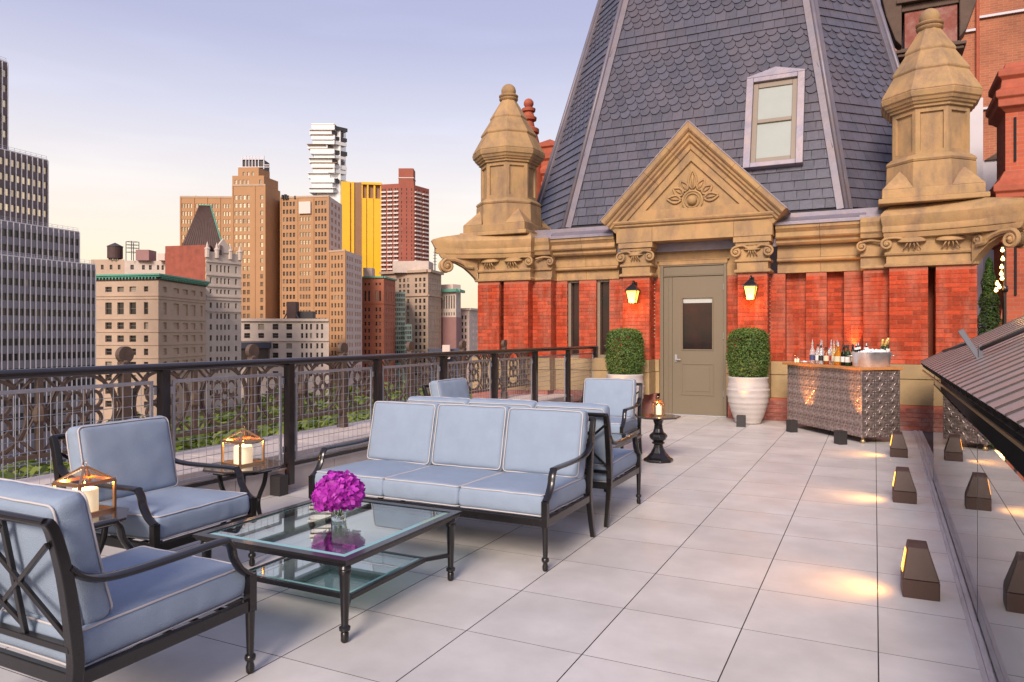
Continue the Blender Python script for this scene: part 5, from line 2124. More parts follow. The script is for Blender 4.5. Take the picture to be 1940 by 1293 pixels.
def bar_pt(a, b, z=BZ1 + .037):
    p = BFL + bu * a + bv_ * b
    return (p.x, p.y, z)


def liquid_mat(name, col, trans=0.8, rough=.05):
    m_ = bpy.data.materials.new(name)
    m_.use_nodes = True
    p = m_.node_tree.nodes["Principled BSDF"]
    p.inputs["Base Color"].default_value = (*col, 1)
    p.inputs["Roughness"].default_value = rough
    p.inputs["Transmission Weight"].default_value = trans
    p.inputs["IOR"].default_value = 1.2
    return m_


GL = {'clear': liquid_mat("clear_bottle_glass", (.86, .90, .92), .75), 'amber': liquid_mat("amber_spirit", (.80, .33, .04), .7), 'dark': liquid_mat("dark_bottle_glass", (.012, .014, .010), 0.0, .08),
      'brown': liquid_mat("brown_spirit", (.50, .13, .03), .6), 'green': liquid_mat("green_bottle_glass", (.02, .045, .02), 0.0, .08), 'pale': liquid_mat("pale_spirit", (.86, .74, .45), .7)}
LB = {'white': mat("white_label", (.75, .72, .68), .6), 'navy': mat("navy_label", (.05, .06, .16), .5), 'black': mat("black_label", (.02, .02, .022), .5), 'red': mat("red_label", (.45, .03, .03), .5), 'cream': mat("cream_label", (.62, .56, .40), .6),
      'foil': mat("gold_foil", (.78, .55, .18), .35, metal=.7), 'cap': mat("bottle_cap", (.03, .03, .03), .4), 'silver': mat("pourer", (.7, .7, .72), .25, metal=.9)}


def bottle(loc, lab, glass, r=.038, h=.24, neck=.09, label_m='white', lab_h=(.05, .13), cap='cap', pour=False, tilt=None, name="bottle", group="bottles on the bar cart"):
    t = thing(name, lab, "bottle", loc, 0, group)
    if tilt:
        t.rotation_euler = tilt
    hb = h - neck
    m = MB()
    m.lathe([(.001, .003), (r * .85, 0), (r, .006), (r, hb - .03), (r * .93, hb - .012), (r * .5, hb + .022), (r * .34, hb + .045), (r * .34, h - .02), (r * .40, h - .018), (r * .40, h)], 18)
    m.build("glass_body", GL[glass], t, smooth=True, auto=50)
    m = MB()
    m.lathe([(r + .0012, lab_h[0]), (r + .0012, lab_h[1])], 18, cap=False)
    m.build("paper_label", LB[label_m], t, smooth=True)
    m = MB()
    if cap == 'foil':
        m.lathe([(r * .50, h - .085), (r * .42, h - .05), (r * .44, h - .02), (r * .46, h), (r * .36, h + .012), (.001, h + .014)], 14)
        m.build("cap", LB['foil'], t, smooth=True)
    elif pour:
        m.lathe([(r * .42, h - .004), (r * .42, h + .014), (r * .16, h + .02), (r * .10, h + .06), (.001, h + .062)], 10)
        m.build("pourer", LB['silver'], t, smooth=True, auto=40)
    else:
        m.lathe([(r * .42, h - .03), (r * .42, h + .004), (.001, h + .005)], 12)
        m.build("cap", LB[cap], t, smooth=True, auto=40)
    return t


specs = [(.44, .15, 'clear', .040, .30, 'navy', True, "clear bottle with a navy label, leftmost in the row on the bar"),
         (.42, .32, 'clear', .034, .29, 'white', True, "clear bottle with a white label behind the navy labelled one"),
         (.62, .34, 'clear', .036, .30, 'white', True, "clear bottle in the back row with a metal pourer"),
         (.60, .14, 'clear', .037, .285, 'white', False, "clear white labelled bottle with a black cap in the front row"),
         (.71, .12, 'clear', .034, .27, 'black', False, "clear bottle with a black label and black cap"),
         (.78, .33, 'pale', .036, .29, 'cream', True, "pale spirit bottle in the back row"),
         (.82, .13, 'brown', .036, .245, 'cream', False, "brown spirit bottle with a cream label"),
         (.70, .26, 'clear', .034, .27, 'red', False, "clear bottle with a red label in the back row"),
         (.90, .20, 'pale', .033, .29, 'cream', True, "slim pale bottle with a tall metal pourer"),
         (1.08, .15, 'amber', .058, .27, 'cream', True, "broad decanter of amber spirit with a tall pourer"),
         (1.235, .13, 'dark', .039, .285, 'white', False, "dark wine bottle with a white label in the front row beside the amber decanter"),
         (1.36, .11, 'green', .039, .285, 'white', False, "dark green wine bottle with a white label next to the steel tub")]
specs += [(.52, .24, 'clear', .033, .30, 'white', True, "slender clear bottle with a pourer between the front and back rows"),
          (.98, .33, 'brown', .035, .27, 'black', False, "brown bottle with a black label behind the amber decanter"),
          (1.16, .32, 'dark', .036, .29, 'cream', False, "dark bottle with a cream label in the back row beside the tub")]
for (a, b, g_, r_, h_, l_, po, lab) in specs:
    bottle(bar_pt(a, b), lab, g_, r_, h_, .10, l_, (.05, .125), 'red' if l_ == 'red' else 'cap', po)
TUBA = radians(28)
# oval tub of ice with bottles
tub = thing("ice_tub", "oval galvanised tub filled with ice on the right end of the bar", "tub", bar_pt(1.60, .29), TUBA)
m = MB()
n = 36
b0 = 0
prof = [(.88, 0.0), (.90, .004), (1.0, .175), (1.03, .182), (1.03, .190), (.99, .190), (.97, .17), (.90, .02)]
for (s_, z) in prof:
    for j in range(n):
        a = 2 * pi * j / n
        m.v.append((.265 * s_ * cos(a), .18 * s_ * sin(a), z * 1.05))
for i in range(len(prof) - 1):
    for j in range(n):
        m.f.append((i * n + j, i * n + (j + 1) % n, (i + 1) * n + (j + 1) % n, (i + 1) * n + j))
        m.m.append(0)
m.f.append(tuple(range(n))[::-1])
m.m.append(0)
m.f.append(tuple((len(prof) - 1) * n + j for j in range(n)))
m.m.append(0)
m.build("tub_wall", M['zinc'], tub, smooth=True, auto=40)
for s in (-1, 1):
    m = MB()
    m.tube([(s * .27, -.045, .15), (s * .305, -.04, .145), (s * .305, .04, .145), (s * .27, .045, .15)], .006, 6)
    m.build("handle", M['zinc'], tub, smooth=True)
ic = thing("ice", "heap of ice cubes in the galvanised tub", "ice", bar_pt(1.60, .29), TUBA)
ic["kind"] = "stuff"
m = MB()
rng = random.Random(4)
for k in range(170):
    a, q = rng.uniform(0, 6.28), sqrt(rng.random()) * .88
    x, y = .255 * q * cos(a), .17 * q * sin(a)
    z = .15 + .06 * (1 - q * q) + rng.uniform(-.015, .012)
    s_ = .014
    R = Matrix.Rotation(rng.uniform(0, 3), 3, 'X') @ Matrix.Rotation(rng.uniform(0, 3), 3, 'Z')
    e = [R @ Vector(v_) * 2 * s_ for v_ in ((1, 0, 0), (0, 1, 0), (0, 0, 1))]
    m.fbox(Vector((x, y, z)) - (e[0] + e[1] + e[2]) / 2, *e)
m.build("ice_cubes", M['ice'], ic)


def in_tub(x, y, z):
    R = Matrix.Rotation(TUBA, 3, 'Z')
    p = Vector(bar_pt(1.60, .29)) + R @ Vector((x, y, z))
    return tuple(p)


for (x, y, z, lab, tx_, ty_) in ((-.17, .03, .10, "beer bottle with a white cap at the left end of the ice tub", .05, -.10), (-.13, .07, .105, "second beer bottle in the ice tub, behind the leftmost one", 0.0, -.05), (-.05, .05, .10, "beer bottle standing alone in the middle of the ice tub", .05, .05)):
    bottle(in_tub(x, y, z), lab, 'dark', .028, .21, .08, 'white', (.13, .16), 'silver', False, (tx_, ty_, 0), "beer_bottle", "bottles in the ice tub")
for (x, y, z, lab, tx_, ty_) in ((.115, -.02, .10, "gold foiled champagne bottle leaning left in the ice tub", .1, .30), (.15, .04, .09, "gold foiled champagne bottle standing behind the other two in the tub", .05, .10), (.19, -.01, .11, "gold foiled champagne bottle at the right end of the ice tub", .1, .12)):
    bottle(in_tub(x, y, z), lab, 'green', .040, .27, .13, 'white', (.10, .14), 'foil', False, (tx_, ty_, 0), "champagne_bottle", "bottles in the ice tub")
# small items on the left of the bar
gd = thing("glass_cloche", "small clear glass dome with white candles on the left end of the bar", "glass dome", bar_pt(.03, .14))
m = MB()
m.lathe([(.060, 0), (.062, .02), (.060, .07), (.048, .105), (.025, .125), (.008, .132), (.01, .145), (.001, .15)], 20)
m.build("dome", M['glass'], gd, smooth=True)
for (x, y) in ((-.018, 0), (.02, .01)):
    cd = thing("tea_candle", ("short white candle under the glass dome, on the left" if x < 0 else "short white candle under the glass dome, on the right"), "candle", tuple(Vector(bar_pt(.03, .14)) + Vector((x, y, 0.001))), 0, "short candles under the glass dome")
    m = MB()
    m.lathe([(.015, 0), (.015, .055), (.001, .055)], 14)
    m.build("wax", M['wax'], cd, smooth=True, auto=40)
pd_ = thing("glass_dish", "low pale glass dish on the bar left of the bottles", "dish", bar_pt(.25, .14))
m = MB()
m.lathe([(.001, .004), (.06, .004), (.085, .028), (.09, .028), (.062, 0.0), (.001, 0.0)], 24)
m.build("dish", M['zinc'], pd_, smooth=True)
# ================================================================== CLOSE NEIGHBOURS
def brick_tex(name, c1, c2, mortar, scale, bw=.5, rh=.25, rough=.85, rot=None, stain=None):
    m = bpy.data.materials.new(name)
    m.use_nodes = True
    nt = m.node_tree
    N, Lk = nt.nodes, nt.links
    p = N["Principled BSDF"]
    p.inputs["Roughness"].default_value = rough
    tc = N.new("ShaderNodeTexCoord")
    sp = N.new("ShaderNodeSeparateXYZ")
    cb = N.new("ShaderNodeCombineXYZ")
    ad = N.new("ShaderNodeMath")
    Lk.new(tc.outputs["Object"], sp.inputs[0])
    Lk.new(sp.outputs[0], ad.inputs[0])
    Lk.new(sp.outputs[1], ad.inputs[1])
    Lk.new(ad.outputs[0], cb.inputs[0])
    Lk.new(sp.outputs[2], cb.inputs[1])
    b = N.new("ShaderNodeTexBrick")
    b.inputs["Scale"].default_value = scale
    b.inputs["Mortar Size"].default_value = .012
    b.inputs["Brick Width"].default_value = bw
    b.inputs["Row Height"].default_value = rh
    b.inputs["Color1"].default_value = (*c1, 1)
    b.inputs["Color2"].default_value = (*c2, 1)
    b.inputs["Mortar"].default_value = (*mortar, 1)
    Lk.new(cb.outputs[0], b.inputs["Vector"])
    n = N.new("ShaderNodeTexNoise")
    n.inputs["Scale"].default_value = .9
    n.inputs["Detail"].default_value = 7
    Lk.new(tc.outputs["Object"], n.inputs["Vector"])
    mr = N.new("ShaderNodeMapRange")
    mr.inputs["From Min"].default_value = .3
    mr.inputs["From Max"].default_value = .7
    mr.inputs["To Min"].default_value = .78
    mr.inputs["To Max"].default_value = 1.2
    Lk.new(n.outputs[0], mr.inputs[0])
    s = N.new("ShaderNodeVectorMath")
    s.operation = 'SCALE'
    Lk.new(b.outputs[0], s.inputs[0])
    Lk.new(mr.outputs[0], s.inputs["Scale"])
    Lk.new(s.outputs[0], p.inputs["Base Color"])
    bp = N.new("ShaderNodeBump")
    bp.inputs["Strength"].default_value = .3
    bp.inputs["Distance"].default_value = .01
    Lk.new(b.outputs["Fac"], bp.inputs["Height"])
    bp.invert = True
    Lk.new(bp.outputs[0], p.inputs["Normal"])
    return m


M['orange_brick'] = brick_tex("orange_brick_wall", (.40, .13, .06), (.32, .10, .048), (.36, .22, .15), 2.4, .55, .17)
M['chimney_brick'] = brick_tex("chimney_brick", (.46, .10, .045), (.38, .08, .04), (.36, .16, .10), 2.4, .5, .17)
M['terracotta'] = mat("terracotta", (.36, .082, .04), .75, var=.2, vscale=8, bump=.2, bscale=60)
M['brown_stone'] = mat("dark_brownstone", (.10, .062, .045), .8, var=.25, vscale=6, bump=.2)
M['grey_render'] = mat("grey_render", (.34, .31, .33), .85, var=.12, vscale=2)
M['white_render'] = mat("pale_render", (.58, .54, .57), .85, var=.06, vscale=2)

bw_ = thing("brick_building", "tall orange brick building wall with pale string courses behind the tower", "building", (2, 26, -38))
mb = MB()
mb.box(-1.0, 26, -38, 0.86, 34, 11.75)
mb.box(0.861, 26.02, -38, 14.0, 34, 18.0)
mb.build("wall", M['orange_brick'], bw_, world_space=True)
for (x0, x1, z) in ((-1.0, .84, 11.6), (1.75, 2.75, 10.55), (2.8, 9, 10.9), (2.25, 2.72, 7.78), (2.8, 9, 8.15)):
    mb = MB()
    mb.box(x0, 25.93, z, x1, 26.0, z + .07)
    mb.build("string_course", M['white_render'], bw_, world_space=True)
mb = MB()
mb.tube([(2.77, 25.93, -2), (2.77, 25.93, 16)], .05, 8)
mb.build("downpipe", M['terracotta'], bw_, world_space=True)

ot = thing("brick_oriel", "dark brownstone and red brick oriel with heavy brackets beside the slate roof", "building", (1.0, 18.4, -5))
mb = MB()
mb.box(.50, 18.0, -5, 1.52, 20, 7.3)
mb.build("shaft", M['brown_stone'], ot, world_space=True)
mb = MB()
mb.box(.58, 17.9, 7.55, 1.55, 20, 8.35)
mb.build("brick_panel", M['plinth_brick'], ot, world_space=True)
mb = MB()
mb.box(.44, 17.75, 7.36, 1.66, 20, 7.43)
mb.box(.40, 17.70, 7.43, 1.70, 20, 7.50)
mb.box(.50, 17.8, 7.50, 1.60, 20, 7.55)
mb.box(.52, 17.85, 8.352, 1.58, 20, 8.50)
mb.box(.42, 17.72, 8.50, 1.66, 20, 8.58)
mb.box(.52, 17.85, 8.58, 1.58, 20, 9.6)
mb.build("cornice", M['brown_stone'], ot, world_space=True, bevel=.015)
for s, x in ((-1, .50), (1, 1.60)):
    mb = MB()
    p = [(0, 7.6), (0, 9.6), (s * .55, 9.6), (s * .42, 8.9), (s * .30, 8.3), (s * .12, 7.75)]
    mb.extr(p, (x - s * .02, 17.78, 0), (1, 0, 0), (0, 0, 1), (0, .5, 0))
    mb.build("bracket", M['brown_stone'], ot, world_space=True, bevel=.02)

ch = thing("brick_chimney", "ornate moulded red brick chimney at the right edge of the frame", "chimney", (2.52, 15.6, -1))


def sq_stack(m, c, levels):
    b = None
    for (h, z) in levels:
        k = len(m.v)
        m.v += [(c[0] + a * h, c[1] + d * h, z) for a, d in ((-1, -1), (1, -1), (1, 1), (-1, 1))]
        if b is not None:
            for i in range(4):
                m.f.append((b + i, b + (i + 1) % 4, k + (i + 1) % 4, k + i))
                m.m.append(0)
        b = k
    m.f.append((b, b + 1, b + 2, b + 3))
    m.m.append(0)


mb = MB()
sq_stack(mb, (2.52, 15.6), [(.66, -1), (.66, 1.45), (.62, 1.5), (.56, 1.85), (.54, 1.9), (.54, 3.62)])
sq_stack(mb, (2.52, 15.6), [(.50, 4.22), (.50, 5.25)])
mb.build("shaft", M['chimney_brick'], ch, world_space=True)
for k in range(5):
    x = 2.52 - .38 + k * .19
    for (ya, za, zb) in ((15.03, 2.1, 3.4), (15.07, 4.4, 5.15)):
        mb = MB()
        mb.box(x, ya, za, x + .035, ya + .035, zb)
        mb.build("slot", M['dark_room'], ch, world_space=True)  # near-black bars on the face paint the shade of uncut slots
mb = MB()
sq_stack(mb, (2.52, 15.6), [(.56, 3.0), (.60, 3.03), (.60, 3.1), (.56, 3.13)])
mb.build("moulded_band", M['terracotta'], ch, world_space=True, bevel=.01)
mb = MB()
sq_stack(mb, (2.52, 15.6), [(.54, 3.60), (.60, 3.66), (.60, 3.72), (.66, 3.76), (.66, 3.84), (.70, 3.88), (.70, 3.98), (.60, 4.08), (.56, 4.16), (.52, 4.24)])
mb.build("moulded_band", M['terracotta'], ch, world_space=True, bevel=.01)
mb = MB()
sq_stack(mb, (2.52, 15.6), [(.50, 5.24), (.56, 5.30), (.62, 5.34), (.62, 5.46), (.66, 5.50), (.66, 5.60), (.58, 5.66), (.56, 5.8), (.62, 5.86), (.62, 5.96), (.52, 6.02), (.50, 6.10)])
mb.build("moulded_band", M['terracotta'], ch, world_space=True, bevel=.01)

gb = thing("roof_bulkhead", "pale grey rooftop bulkhead with a small dark gable between turret and chimney", "building", (2.6, 18.6, -5))
mb = MB()
mb.box(1.76, 18.0, -5, 2.02, 18.4, 6.35)
mb.build("white_pier", M['white_render'], gb, world_space=True)
mb = MB()
mb.box(2.021, 18.15, -5, 3.6, 20, 4.02)
mb.build("grey_wall", M['grey_render'], gb, world_space=True)
mb = MB()
mb.box(2.021, 18.1, 4.23, 3.6, 20, 5.05)
mb.build("white_wall", M['white_render'], gb, world_space=True)
mb = MB()
mb.box(1.98, 18.02, 4.021, 3.7, 20, 4.225)
mb.build("beam", M['brown_stone'], gb, world_space=True)
mb = MB()
mb.extr([(2.05, 5.052), (3.2, 5.052), (2.65, 5.42)], (0, 18.05, 0), (1, 0, 0), (0, 0, 1), (0, 1.6, 0))
mb.build("gable", M['brown_stone'], gb, world_space=True)

# conifer, pole and string of bulbs at the right of the pavilion
cn = thing("conifer", "narrow green conifer squeezed behind the right corner pier", "tree", (1.70, 14.4, 0))
rng = random.Random(12)
pts = []
for i in range(5200):
    z = rng.random() ** .9
    R = .25 * (1 - z) ** .55 * (1 + .15 * sin(z * 40)) * (1 - abs(rng.gauss(0, .2)))
    th = rng.uniform(0, 2 * pi)
    pts.append((Vector((R * cos(th), R * sin(th), .55 + 2.15 * z)), Vector((cos(th), sin(th), 1.0)).normalized()))
m = MB()
leafy(m, pts, .045, rng, .6)
m.build("foliage", M['conleaf'], cn)
m = MB()
m.tube([(0, 0, 0), (0, 0, 1.4), (0, 0, 2.5)], [.04, .03, .008], 8)
m.build("trunk", M['soil'], cn)
pl = thing("lamp_pole", "dark pole with a ball joint hung with a string of bulbs", "pole", (1.86, 14.0, 0))
m = MB()
m.lathe([(.03, 0), (.03, 2.10), (.05, 2.12), (.055, 2.16), (.05, 2.20), (.03, 2.22), (.025, 2.95), (.001, 2.97)], 12)
m.build("shaft", M['rail'], pl, smooth=True, auto=40)
sl_ = thing("string_lights", "string of glowing amber bulbs hanging beside the dark pole", "string lights", (1.80, 13.9, 2.4))
bp_ = [(.02, 0, .37), (.025, 0, .23), (0.01, 0, .10), (.005, 0, -.005), (.015, 0, -.08), (-.05, 0, -.16), (-.02, 0, -.215), (-.065, 0, -.265)]
m = MB()
m.tube(smooth_path([(0.04, 0, .5)] + [(a, b + .02, c + .035) for a, b, c in bp_], 4), .005, 5)
m.build("wire", M['rail'], sl_)
m = MB()
m.sphere((0, 0, 0), .026, 12, 8)
m.lathe([(.012, .02), (.012, .045)], 8)
bm_ = m.mesh("bulb", M['bulbglow'], True)
for a in bp_:
    link_mesh("bulb", bm_, sl_).location = a
point("glow", sl_, (-.05, -.1, 0), 2.0, (1, .5, .15), .1)

# red terracotta chimneys behind the left turret
c2 = thing("terracotta_finial", "red terracotta ball finial rising behind the left sandstone turret", "finial", (-8.02, 17.2, 2))
m = MB()
m.lathe([(.40, 0), (.40, 3.3), (.30, 4.3), (.22, 4.6), (.27, 4.62), (.27, 4.72), (.16, 4.78), (.13, 4.92), (.20, 4.95), (.21, 5.02), (.15, 5.06), (.12, 5.15), (.17, 5.18), (.18, 5.25), (.12, 5.28)] + [(.13 * cos(radians(a)), 5.39 + .13 * sin(radians(a))) for a in range(-50, 91, 20)], 16)
m.build("shaft", M['terracotta'], c2, smooth=True, auto=40)
c3 = thing("brick_chimney", "red brick chimney with a stepped cap between the left turret and the slate roof", "chimney", (-7.55, 17.5, 0))
m = MB()
sq_stack(m, (0, 0), [(.27, 0), (.27, 5.05)])
m.build("shaft", M['chimney_brick'], c3)
m = MB()
sq_stack(m, (0, 0), [(.27, 5.0), (.34, 5.06), (.34, 5.14), (.38, 5.18), (.38, 5.30), (.30, 5.36), (.30, 5.48), (.36, 5.54), (.37, 5.64), (.28, 5.74), (.28, 5.86), (.34, 5.92), (.35, 6.05), (.25, 6.12), (.25, 6.2), (.30, 6.24), (.30, 6.32), (.02, 6.48)])
m.build("moulded_cap", M['terracotta'], c3, bevel=.008)

# ================================================================== CITY
CS, SN = cos(YAW), sin(YAW)
F_ = 1390.0
GZ = -38.0


def at(px, D):
    lat = (px - 970) / F_ * D
    return Vector((lat * CS - D * SN, lat * SN + D * CS))


def hz_(py, D):
    return EYE + (632 - py) * D / F_


ground = MB()
n = 48
ground.v = [(6000 * cos(2 * pi * i / n), 6000 * sin(2 * pi * i / n), GZ) for i in range(n)]
ground.f = [tuple(range(n))]
ground.m = [0]
M['street'] = mat("street_asphalt", (.06, .055, .055), .9, var=.3, vscale=.05, coord="Object")
tag(ground.build("ground", M['street']), "dark street level far below the terrace", None, None, "structure")


def window_glass(name, base, rough=.06, var=.5, spec=.5, metal=.0):
    m = bpy.data.materials.new(name)
    m.use_nodes = True
    nt = m.node_tree
    N, Lk = nt.nodes, nt.links
    p = N["Principled BSDF"]
    oi = N.new("ShaderNodeObjectInfo")
    gi = N.new("ShaderNodeNewGeometry")
    ad = N.new("ShaderNodeMath")
    Lk.new(oi.outputs["Random"], ad.inputs[0])
    Lk.new(gi.outputs["Random Per Island"], ad.inputs[1])
    fr = N.new("ShaderNodeMath")
    fr.operation = 'FRACT'
    Lk.new(ad.outputs[0], fr.inputs[0])
    cr = N.new("ShaderNodeValToRGB")
    e = cr.color_ramp.elements
    e[0].color = (*[c * (1 - var) for c in base], 1)
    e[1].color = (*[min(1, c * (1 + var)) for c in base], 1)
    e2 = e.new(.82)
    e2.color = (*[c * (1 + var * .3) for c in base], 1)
    e3 = e.new(.90)
    e3.color = (.33, .28, .22, 1)            # drawn blinds
    Lk.new(fr.outputs[0], cr.inputs[0])
    Lk.new(cr.outputs[0], p.inputs["Base Color"])
    p.inputs["Roughness"].default_value = rough
    p.inputs["Specular IOR Level"].default_value = spec
    p.inputs["Metallic"].default_value = metal
    p.inputs["IOR"].default_value = 1.5
    return m


M['wglass'] = window_glass("city_window_glass", (.035, .030, .028))
M['wglass_sunset'] = window_glass("sunset_tinted_glass", (.74, .62, .46), .10, .35, .9, .85)  # pane colour is tinted gold to carry the sunset reflection
M['wglass_dark'] = window_glass("office_glass", (.050, .042, .040), .08, .5)
M['wframe'] = mat("sash_frames", (.20, .17, .15), .6)
M['spandrel'] = mat("lavender_spandrel_panel", (.235, .215, .25), .5, var=.08, vscale=.2)
M['spandrel_dark'] = mat("dark_brown_spandrel", (.15, .112, .112), .5)
M['mullion'] = mat("white_mullion", (.68, .64, .67), .5)
M['limestone'] = mat("warm_limestone", (.46, .33, .24), .85, var=.10, vscale=.35, stain=(.30, .20, .15), stain_scale=.12, stain_amt=.22)
M['limestone2'] = mat("pale_limestone", (.55, .45, .385), .85, var=.10, vscale=.35, stain=(.36, .28, .24), stain_scale=.12, stain_amt=.2)
M['buff'] = mat("buff_brick", (.49, .37, .27), .85, var=.10, vscale=.3)
M['copper_green'] = mat("verdigris_copper", (.10, .33, .24), .6, var=.15, vscale=1)
M['brown_brick'] = mat("tan_brick", (.43, .235, .115), .85, var=.10, vscale=.2, stain=(.30, .15, .07), stain_scale=.05, stain_amt=.2)
M['pink_brick'] = mat("pink_brick_and_lit_side", (.66, .50, .43), .85, var=.08, vscale=.2)  # also carries the sky light painted onto the tan tower's side walls
M['ochre'] = mat("sun_painted_granite", (.76, .42, .022), .24, var=.07, vscale=.1)  # brown granite with the low sun's gold put into its colour
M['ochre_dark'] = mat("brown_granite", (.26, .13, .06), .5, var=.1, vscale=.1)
M['red_tower'] = mat("red_tower_brick", (.30, .085, .055), .85, var=.12, vscale=.15)
M['balcony'] = mat("white_balcony", (.62, .55, .50), .7)
M['redbrown'] = mat("red_brown_brick", (.42, .14, .075), .85, var=.12, vscale=.25)
M['party_brick'] = mat("party_wall_brick", (.27, .072, .045), .85, var=.25, vscale=.5, bump=.3, bscale=4)
M['purple_brick'] = mat("dusky_brick", (.30, .16, .15), .85, var=.1, vscale=.2)
M['roof_dark'] = mat("bronze_mansard", (.070, .036, .031), .7, metal=.0, var=.2, vscale=.6)
M['greenglass'] = mat("green_glass_wall", (.16, .24, .22), .15, spec=.8, var=.3, vscale=.3)
M['whiteglass'] = mat("white_glass_slab", (.72, .70, .68), .18, spec=.8, var=.06)
M['blue_roof'] = mat("dark_blue_metal", (.05, .055, .085), .5)
M['steel_far'] = mat("rooftop_steel", (.05, .045, .045), .6)


def groups(ns, fill=.62, gap=.9, margin=.5):
    """window columns in groups: ns = windows per group; returns (u0, u1) fractions"""
    unit = sum(ns) + gap * (len(ns) - 1) + 2 * margin
    out, x = [], margin
    for k, n_ in enumerate(ns):
        for i in range(n_):
            out.append(((x + (1 - fill) / 2) / unit, (x + (1 + fill) / 2) / unit))
            x += 1
        x += gap
    return out


def floors(z1, z0, fh, wh, off=.5):
    """window rows from the top down: first sill-to-head pair below z1-off"""
    out = []
    z = z1 - off
    while z - wh > z0:
        out.append((z - wh, z))
        z -= fh
    return out


class Bld:
    def __init__(self, name, label, A, D, cat="building"):
        p = at(A, D)
        self.t = thing(name, label, cat, (p.x, p.y, GZ))
        self.cache = {}
        self.loose = {}
        self.count = 0

    def facade(self, A, B, z0, z1, wall, cols=(), rows=(), inset=.35, glass=None, frame=None, single=False, bars=1, name="wall"):
        A, B = Vector(A), Vector(B)
        L_ = (B - A).length
        u = (B - A) / L_
        nrm = Vector((u.y, -u.x))
        m = MB()
        P = lambda a, z, d=0.0: (A.x + u.x * a - nrm.x * d, A.y + u.y * a - nrm.y * d, z)
        zc = z1
        for (za, zb) in sorted(rows, key=lambda r: -r[1]):
            if zb < zc:
                m.quad(P(0, zb), P(L_, zb), P(L_, zc), P(0, zc))
            x = 0
            for (a, b) in cols:
                a, b = a * L_, b * L_
                m.quad(P(x, za), P(a, za), P(a, zb), P(x, zb))
                m.quad(P(a, za), P(a, za, inset), P(a, zb, inset), P(a, zb))
                m.quad(P(b, za, inset), P(b, za), P(b, zb), P(b, zb, inset))
                m.quad(P(a, za), P(b, za), P(b, za, inset), P(a, za, inset))
                m.quad(P(a, zb, inset), P(b, zb, inset), P(b, zb), P(a, zb))
                self.window(P(a, za, inset), u, b - a, zb - za, nrm, glass or M['wglass'], frame or M['wframe'], single, bars)
                x = b
            m.quad(P(x, za), P(L_, za), P(L_, zb), P(x, zb))
            zc = za
        m.quad(P(0, z0), P(L_, z0), P(L_, zc), P(0, zc))
        return m.build(name, wall, self.t, world_space=True)

    def wgeo(self, m, T, w, h, bars):
        m.add([T(0, 0, 0), T(w, 0, 0), T(w, h, 0), T(0, h, 0)], [(0, 1, 2, 3)], 0)
        f = min(.09, w * .09)
        q = [(0, 0, w, f), (0, h - f, w, h), (0, f, f, h - f), (w - f, f, w, h - f)]
        if bars:
            q.append((f, h * .5 - f * .5, w - f, h * .5 + f * .5))
        for (a, b, c_, d) in q:
            m.add([T(a, b, .04), T(c_, b, .04), T(c_, d, .04), T(a, d, .04)], [(0, 1, 2, 3)], 1)

    def window(self, o, u, w, h, nrm, glass, frame, single, bars):
        o = Vector(o)
        if single and self.count < 300:
            key = (round(w, 2), round(h, 2), glass.name)
            if key not in self.cache:
                m = MB()
                self.wgeo(m, lambda a, b, c_: Vector((a, -c_, b)), w, h, bars)
                self.cache[key] = m.mesh("window", [glass, frame])
            ob = link_mesh("window", self.cache[key], self.t, True)
            ob.matrix_basis = Matrix.Translation(o) @ Matrix.Rotation(atan2(u.y, u.x), 4, 'Z')
            self.count += 1
        else:
            m = self.loose.setdefault((glass.name, frame.name), (MB(), glass, frame))[0]
            self.wgeo(m, lambda a, b, c_: o + Vector((u.x * a + nrm.x * c_, u.y * a + nrm.y * c_, b)), w, h, bars)

    def block(self, plan, z0, z1, m_, name="roof"):
        """closed core a little inside the facades, with its roof"""
        m = MB()
        m.prism([(p.x, p.y) for p in plan], z0, z1)
        return m.build(name, m_, self.t, world_space=True)

    def bx(self, A, B, depth, z0, z1, m_, name, out=0.0):
        """box on the line A-B, out in front by `out`, going back by depth"""
        A, B = Vector(A), Vector(B)
        u = (B - A).normalized()
        nrm = Vector((u.y, -u.x))
        a, b = A + nrm * out, B + nrm * out
        m = MB()
        m.prism([(a.x, a.y), (b.x, b.y), (b.x - nrm.x * depth, b.y - nrm.y * depth), (a.x - nrm.x * depth, a.y - nrm.y * depth)], z0, z1)
        return m.build(name, m_, self.t, world_space=True)

    def done(self):
        for (m, g, f) in self.loose.values():
            tag(m.build("window_grid", [g, f], self.t, world_space=True), None, kind="stuff")


def back(p, k):
    """push a plan point straight away from the terrace"""
    d = p.normalized()
    return p + d * k


# 1 ---- office tower with white mullions, stepping up to the left
b = Bld("office_tower", "grey glass office tower with white vertical mullions stepping up at the left edge", 90, 155)
P180, P0_ = at(180, 170), at(0, 148.2)
ul = (P0_ - P180)
uL = ul.length
ul.normalize()
far = P180 + ul * 150
pts_r = {180: P180}


def on_line(px):
    d = at(px, 1.0)
    # intersection of the view ray with the facade line
    a = Matrix(((d.x, -ul.x), (d.y, -ul.y)))
    s = a.inverted() @ P180
    return d * s[0]


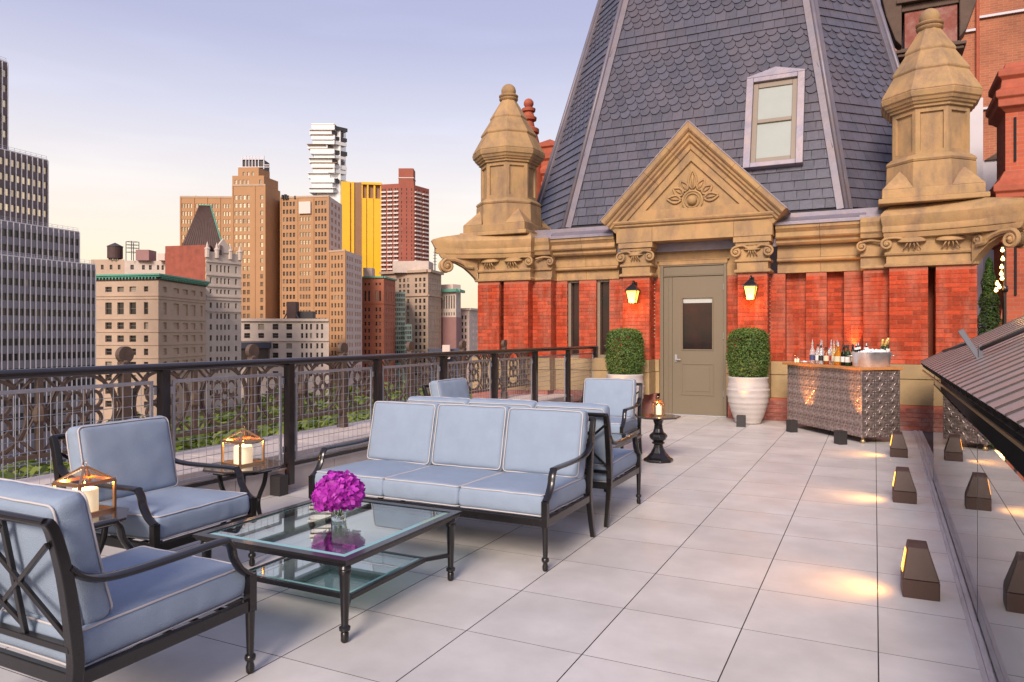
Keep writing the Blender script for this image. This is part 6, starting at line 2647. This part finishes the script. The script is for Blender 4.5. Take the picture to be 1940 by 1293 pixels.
tiers = [(180, GZ, hz_(503, 170)), (152, hz_(503, 170), hz_(441, 166.2)), (95, hz_(441, 166.2), hz_(305, 159)), (21, hz_(305, 159), hz_(119, 150.4))]
nrmT = None
for k, (px, z0, z1) in enumerate(tiers):
    R = on_line(px)
    vis = (R - P0_).length + 3.5
    Lq = R + ul * vis
    u_ = (R - Lq).normalized()
    nrm = Vector((u_.y, -u_.x))
    off = nrm * (-.35 * k)
    R, Lq = R + off, Lq + off
    ncol = max(2, int(round(vis / 1.28)))
    cols = [((i + .07) / ncol, (i + .93) / ncol) for i in range(ncol)]
    fl = floors(z1, max(z0, -22), 3.1, 1.55, 1.5 if k else 1.3)
    b.facade(Lq, R, z0, z1, M['spandrel'] if k < 2 else M['spandrel_dark'], cols, fl, .18, M['wglass_dark'] if k < 2 else M['wglass_sunset'], M['wframe'], True, 0)
    m = MB()
    for i in range(ncol + 1):
        p = Lq.lerp(R, i / ncol)
        m.fbox((p.x - u_.x * .055, p.y - u_.y * .055, max(z0, -30)), (u_.x * .11, u_.y * .11, 0), (nrm.x * .26, nrm.y * .26, 0), (0, 0, z1 - max(z0, -30)))
    tag(m.build("mullion_set", M['mullion'], b.t, world_space=True), None, kind="stuff")
    far_k = R + ul * 46
    b.facade(far_k, Lq, z0, z1, M['spandrel'])
    w_in = 9.0
    b.block([far_k - nrm * .4, R - nrm * .4, R - nrm * w_in, far_k - nrm * w_in], z0, z1 - .05, M['spandrel'], "core")
    b.bx(Lq, R, .25, z1, z1 + .25, M['mullion'], "parapet", .1)
    m = MB()
    for i in range(0, ncol + 1, 1):
        p = Lq.lerp(R, i / ncol) - nrm * .3
        m.bar((p.x, p.y, z1 + .2), (p.x, p.y, z1 + 1.0), .05, .05, (1, 0, 0))
    for zz in (.6, 1.0):
        m.bar((Lq.x - nrm.x * .3, Lq.y - nrm.y * .3, z1 + zz), (R.x - nrm.x * .3, R.y - nrm.y * .3, z1 + zz), .05, .05)
    m.build("roof_rail", M['mullion'], b.t, world_space=True)
b.done()

# 2 ---- limestone block with a green copper cornice
b = Bld("limestone_building", "warm limestone building with a green copper cornice beside the glass office tower", 300, 205)
C_, A_, B_ = at(300, 205), at(176, 209), at(390, 236)
zt = hz_(531, 205)
zr = lambda y0, y1: (hz_(y1, 206), hz_(y0, 206))
rows = [zr(543, 553), zr(573, 596), zr(611, 624), zr(636, 648.5), zr(661, 673.5), zr(686, 698), zr(711, 723), zr(736, 748), zr(761, 773)]
fx_ = lambda p, a, b_: (p - a) / (b_ - a)
colsL = [(fx_(q - w, 176, 300), fx_(q + w, 176, 300)) for q, w in ((206, 6.2), (229, 6.2), (252, 6.2), (277, 4))]
colsR = [(fx_(q - w, 300, 390), fx_(q + w, 300, 390)) for q, w in ((311, 3.2), (331, 5.2), (348, 5.0), (363.5, 4.6), (380, 2.8))]
b.facade(A_, C_, GZ, zt, M['limestone'], colsL, rows, .55, M['wglass'], M['wframe'], True)
b.facade(C_, B_, GZ, zt, M['limestone'], colsR, rows, .55, M['wglass'], M['wframe'], True)
plan = [A_, C_, B_, back(B_, 25), back(A_, 25)]
b.block([back(A_, 1), back(C_, 1.2), back(B_, 1), back(B_, 25), back(A_, 25)], GZ, zt - .1, M['limestone'], "core")
zc = hz_(520, 205)
for (P, Q) in ((A_, C_), (C_, B_)):
    u_ = (Q - P).normalized()
    ext0 = P - u_ * (1.2 if P is C_ else 0)
    b.bx(P, Q + u_ * (1.25 if Q is C_ else 1.0), 1.4, zc - .35, zc + .12, M['copper_green'], "copper_cornice", 1.3 + (.004 if P is C_ else 0))
    b.bx(P, Q + u_ * (.9 if Q is C_ else .6), 1.2, zc - .75, zc - .36, M['copper_green'], "cornice_moulding", .9 + (.004 if P is C_ else 0))
    b.bx(P, Q, .8, zc - 1.6, zc - .76, M['roof_dark'], "cornice_frieze", .3)
    m = MB()
    nb = int((Q - P).length / 1.0)
    nrm = Vector((u_.y, -u_.x))
    for i in range(nb):
        p = P + u_ * (i + .5) * (Q - P).length / nb
        m.fbox((p.x, p.y, zc - 1.25), (u_.x * .35, u_.y * .35, 0), (nrm.x * .85, nrm.y * .85, 0), (0, 0, .48))
    m.build("bracket", M['copper_green'], b.t, world_space=True)
    for (yy, h) in ((560, .35), (566, .25), (604, .45), (629, .22), (654, .22), (679, .22), (704, .22)):
        b.bx(P, Q + u_ * (.2 if Q is C_ else 0), .3, hz_(yy, 205) - h / 2, hz_(yy, 205) + h / 2, M['limestone'], "belt_course", .22 + (.003 if P is C_ else 0))
b.done()

# 3 ---- white ornate building with steep dark mansard and red party wall
b = Bld("ornate_white_building", "narrow ornate white building with gables, a red side wall and steep dark mansard roof", 420, 246)
A_, B_ = at(390, 243), at(457, 254)
zt = hz_(478, 246)
rz_ = lambda y0, y1: (hz_(y1, 247), hz_(y0, 247))
cols = [(fx_(q - w, 390, 457), fx_(q + w, 390, 457)) for q, w in ((399, 2), (411, 1.7), (418.3, 1.7), (425.6, 1.7), (433, 1.7), (447, 2))]
rows = [rz_(503, 516), rz_(527, 538), rz_(549, 557)] + [rz_(574 + 20.6 * k, 584 + 20.6 * k) for k in range(9)]
b.facade(A_, B_, GZ, zt, M['limestone2'], cols, rows, .4, M['wglass'], M['wframe'], True)
for yy in (497, 522, 543, 562, 568, 590):
    b.bx(A_, B_, .4, hz_(yy, 247) - .25, hz_(yy, 247) + .25, M['limestone2'], "belt_course", .35)
S_ = at(457, 254)
b.facade(B_, back(B_, 22), GZ, zt, M['limestone2'])
b.block([back(A_, .6), back(B_, .6), back(B_, 22), back(A_, 22)], GZ, zt - .2, M['limestone2'], "core")
u_ = (B_ - A_).normalized()
nrm = Vector((u_.y, -u_.x))
Lw = (B_ - A_).length
m = MB()
m.extr([(Lw * .28, zt), (Lw * .28, zt + 1.2), (Lw * .38, zt + 3.2), (Lw * .48, zt + 4.8), (Lw * .58, zt + 3.2), (Lw * .68, zt + 1.2), (Lw * .68, zt)], (A_.x + nrm.x * .3, A_.y + nrm.y * .3, 0), (u_.x, u_.y, 0), (0, 0, 1), (-nrm.x * .8, -nrm.y * .8, 0))
m.build("gable", M['limestone2'], b.t, world_space=True)
for q in (.04, .30, .68, .96):
    p = A_ + u_ * Lw * q
    m = MB()
    m.lathe([(.8, zt - 2), (.8, zt + .6), (.95, zt + .7), (.95, zt + 1.0), (.5, zt + 1.4), (.35, zt + 2.2), (.05, zt + 3.2)], 8, (p.x, p.y, 0))
    m.build("pinnacle", M['limestone2'], b.t, world_space=True)
# red party wall block
A2, B2 = at(313, 247), at(389, 243.5)
b.facade(A2, B2, hz_(560, 246), hz_(466, 246), M['party_brick'], name="party_wall")
b.block([back(A2, .1), back(B2, .1), back(B2, 14), back(A2, 14)], hz_(575, 246), hz_(466, 246) - .05, M['party_brick'], "party_core")
# mansard
zb0, zb1 = hz_(478, 248), hz_(388, 250)
q0 = [at(339, 248), at(426, 250), back(at(420, 250), 14), back(at(345, 248), 14)]
q1 = [at(377, 251.5), at(399, 252), back(at(398, 252), 5), back(at(378, 252), 5)]
m = MB()
m.add([(p.x, p.y, zb0) for p in q0] + [(p.x, p.y, zb1) for p in q1], [(0, 1, 5, 4), (1, 2, 6, 5), (2, 3, 7, 6), (3, 0, 4, 7), (4, 5, 6, 7)])
m.build("mansard_roof", M['roof_dark'], b.t, world_space=True)
m = MB()
for i in range(1, 17):
    t_ = i / 17
    p, q = q0[0].lerp(q0[1], t_), q1[0].lerp(q1[1], t_)
    m.bar((p.x, p.y, zb0), (q.x, q.y, zb1), .16, .16, (1, 0, 0))
tag(m.build("standing_seam", M['roof_dark'], b.t, world_space=True), None, kind="stuff")
m = MB()
for (i, j) in ((0, 1), (1, 2)):
    p, q = q1[i], q1[j]
    m.bar((p.x, p.y, zb1 + .1), (q.x, q.y, zb1 + .1), .5, .3)
m.bar((*q0[1], zb0), (*q1[1], zb1), .35, .35, (1, 0, 0))
m.build("ridge_trim", M['copper_green'], b.t, world_space=True)
for (pxa, pxb) in ((352, 366), (384, 398), (408, 420)):
    b.bx(at(pxa, 246.5), at(pxb, 247), 3.5, zb0 - 1, zb0 + 2.2, M['roof_dark'], "dormer", 0)
b.done()

# 4 ---- pinkish roofs behind with a water tank
b = Bld("rooftop_block", "low pink rooftop block behind the green cornice with small dark windows", 240, 285)
A_, M2, B_ = at(172, 285), at(236, 285), at(345, 288)
rows = [(hz_(511, 285), hz_(502, 285))]
b.facade(A_, M2, GZ, hz_(492, 285), M['limestone'], [(.30, .38), (.56, .64), (.80, .88)], rows, .4)
b.facade(M2, B_, GZ, hz_(494, 285), M['limestone2'], [(.10, .16), (.30, .35), (.42, .47), (.56, .60), (.64, .68)], rows, .4)
b.block([back(A_, .6), back(B_, .6), back(B_, 20), back(A_, 20)], GZ, hz_(494, 285) - .3, M['limestone'], "core")
b.bx(at(257, 284), at(282, 284), 6, hz_(494, 285), hz_(474, 285), M['purple_brick'], "stair_bulkhead")
b.bx(at(298, 284), at(312, 284), 5, hz_(494, 285), hz_(481, 285), M['pink_brick'], "lift_bulkhead")
m = MB()
pw_ = at(251, 286)
for dx in (-1.6, 1.6):
    for dy in (-1.6, 1.6):
        m.bar((pw_.x + dx, pw_.y + dy, hz_(494, 285)), (pw_.x + dx, pw_.y + dy, hz_(458, 285)), .2, .2, (1, 0, 0))
for yy in (458, 464, 470, 478):
    z = hz_(yy, 285)
    for (a, c_) in (((-1.6, -1.6), (1.6, -1.6)), ((-1.6, 1.6), (1.6, 1.6)), ((-1.6, -1.6), (-1.6, 1.6)), ((1.6, -1.6), (1.6, 1.6))):
        m.bar((pw_.x + a[0], pw_.y + a[1], z), (pw_.x + c_[0], pw_.y + c_[1], z), .16, .16)
m.build("steel_rack", M['steel_far'], b.t, world_space=True)
b.done()
wtk = thing("water_tank", "dark round wooden water tank with a conical lid on the pink rooftop", "water tank", (*at(218, 286), hz_(494, 286)))
zt = hz_(468, 286) - hz_(494, 286)
m = MB()
m.lathe([(2.75, .8), (2.75, zt)], 20)
for i in range(8):
    a = i * pi / 4
    m.bar((2.1 * cos(a), 2.1 * sin(a), 0), (2.1 * cos(a), 2.1 * sin(a), .9), .3, .3, (1, 0, 0))
m.build("barrel", M['roof_dark'], wtk)
m = MB()
m.lathe([(2.95, zt), (2.9, zt + .15), (.3, zt + 1.5), (.05, zt + 1.6)], 20)
m.build("lid", M['steel_far'], wtk)

# 5 ---- large tan brick stepped tower
b = Bld("tan_brick_tower", "large stepped tan brick tower with many sunset tinted windows in the middle of the skyline", 480, 345)
D5 = 345
zz = lambda y: hz_(y, D5)
rowsA = lambda ytop, first, ybot=720, sp=14.9, h=8.2: [(zz(first + sp * k + h), zz(first + sp * k)) for k in range(60) if first + sp * k + h < ybot]
A_, B_ = at(341, D5), at(440, D5 + 1)
b.facade(A_, B_, GZ, zz(373), M['brown_brick'], groups([4, 4, 4, 3], .66, 1.0, .5), rowsA(373, 386), .4, M['wglass_sunset'])
C_, D_ = at(440, D5 - 1), at(503, D5 - 2)
E_ = at(531, D5 + 14)
b.facade(C_, D_, GZ, zz(352), M['brown_brick'], groups([4, 1], .66, 2.2, .4), rowsA(352, 371.5), .4, M['wglass_sunset'])
b.facade(D_, E_, GZ, zz(352), M['brown_brick'], name="side_wall")
b.block([back(A_, .8), back(B_, .8), back(E_, 30), back(A_, 40)], GZ, zz(374), M['brown_brick'], "core")
b.block([back(C_, .6), D_ + (E_ - D_) * .02 + back(D_, .6) - D_, back(E_, .6), back(E_, 24), back(C_, 24)], GZ, zz(352) - .2, M['brown_brick'], "core")
c1, d1, e1 = at(440, D5 + .5), at(500, D5), at(527, D5 + 12)
b.facade(c1, d1, zz(352) - .3, zz(333), M['brown_brick'], groups([4, 1], .5, 2.2, .4), [(zz(349), zz(341))], .4, M['wglass_sunset'])
b.facade(d1, e1, zz(352) - .3, zz(338), M['brown_brick'])
b.block([back(c1, .6), back(d1, .6), back(e1, .6), back(e1, 20), back(c1, 20)], zz(352) - .2, zz(333) - .2, M['brown_brick'], "core")
c1, d1, e1 = at(451, D5 + 3), at(490, D5 + 2), at(511, D5 + 11)
b.facade(c1, d1, zz(333) - .3, zz(315), M['brown_brick'], groups([3], .5, 1, .8), [(zz(331), zz(324))], .4, M['wglass_sunset'])
b.facade(d1, e1, zz(333) - .3, zz(317), M['brown_brick'])
b.block([back(c1, .6), back(d1, .6), back(e1, .6), back(e1, 14), back(c1, 14)], zz(333) - .2, zz(315) - .2, M['brown_brick'], "core")
b.bx(at(459, D5 + 6), at(500, D5 + 6), 8, zz(316), zz(297), M['steel_far'], "penthouse")
m = MB()
for q in (459, 466, 472, 478, 484, 490, 500):
    p = at(q, D5 + 5.5)
    m.bar((p.x, p.y, zz(316)), (p.x, p.y, zz(292 - (q % 3))), .35, .35, (1, 0, 0))
for (a, c_, y) in ((459, 500, 297), (459, 500, 293.5), (451, 511, 312), (500, 511, 308)):
    p, q = at(a, D5 + 5.4), at(c_, D5 + 5.4)
    m.bar((p.x, p.y, zz(y)), (q.x, q.y, zz(y)), .3, .3)
m.build("roof_frame", M['mullion'], b.t, world_space=True)
# right wing, its side walls painted paler for the sky light, and a lower step
F1, G1, H1 = at(531, D5 + 6), at(623, D5 + 2), at(648, D5 + 26)
Fm, Gm = F1.lerp(G1, .36), F1.lerp(G1, .67)
b.facade(F1, Fm, GZ, zz(370), M['brown_brick'], groups([4], .6, 1.3, .6), rowsA(370, 379), .4, M['wglass_dark'])
b.facade(Fm, Gm, GZ, zz(370), M['brown_brick'], groups([4], .66, 1.3, .6), rowsA(370, 379), .4, M['wglass_sunset'])
b.facade(Gm, G1, GZ, zz(370), M['brown_brick'], groups([4], .6, 1.3, .6), rowsA(370, 379), .4, M['wglass_dark'])
b.facade(G1, H1, GZ, zz(370), M['pink_brick'], groups([3], .5, 1, .4), rowsA(370, 379, 478), .4, M['wglass'])
b.block([back(F1, .6), back(G1, .6), back(H1, .6), back(H1, 20), back(F1, 30)], GZ, zz(371), M['brown_brick'], "core")
b.bx(at(567, D5 + 4), at(589, D5 + 3), .8, zz(403), zz(380), M['balcony'], "sign_panel", .6)
G2, I2, J2 = at(623, D5 - 1), at(654, D5 - 6), at(686, D5 + 22)
b.facade(G2, I2, GZ, zz(477), M['brown_brick'], groups([4], .5, 1, .5), rowsA(477, 486), .4, M['wglass_dark'])
b.facade(I2, J2, GZ, zz(477), M['pink_brick'], groups([3, 3], .5, .6, .5), rowsA(477, 486), .4, M['wglass'])
b.block([back(G2, .6), back(I2, .6), back(J2, .6), back(J2, 20), back(G2, 30)], GZ, zz(478), M['brown_brick'], "core")
b.bx(at(586, D5 + 20), at(628, D5 + 22), 6, zz(371), zz(364), M['balcony'], "roof_box")
m = MB()
for (q, y) in ((352, 369), (358, 370), (372, 368), (380, 369), (536, 366), (541, 365), (545, 367), (560, 368)):
    p = at(q, D5 + 5)
    m.bar((p.x, p.y, zz(374)), (p.x, p.y, zz(y)), 1.2, .8, (1, 0, 0))
m.build("roof_clutter", M['steel_far'], b.t, world_space=True)
for (P, Q, top, us) in ((A_, B_, 373, (.0, .255, .505, .755, .985)), (C_, D_, 352, (.0, .66, .97)), (F1, G1, 370, (.0, .345, .675, .985)), (G2, I2, 477, (.0, .97))):
    u_ = (Q - P).normalized()
    L_ = (Q - P).length
    for q in us:
        b.bx(P + u_ * L_ * q, P + u_ * (L_ * q + .55), .5, GZ, zz(top) - .2, M['brown_brick'], "brick_pier", .28)
    b.bx(P, Q, .5, zz(top) - .5, zz(top) + .35, M['limestone'], "parapet_coping", .2)
b.done()

b = None
# 6 ---- stacked white glass tower
b = Bld("stacked_glass_tower", "slender white tower of shifted glass boxes, the tallest in the skyline", 620, 900)
D6 = 900
rng = random.Random(21)
y = 366
k = 0
offs = [(586, 655), (592, 650), (589, 657), (584, 646), (594, 655), (590, 657), (586, 652), (595, 654), (588, 657), (583, 640), (593, 655), (590, 657), (587, 650), (591, 657), (588, 655)]
b.bx(at(600, D6 + 6), at(645, D6 + 6), 30, GZ, hz_(238, D6), M['whiteglass'], "core")
for (a, c_) in offs:
    h = rng.choice((8, 9, 9, 10))
    ya, yb2 = y, y - h
    if yb2 < 234:
        break
    z0, z1 = hz_(ya, D6), hz_(yb2, D6)
    mid_ = a + (c_ - a) * .66
    b.bx(at(a, D6 - (k % 3)), at(mid_, D6 - (k % 3)), 26, z0 + .45, z1 - .25, M['whiteglass'], "glass_box", rng.uniform(0, 2))
    b.bx(at(mid_ + .2, D6 + 2), at(c_, D6 + 14), 20, z0 + 1.2, z1 - .4, M['whiteglass'] if rng.random() < .55 else M['wglass_dark'], "glass_box", rng.uniform(0, 2))
    b.bx(at(a - 1, D6 - 2), at(mid_ + rng.uniform(-4, 6), D6 - 2), 24, z1 - .25, z1 + .45, M['ochre_dark'] if rng.random() < .5 else M['whiteglass'], "floor_slab", rng.uniform(0, 3))
    y = yb2
    k += 1
b.bx(at(590, D6), at(632, D6), 20, hz_(y, D6), hz_(234, D6), M['whiteglass'], "top_box")
b.done()

# 7 ---- windowless brown granite tower, sun glow painted as ochre
b = Bld("sun_gold_tower", "windowless golden ochre tower with vertical fins and the evening sun painted into its gold", 690, 640)
D7 = 640
A_, B_ = at(646, D7), at(724, D7 + 8)
z1 = hz_(345, D7)
b.facade(A_, B_, GZ, z1, M['ochre_dark'])
b.block([back(A_, .4), back(B_, .4), back(B_, 40), back(A_, 40)], GZ, z1 - .2, M['ochre_dark'], "core")
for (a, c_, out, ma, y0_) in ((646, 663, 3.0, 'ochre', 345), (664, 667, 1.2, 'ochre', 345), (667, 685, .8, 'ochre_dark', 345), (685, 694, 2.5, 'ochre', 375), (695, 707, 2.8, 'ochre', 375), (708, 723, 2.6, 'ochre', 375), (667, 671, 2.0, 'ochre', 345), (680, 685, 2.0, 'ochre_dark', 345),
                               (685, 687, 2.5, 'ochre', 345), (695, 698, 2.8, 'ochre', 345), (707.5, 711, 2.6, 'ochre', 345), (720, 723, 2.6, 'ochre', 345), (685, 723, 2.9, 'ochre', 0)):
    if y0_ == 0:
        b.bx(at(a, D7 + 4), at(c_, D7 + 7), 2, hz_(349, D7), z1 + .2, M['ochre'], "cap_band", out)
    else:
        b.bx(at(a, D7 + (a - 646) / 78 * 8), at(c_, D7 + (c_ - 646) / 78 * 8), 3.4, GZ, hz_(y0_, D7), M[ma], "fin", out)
b.done()

# 8 ---- red tower with white balconies
b = Bld("red_balcony_tower", "red brick apartment tower with white balconies and a tall stair tower", 770, 480)
D8 = 480
z8 = lambda y: hz_(y, D8)
rows = [(z8(363 + 8.1 * k), z8(358.5 + 8.1 * k)) for k in range(22)]
A_, B_ = at(722, D8), at(757, D8 - 3)
b.facade(A_, B_, GZ, z8(350), M['red_tower'], groups([2, 2, 2], .6, .8, .3), rows, .4, M['wglass_dark'])
C_, D_ = at(784, D8 - 2), at(813, D8 + 12)
b.facade(B_, C_, GZ, z8(345), M['red_tower'], groups([1, 1, 1], .4, 1.2, .4), rows, .4, M['wglass'])
b.facade(C_, D_, GZ, z8(352), M['red_tower'], groups([2, 2], .6, .8, .3), rows, .4, M['wglass_dark'])
b.block([back(A_, .6), back(B_, .6), back(C_, .6), back(D_, .6), back(D_, 25), back(A_, 30)], GZ, z8(353), M['red_tower'], "core")
b.bx(at(755, D8 + 2), at(783, D8 + 2), 10, z8(350), z8(318), M['red_tower'], "stair_tower")
b.bx(at(754, D8 + 1.6), at(784, D8 + 1.6), 10.5, z8(337), z8(335.5), M['balcony'], "string_course")
m = MB()
for k in range(22):
    z = z8(366.5 + 8.1 * k)
    for (P, Q, fr) in ((A_, B_, ((.02, .30), (.36, .64), (.70, .96))), (C_, D_, ((.05, .42), (.55, .92)))):
        u_ = (Q - P).normalized()
        nrm = Vector((u_.y, -u_.x))
        L_ = (Q - P).length
        for (a, c_) in fr:
            p = P + u_ * L_ * a
            m.fbox((p.x, p.y, z), (u_.x * L_ * (c_ - a), u_.y * L_ * (c_ - a), 0), (nrm.x * 1.1, nrm.y * 1.1, 0), (0, 0, .95))
tag(m.build("balcony_rows", M['balcony'], b.t, world_space=True), None, kind="stuff")
b.done()


def simple(name, label, pts, ytop, wall, side, gr, rows, glass=None, core=25, single=False, extra=None, inset=.4):
    """pts: [(px, D), ...] left to right; one facade between each pair"""
    bb = Bld(name, label, pts[0][0], pts[0][1])
    P = [at(*p) for p in pts]
    D = pts[1][1] if len(pts) > 2 else pts[0][1]
    z1 = hz_(ytop, D)
    R = [(hz_(b_, D), hz_(a, D)) for a, b_ in rows]
    for i in range(len(P) - 1):
        bb.facade(P[i], P[i + 1], GZ, z1, wall if i == 0 else side, gr[i] if i < len(gr) else (), R, inset, glass or M['wglass'], None, single)
    bb.block([back(p, .7) for p in P] + [back(P[-1], core), back(P[0], core)], GZ, z1 - .15, wall, "core")
    return bb, P, D


# 9 ---- red brown building with arches
b, P, D = simple("red_brown_building", "red brown brick building with arched top windows and a thin green cornice", [(685, 380), (727, 378), (749, 400)], 527, M['redbrown'], M['redbrown'],
                 [groups([2, 2], .5, 1.0, .5), groups([4], .5, .5, .4)], [(536, 541), (551, 571)] + [(583 + 13.4 * k, 590.5 + 13.4 * k) for k in range(11)], M['wglass'])
for i in range(2):
    b.bx(P[i], P[i + 1], 1.2, hz_(527, D), hz_(524, D), M['copper_green'], "cornice", .9 + .003 * i)
    b.bx(P[i], P[i + 1], 1.2, hz_(576, D), hz_(574, D), M['redbrown'], "belt_course", .4 + .003 * i)
b.bx(at(688, 385), at(705, 385), 8, hz_(526, 380), hz_(506, 380), M['limestone2'], "bulkhead")
b.done()
# 10 ---- green glass
b, P, D = simple("green_glass_building", "narrow green glass building stepping down between brick neighbours", [(747, 402), (768, 404)], 553, M['greenglass'], M['greenglass'], [groups([5], .8, 0, .1)], [(557 + 9 * k, 562.5 + 9 * k) for k in range(16)], M['wglass_dark'])
P2 = [at(767, 398), at(780, 400)]
b.facade(P2[0], P2[1], GZ, hz_(615, 398), M['greenglass'], groups([3], .8, 0, .1), [(hz_(625 + 9 * k, 398), hz_(619 + 9 * k, 398)) for k in range(9)], .4, M['wglass_dark'])
b.block([back(P2[0], .5), back(P2[1], .5), back(P2[1], 10), back(P2[0], 10)], GZ, hz_(616, 398), M['greenglass'], "core")
b.done()
# 11 ---- beige office with a heavy cornice
b, P, D = simple("beige_office_building", "beige stone office block with a heavy cornice in front of the red balcony tower", [(722, 445), (811, 428), (836, 450)], 515, M['limestone'], M['limestone'],
                 [groups([3, 3, 3], .55, .9, .4), groups([5], .55, .3, .3)], [(526, 533), (537, 544), (548, 555)] + [(566 + 12.6 * k, 574 + 12.6 * k) for k in range(12)], M['wglass'])
for i in range(2):
    b.bx(P[i], P[i + 1], 1.6, hz_(516, D), hz_(511, D), M['limestone'], "cornice", 1.8 + .003 * i)
    b.bx(P[i], P[i + 1], 1.2, hz_(561, D), hz_(559, D), M['limestone'], "belt_course", .8 + .003 * i)
b.bx(at(744, 434), at(812, 432), 14, hz_(516, 430), hz_(494, 430), M['limestone2'], "attic")
m = MB()
p = at(824, 440)
m.bar((p.x, p.y, hz_(515, 440)), (p.x, p.y, hz_(470, 440)), .5, .5, (1, 0, 0))
for yy in (478, 484, 490, 496, 502):
    m.bar((p.x - 1.2, p.y, hz_(yy, 440)), (p.x + 1.2, p.y, hz_(yy, 440)), .25, .25)
m.build("antenna", M['steel_far'], b.t, world_space=True)
b.done()
# 12 ---- dusky building with a projecting green cornice
b, P, D = simple("dusky_building", "pale topped dusky brick building with projecting cornice right of the beige office", [(833, 455), (864, 447), (873, 462)], 553, M['limestone2'], M['limestone2'],
                 [groups([6], .5, .3, .3), groups([2], .5, .3, .3)], [(560, 585), (592, 598)] + [(606 + 12 * k, 613 + 12 * k) for k in range(9)], M['wglass'])
for i in range(2):
    b.bx(P[i], P[i + 1] + (P[i + 1] - P[i]).normalized() * 2, 1.8, hz_(553, D), hz_(548, D), M['copper_green'], "cornice", 2.4 + .003 * i)
    b.bx(P[i], P[i + 1], .3, GZ, hz_(601, D), M['purple_brick'], "brick_base", .15)
b.bx(at(836, 460), at(858, 455), 8, hz_(553, D), hz_(537, D), M['pink_brick'], "bulkhead")
b.done()
# 13 ---- pinkish white building by the tower
b, P, D = simple("pinkish_building", "pinkish white building with paired windows just left of the brick tower", [(869, 470), (889, 466), (925, 500)], 586, M['pink_brick'], M['limestone2'],
                 [groups([2], .5, .3, .6), groups([2, 2], .5, .6, .5)], [(598 + 12.3 * k, 605.5 + 12.3 * k) for k in range(10)], M['wglass'])
for i in range(2):
    b.bx(P[i], P[i + 1], 1.2, hz_(588, D), hz_(584, D), M['limestone2'], "cornice", 1.2 + .003 * i)
b.done()
# 14 ---- low white building in front of the tan tower
b, P, D = simple("low_white_building", "low whitish stone building with paired windows in front of the tan tower", [(454, 300), (623, 303)], 608, M['limestone2'], M['limestone2'],
                 [[(fx_(q - 5.5, 454, 623), fx_(q + 5.5, 454, 623)) for q in (468, 494.5, 521.5, 547.5)] + [(fx_(q - 2, 454, 623), fx_(q + 2, 454, 623)) for q in (572, 580.5, 589, 601, 610)]],
                 [(614, 625), (631.5, 641), (651, 661), (668.5, 678.5), (686, 696), (704, 714)], M['wglass'], single=True)
b.bx(P[0], P[1], 1.0, hz_(609, D), hz_(604, D), M['limestone2'], "cornice", .9)
b.bx(P[0], P[1], .6, hz_(647, D), hz_(645, D), M['limestone2'], "belt_course", .5)
b.bx(at(455, 299), at(513, 300), 4, hz_(660, 300), hz_(649, 300), M['blue_roof'], "metal_cornice", 2.4)
b.bx(at(456, 299), at(510, 300), 3, hz_(690, 300), hz_(660.5, 300), M['wglass_dark'], "glass_front", 1.2)
b.bx(at(543, 302), at(560, 302), 5, hz_(604, 302), hz_(572, 302), M['roof_dark'], "tank_house")
m = MB()
for q in (538, 566):
    p0, p1 = at(q, 302), at(551, 303)
    m.bar((p0.x, p0.y, hz_(604, 302)), (p1.x, p1.y, hz_(580, 302)), .5, .5)
m.build("steel_leg", M['steel_far'], b.t, world_space=True)
b.bx(at(566, 306), at(592, 306), 5, hz_(604, 304), hz_(590, 304), M['steel_far'], "roof_plant")
b.done()

# low dark street-side volumes behind the trees, at the foot of the right hand blocks
b = Bld("low_roof_building", "low bluish roofed building at the foot of the dusky tower by the railing end", 850, 330)
b.bx(at(812, 330), at(872, 332), 14, GZ, hz_(662, 330), M['blue_roof'], "wall")
b.bx(at(838, 326), at(852, 326), 4, hz_(680, 328), hz_(654, 328), M['pink_brick'], "bulkhead")
b.done()

# ---- park trees far below
pk = tag(empty("park_trees", (*at(420, 250), GZ)), "mass of green park treetops far below seen through the balustrade", None, None, "stuff")
rng = random.Random(31)
m = MB()
trunks = MB()
cnt = 0
while cnt < 420:
    D = rng.uniform(70, 430)
    px = rng.uniform(-120, 900)
    p = at(px, D)
    if (px < 200 and D > 135) or (px < 400 and D > 190) or (px < 640 and D > 285) or D > 330 and px > 640:
        continue
    cnt += 1
    H = rng.uniform(15, 22)
    R = rng.uniform(4.0, 6.5)
    nq = 110 if D < 200 else 60
    trunks.tube([(p.x, p.y, GZ), (p.x, p.y, GZ + H * .6)], [.35, .15], 5)
    for i in range(nq):
        v_ = Vector((rng.gauss(0, 1), rng.gauss(0, 1), rng.gauss(0, 1))).normalized()
        lob = 1 + .3 * mnoise.noise(v_ * 2.2 + Vector((cnt, 0, 0)))
        q = Vector((p.x, p.y, GZ + H * .68)) + Vector((v_.x * R, v_.y * R, v_.z * R * .8)) * lob * rng.uniform(.75, 1.02)
        nn_ = (v_ + Vector((rng.uniform(-1, 1), rng.uniform(-1, 1), rng.uniform(-.5, 1))) * .6).normalized()
        e_ = nn_.orthogonal().normalized()
        f_ = nn_.cross(e_)
        L_ = rng.uniform(.7, 1.3)
        m.add([q - e_ * L_, q + f_ * L_ * .8, q + e_ * L_, q - f_ * L_ * .8], [(0, 1, 2, 3)])
tag(m.build("canopy", M['parkleaf'], pk, world_space=True), None, kind="stuff")
tag(trunks.build("trunk_mass", M['soil'], pk, world_space=True), None, kind="stuff")
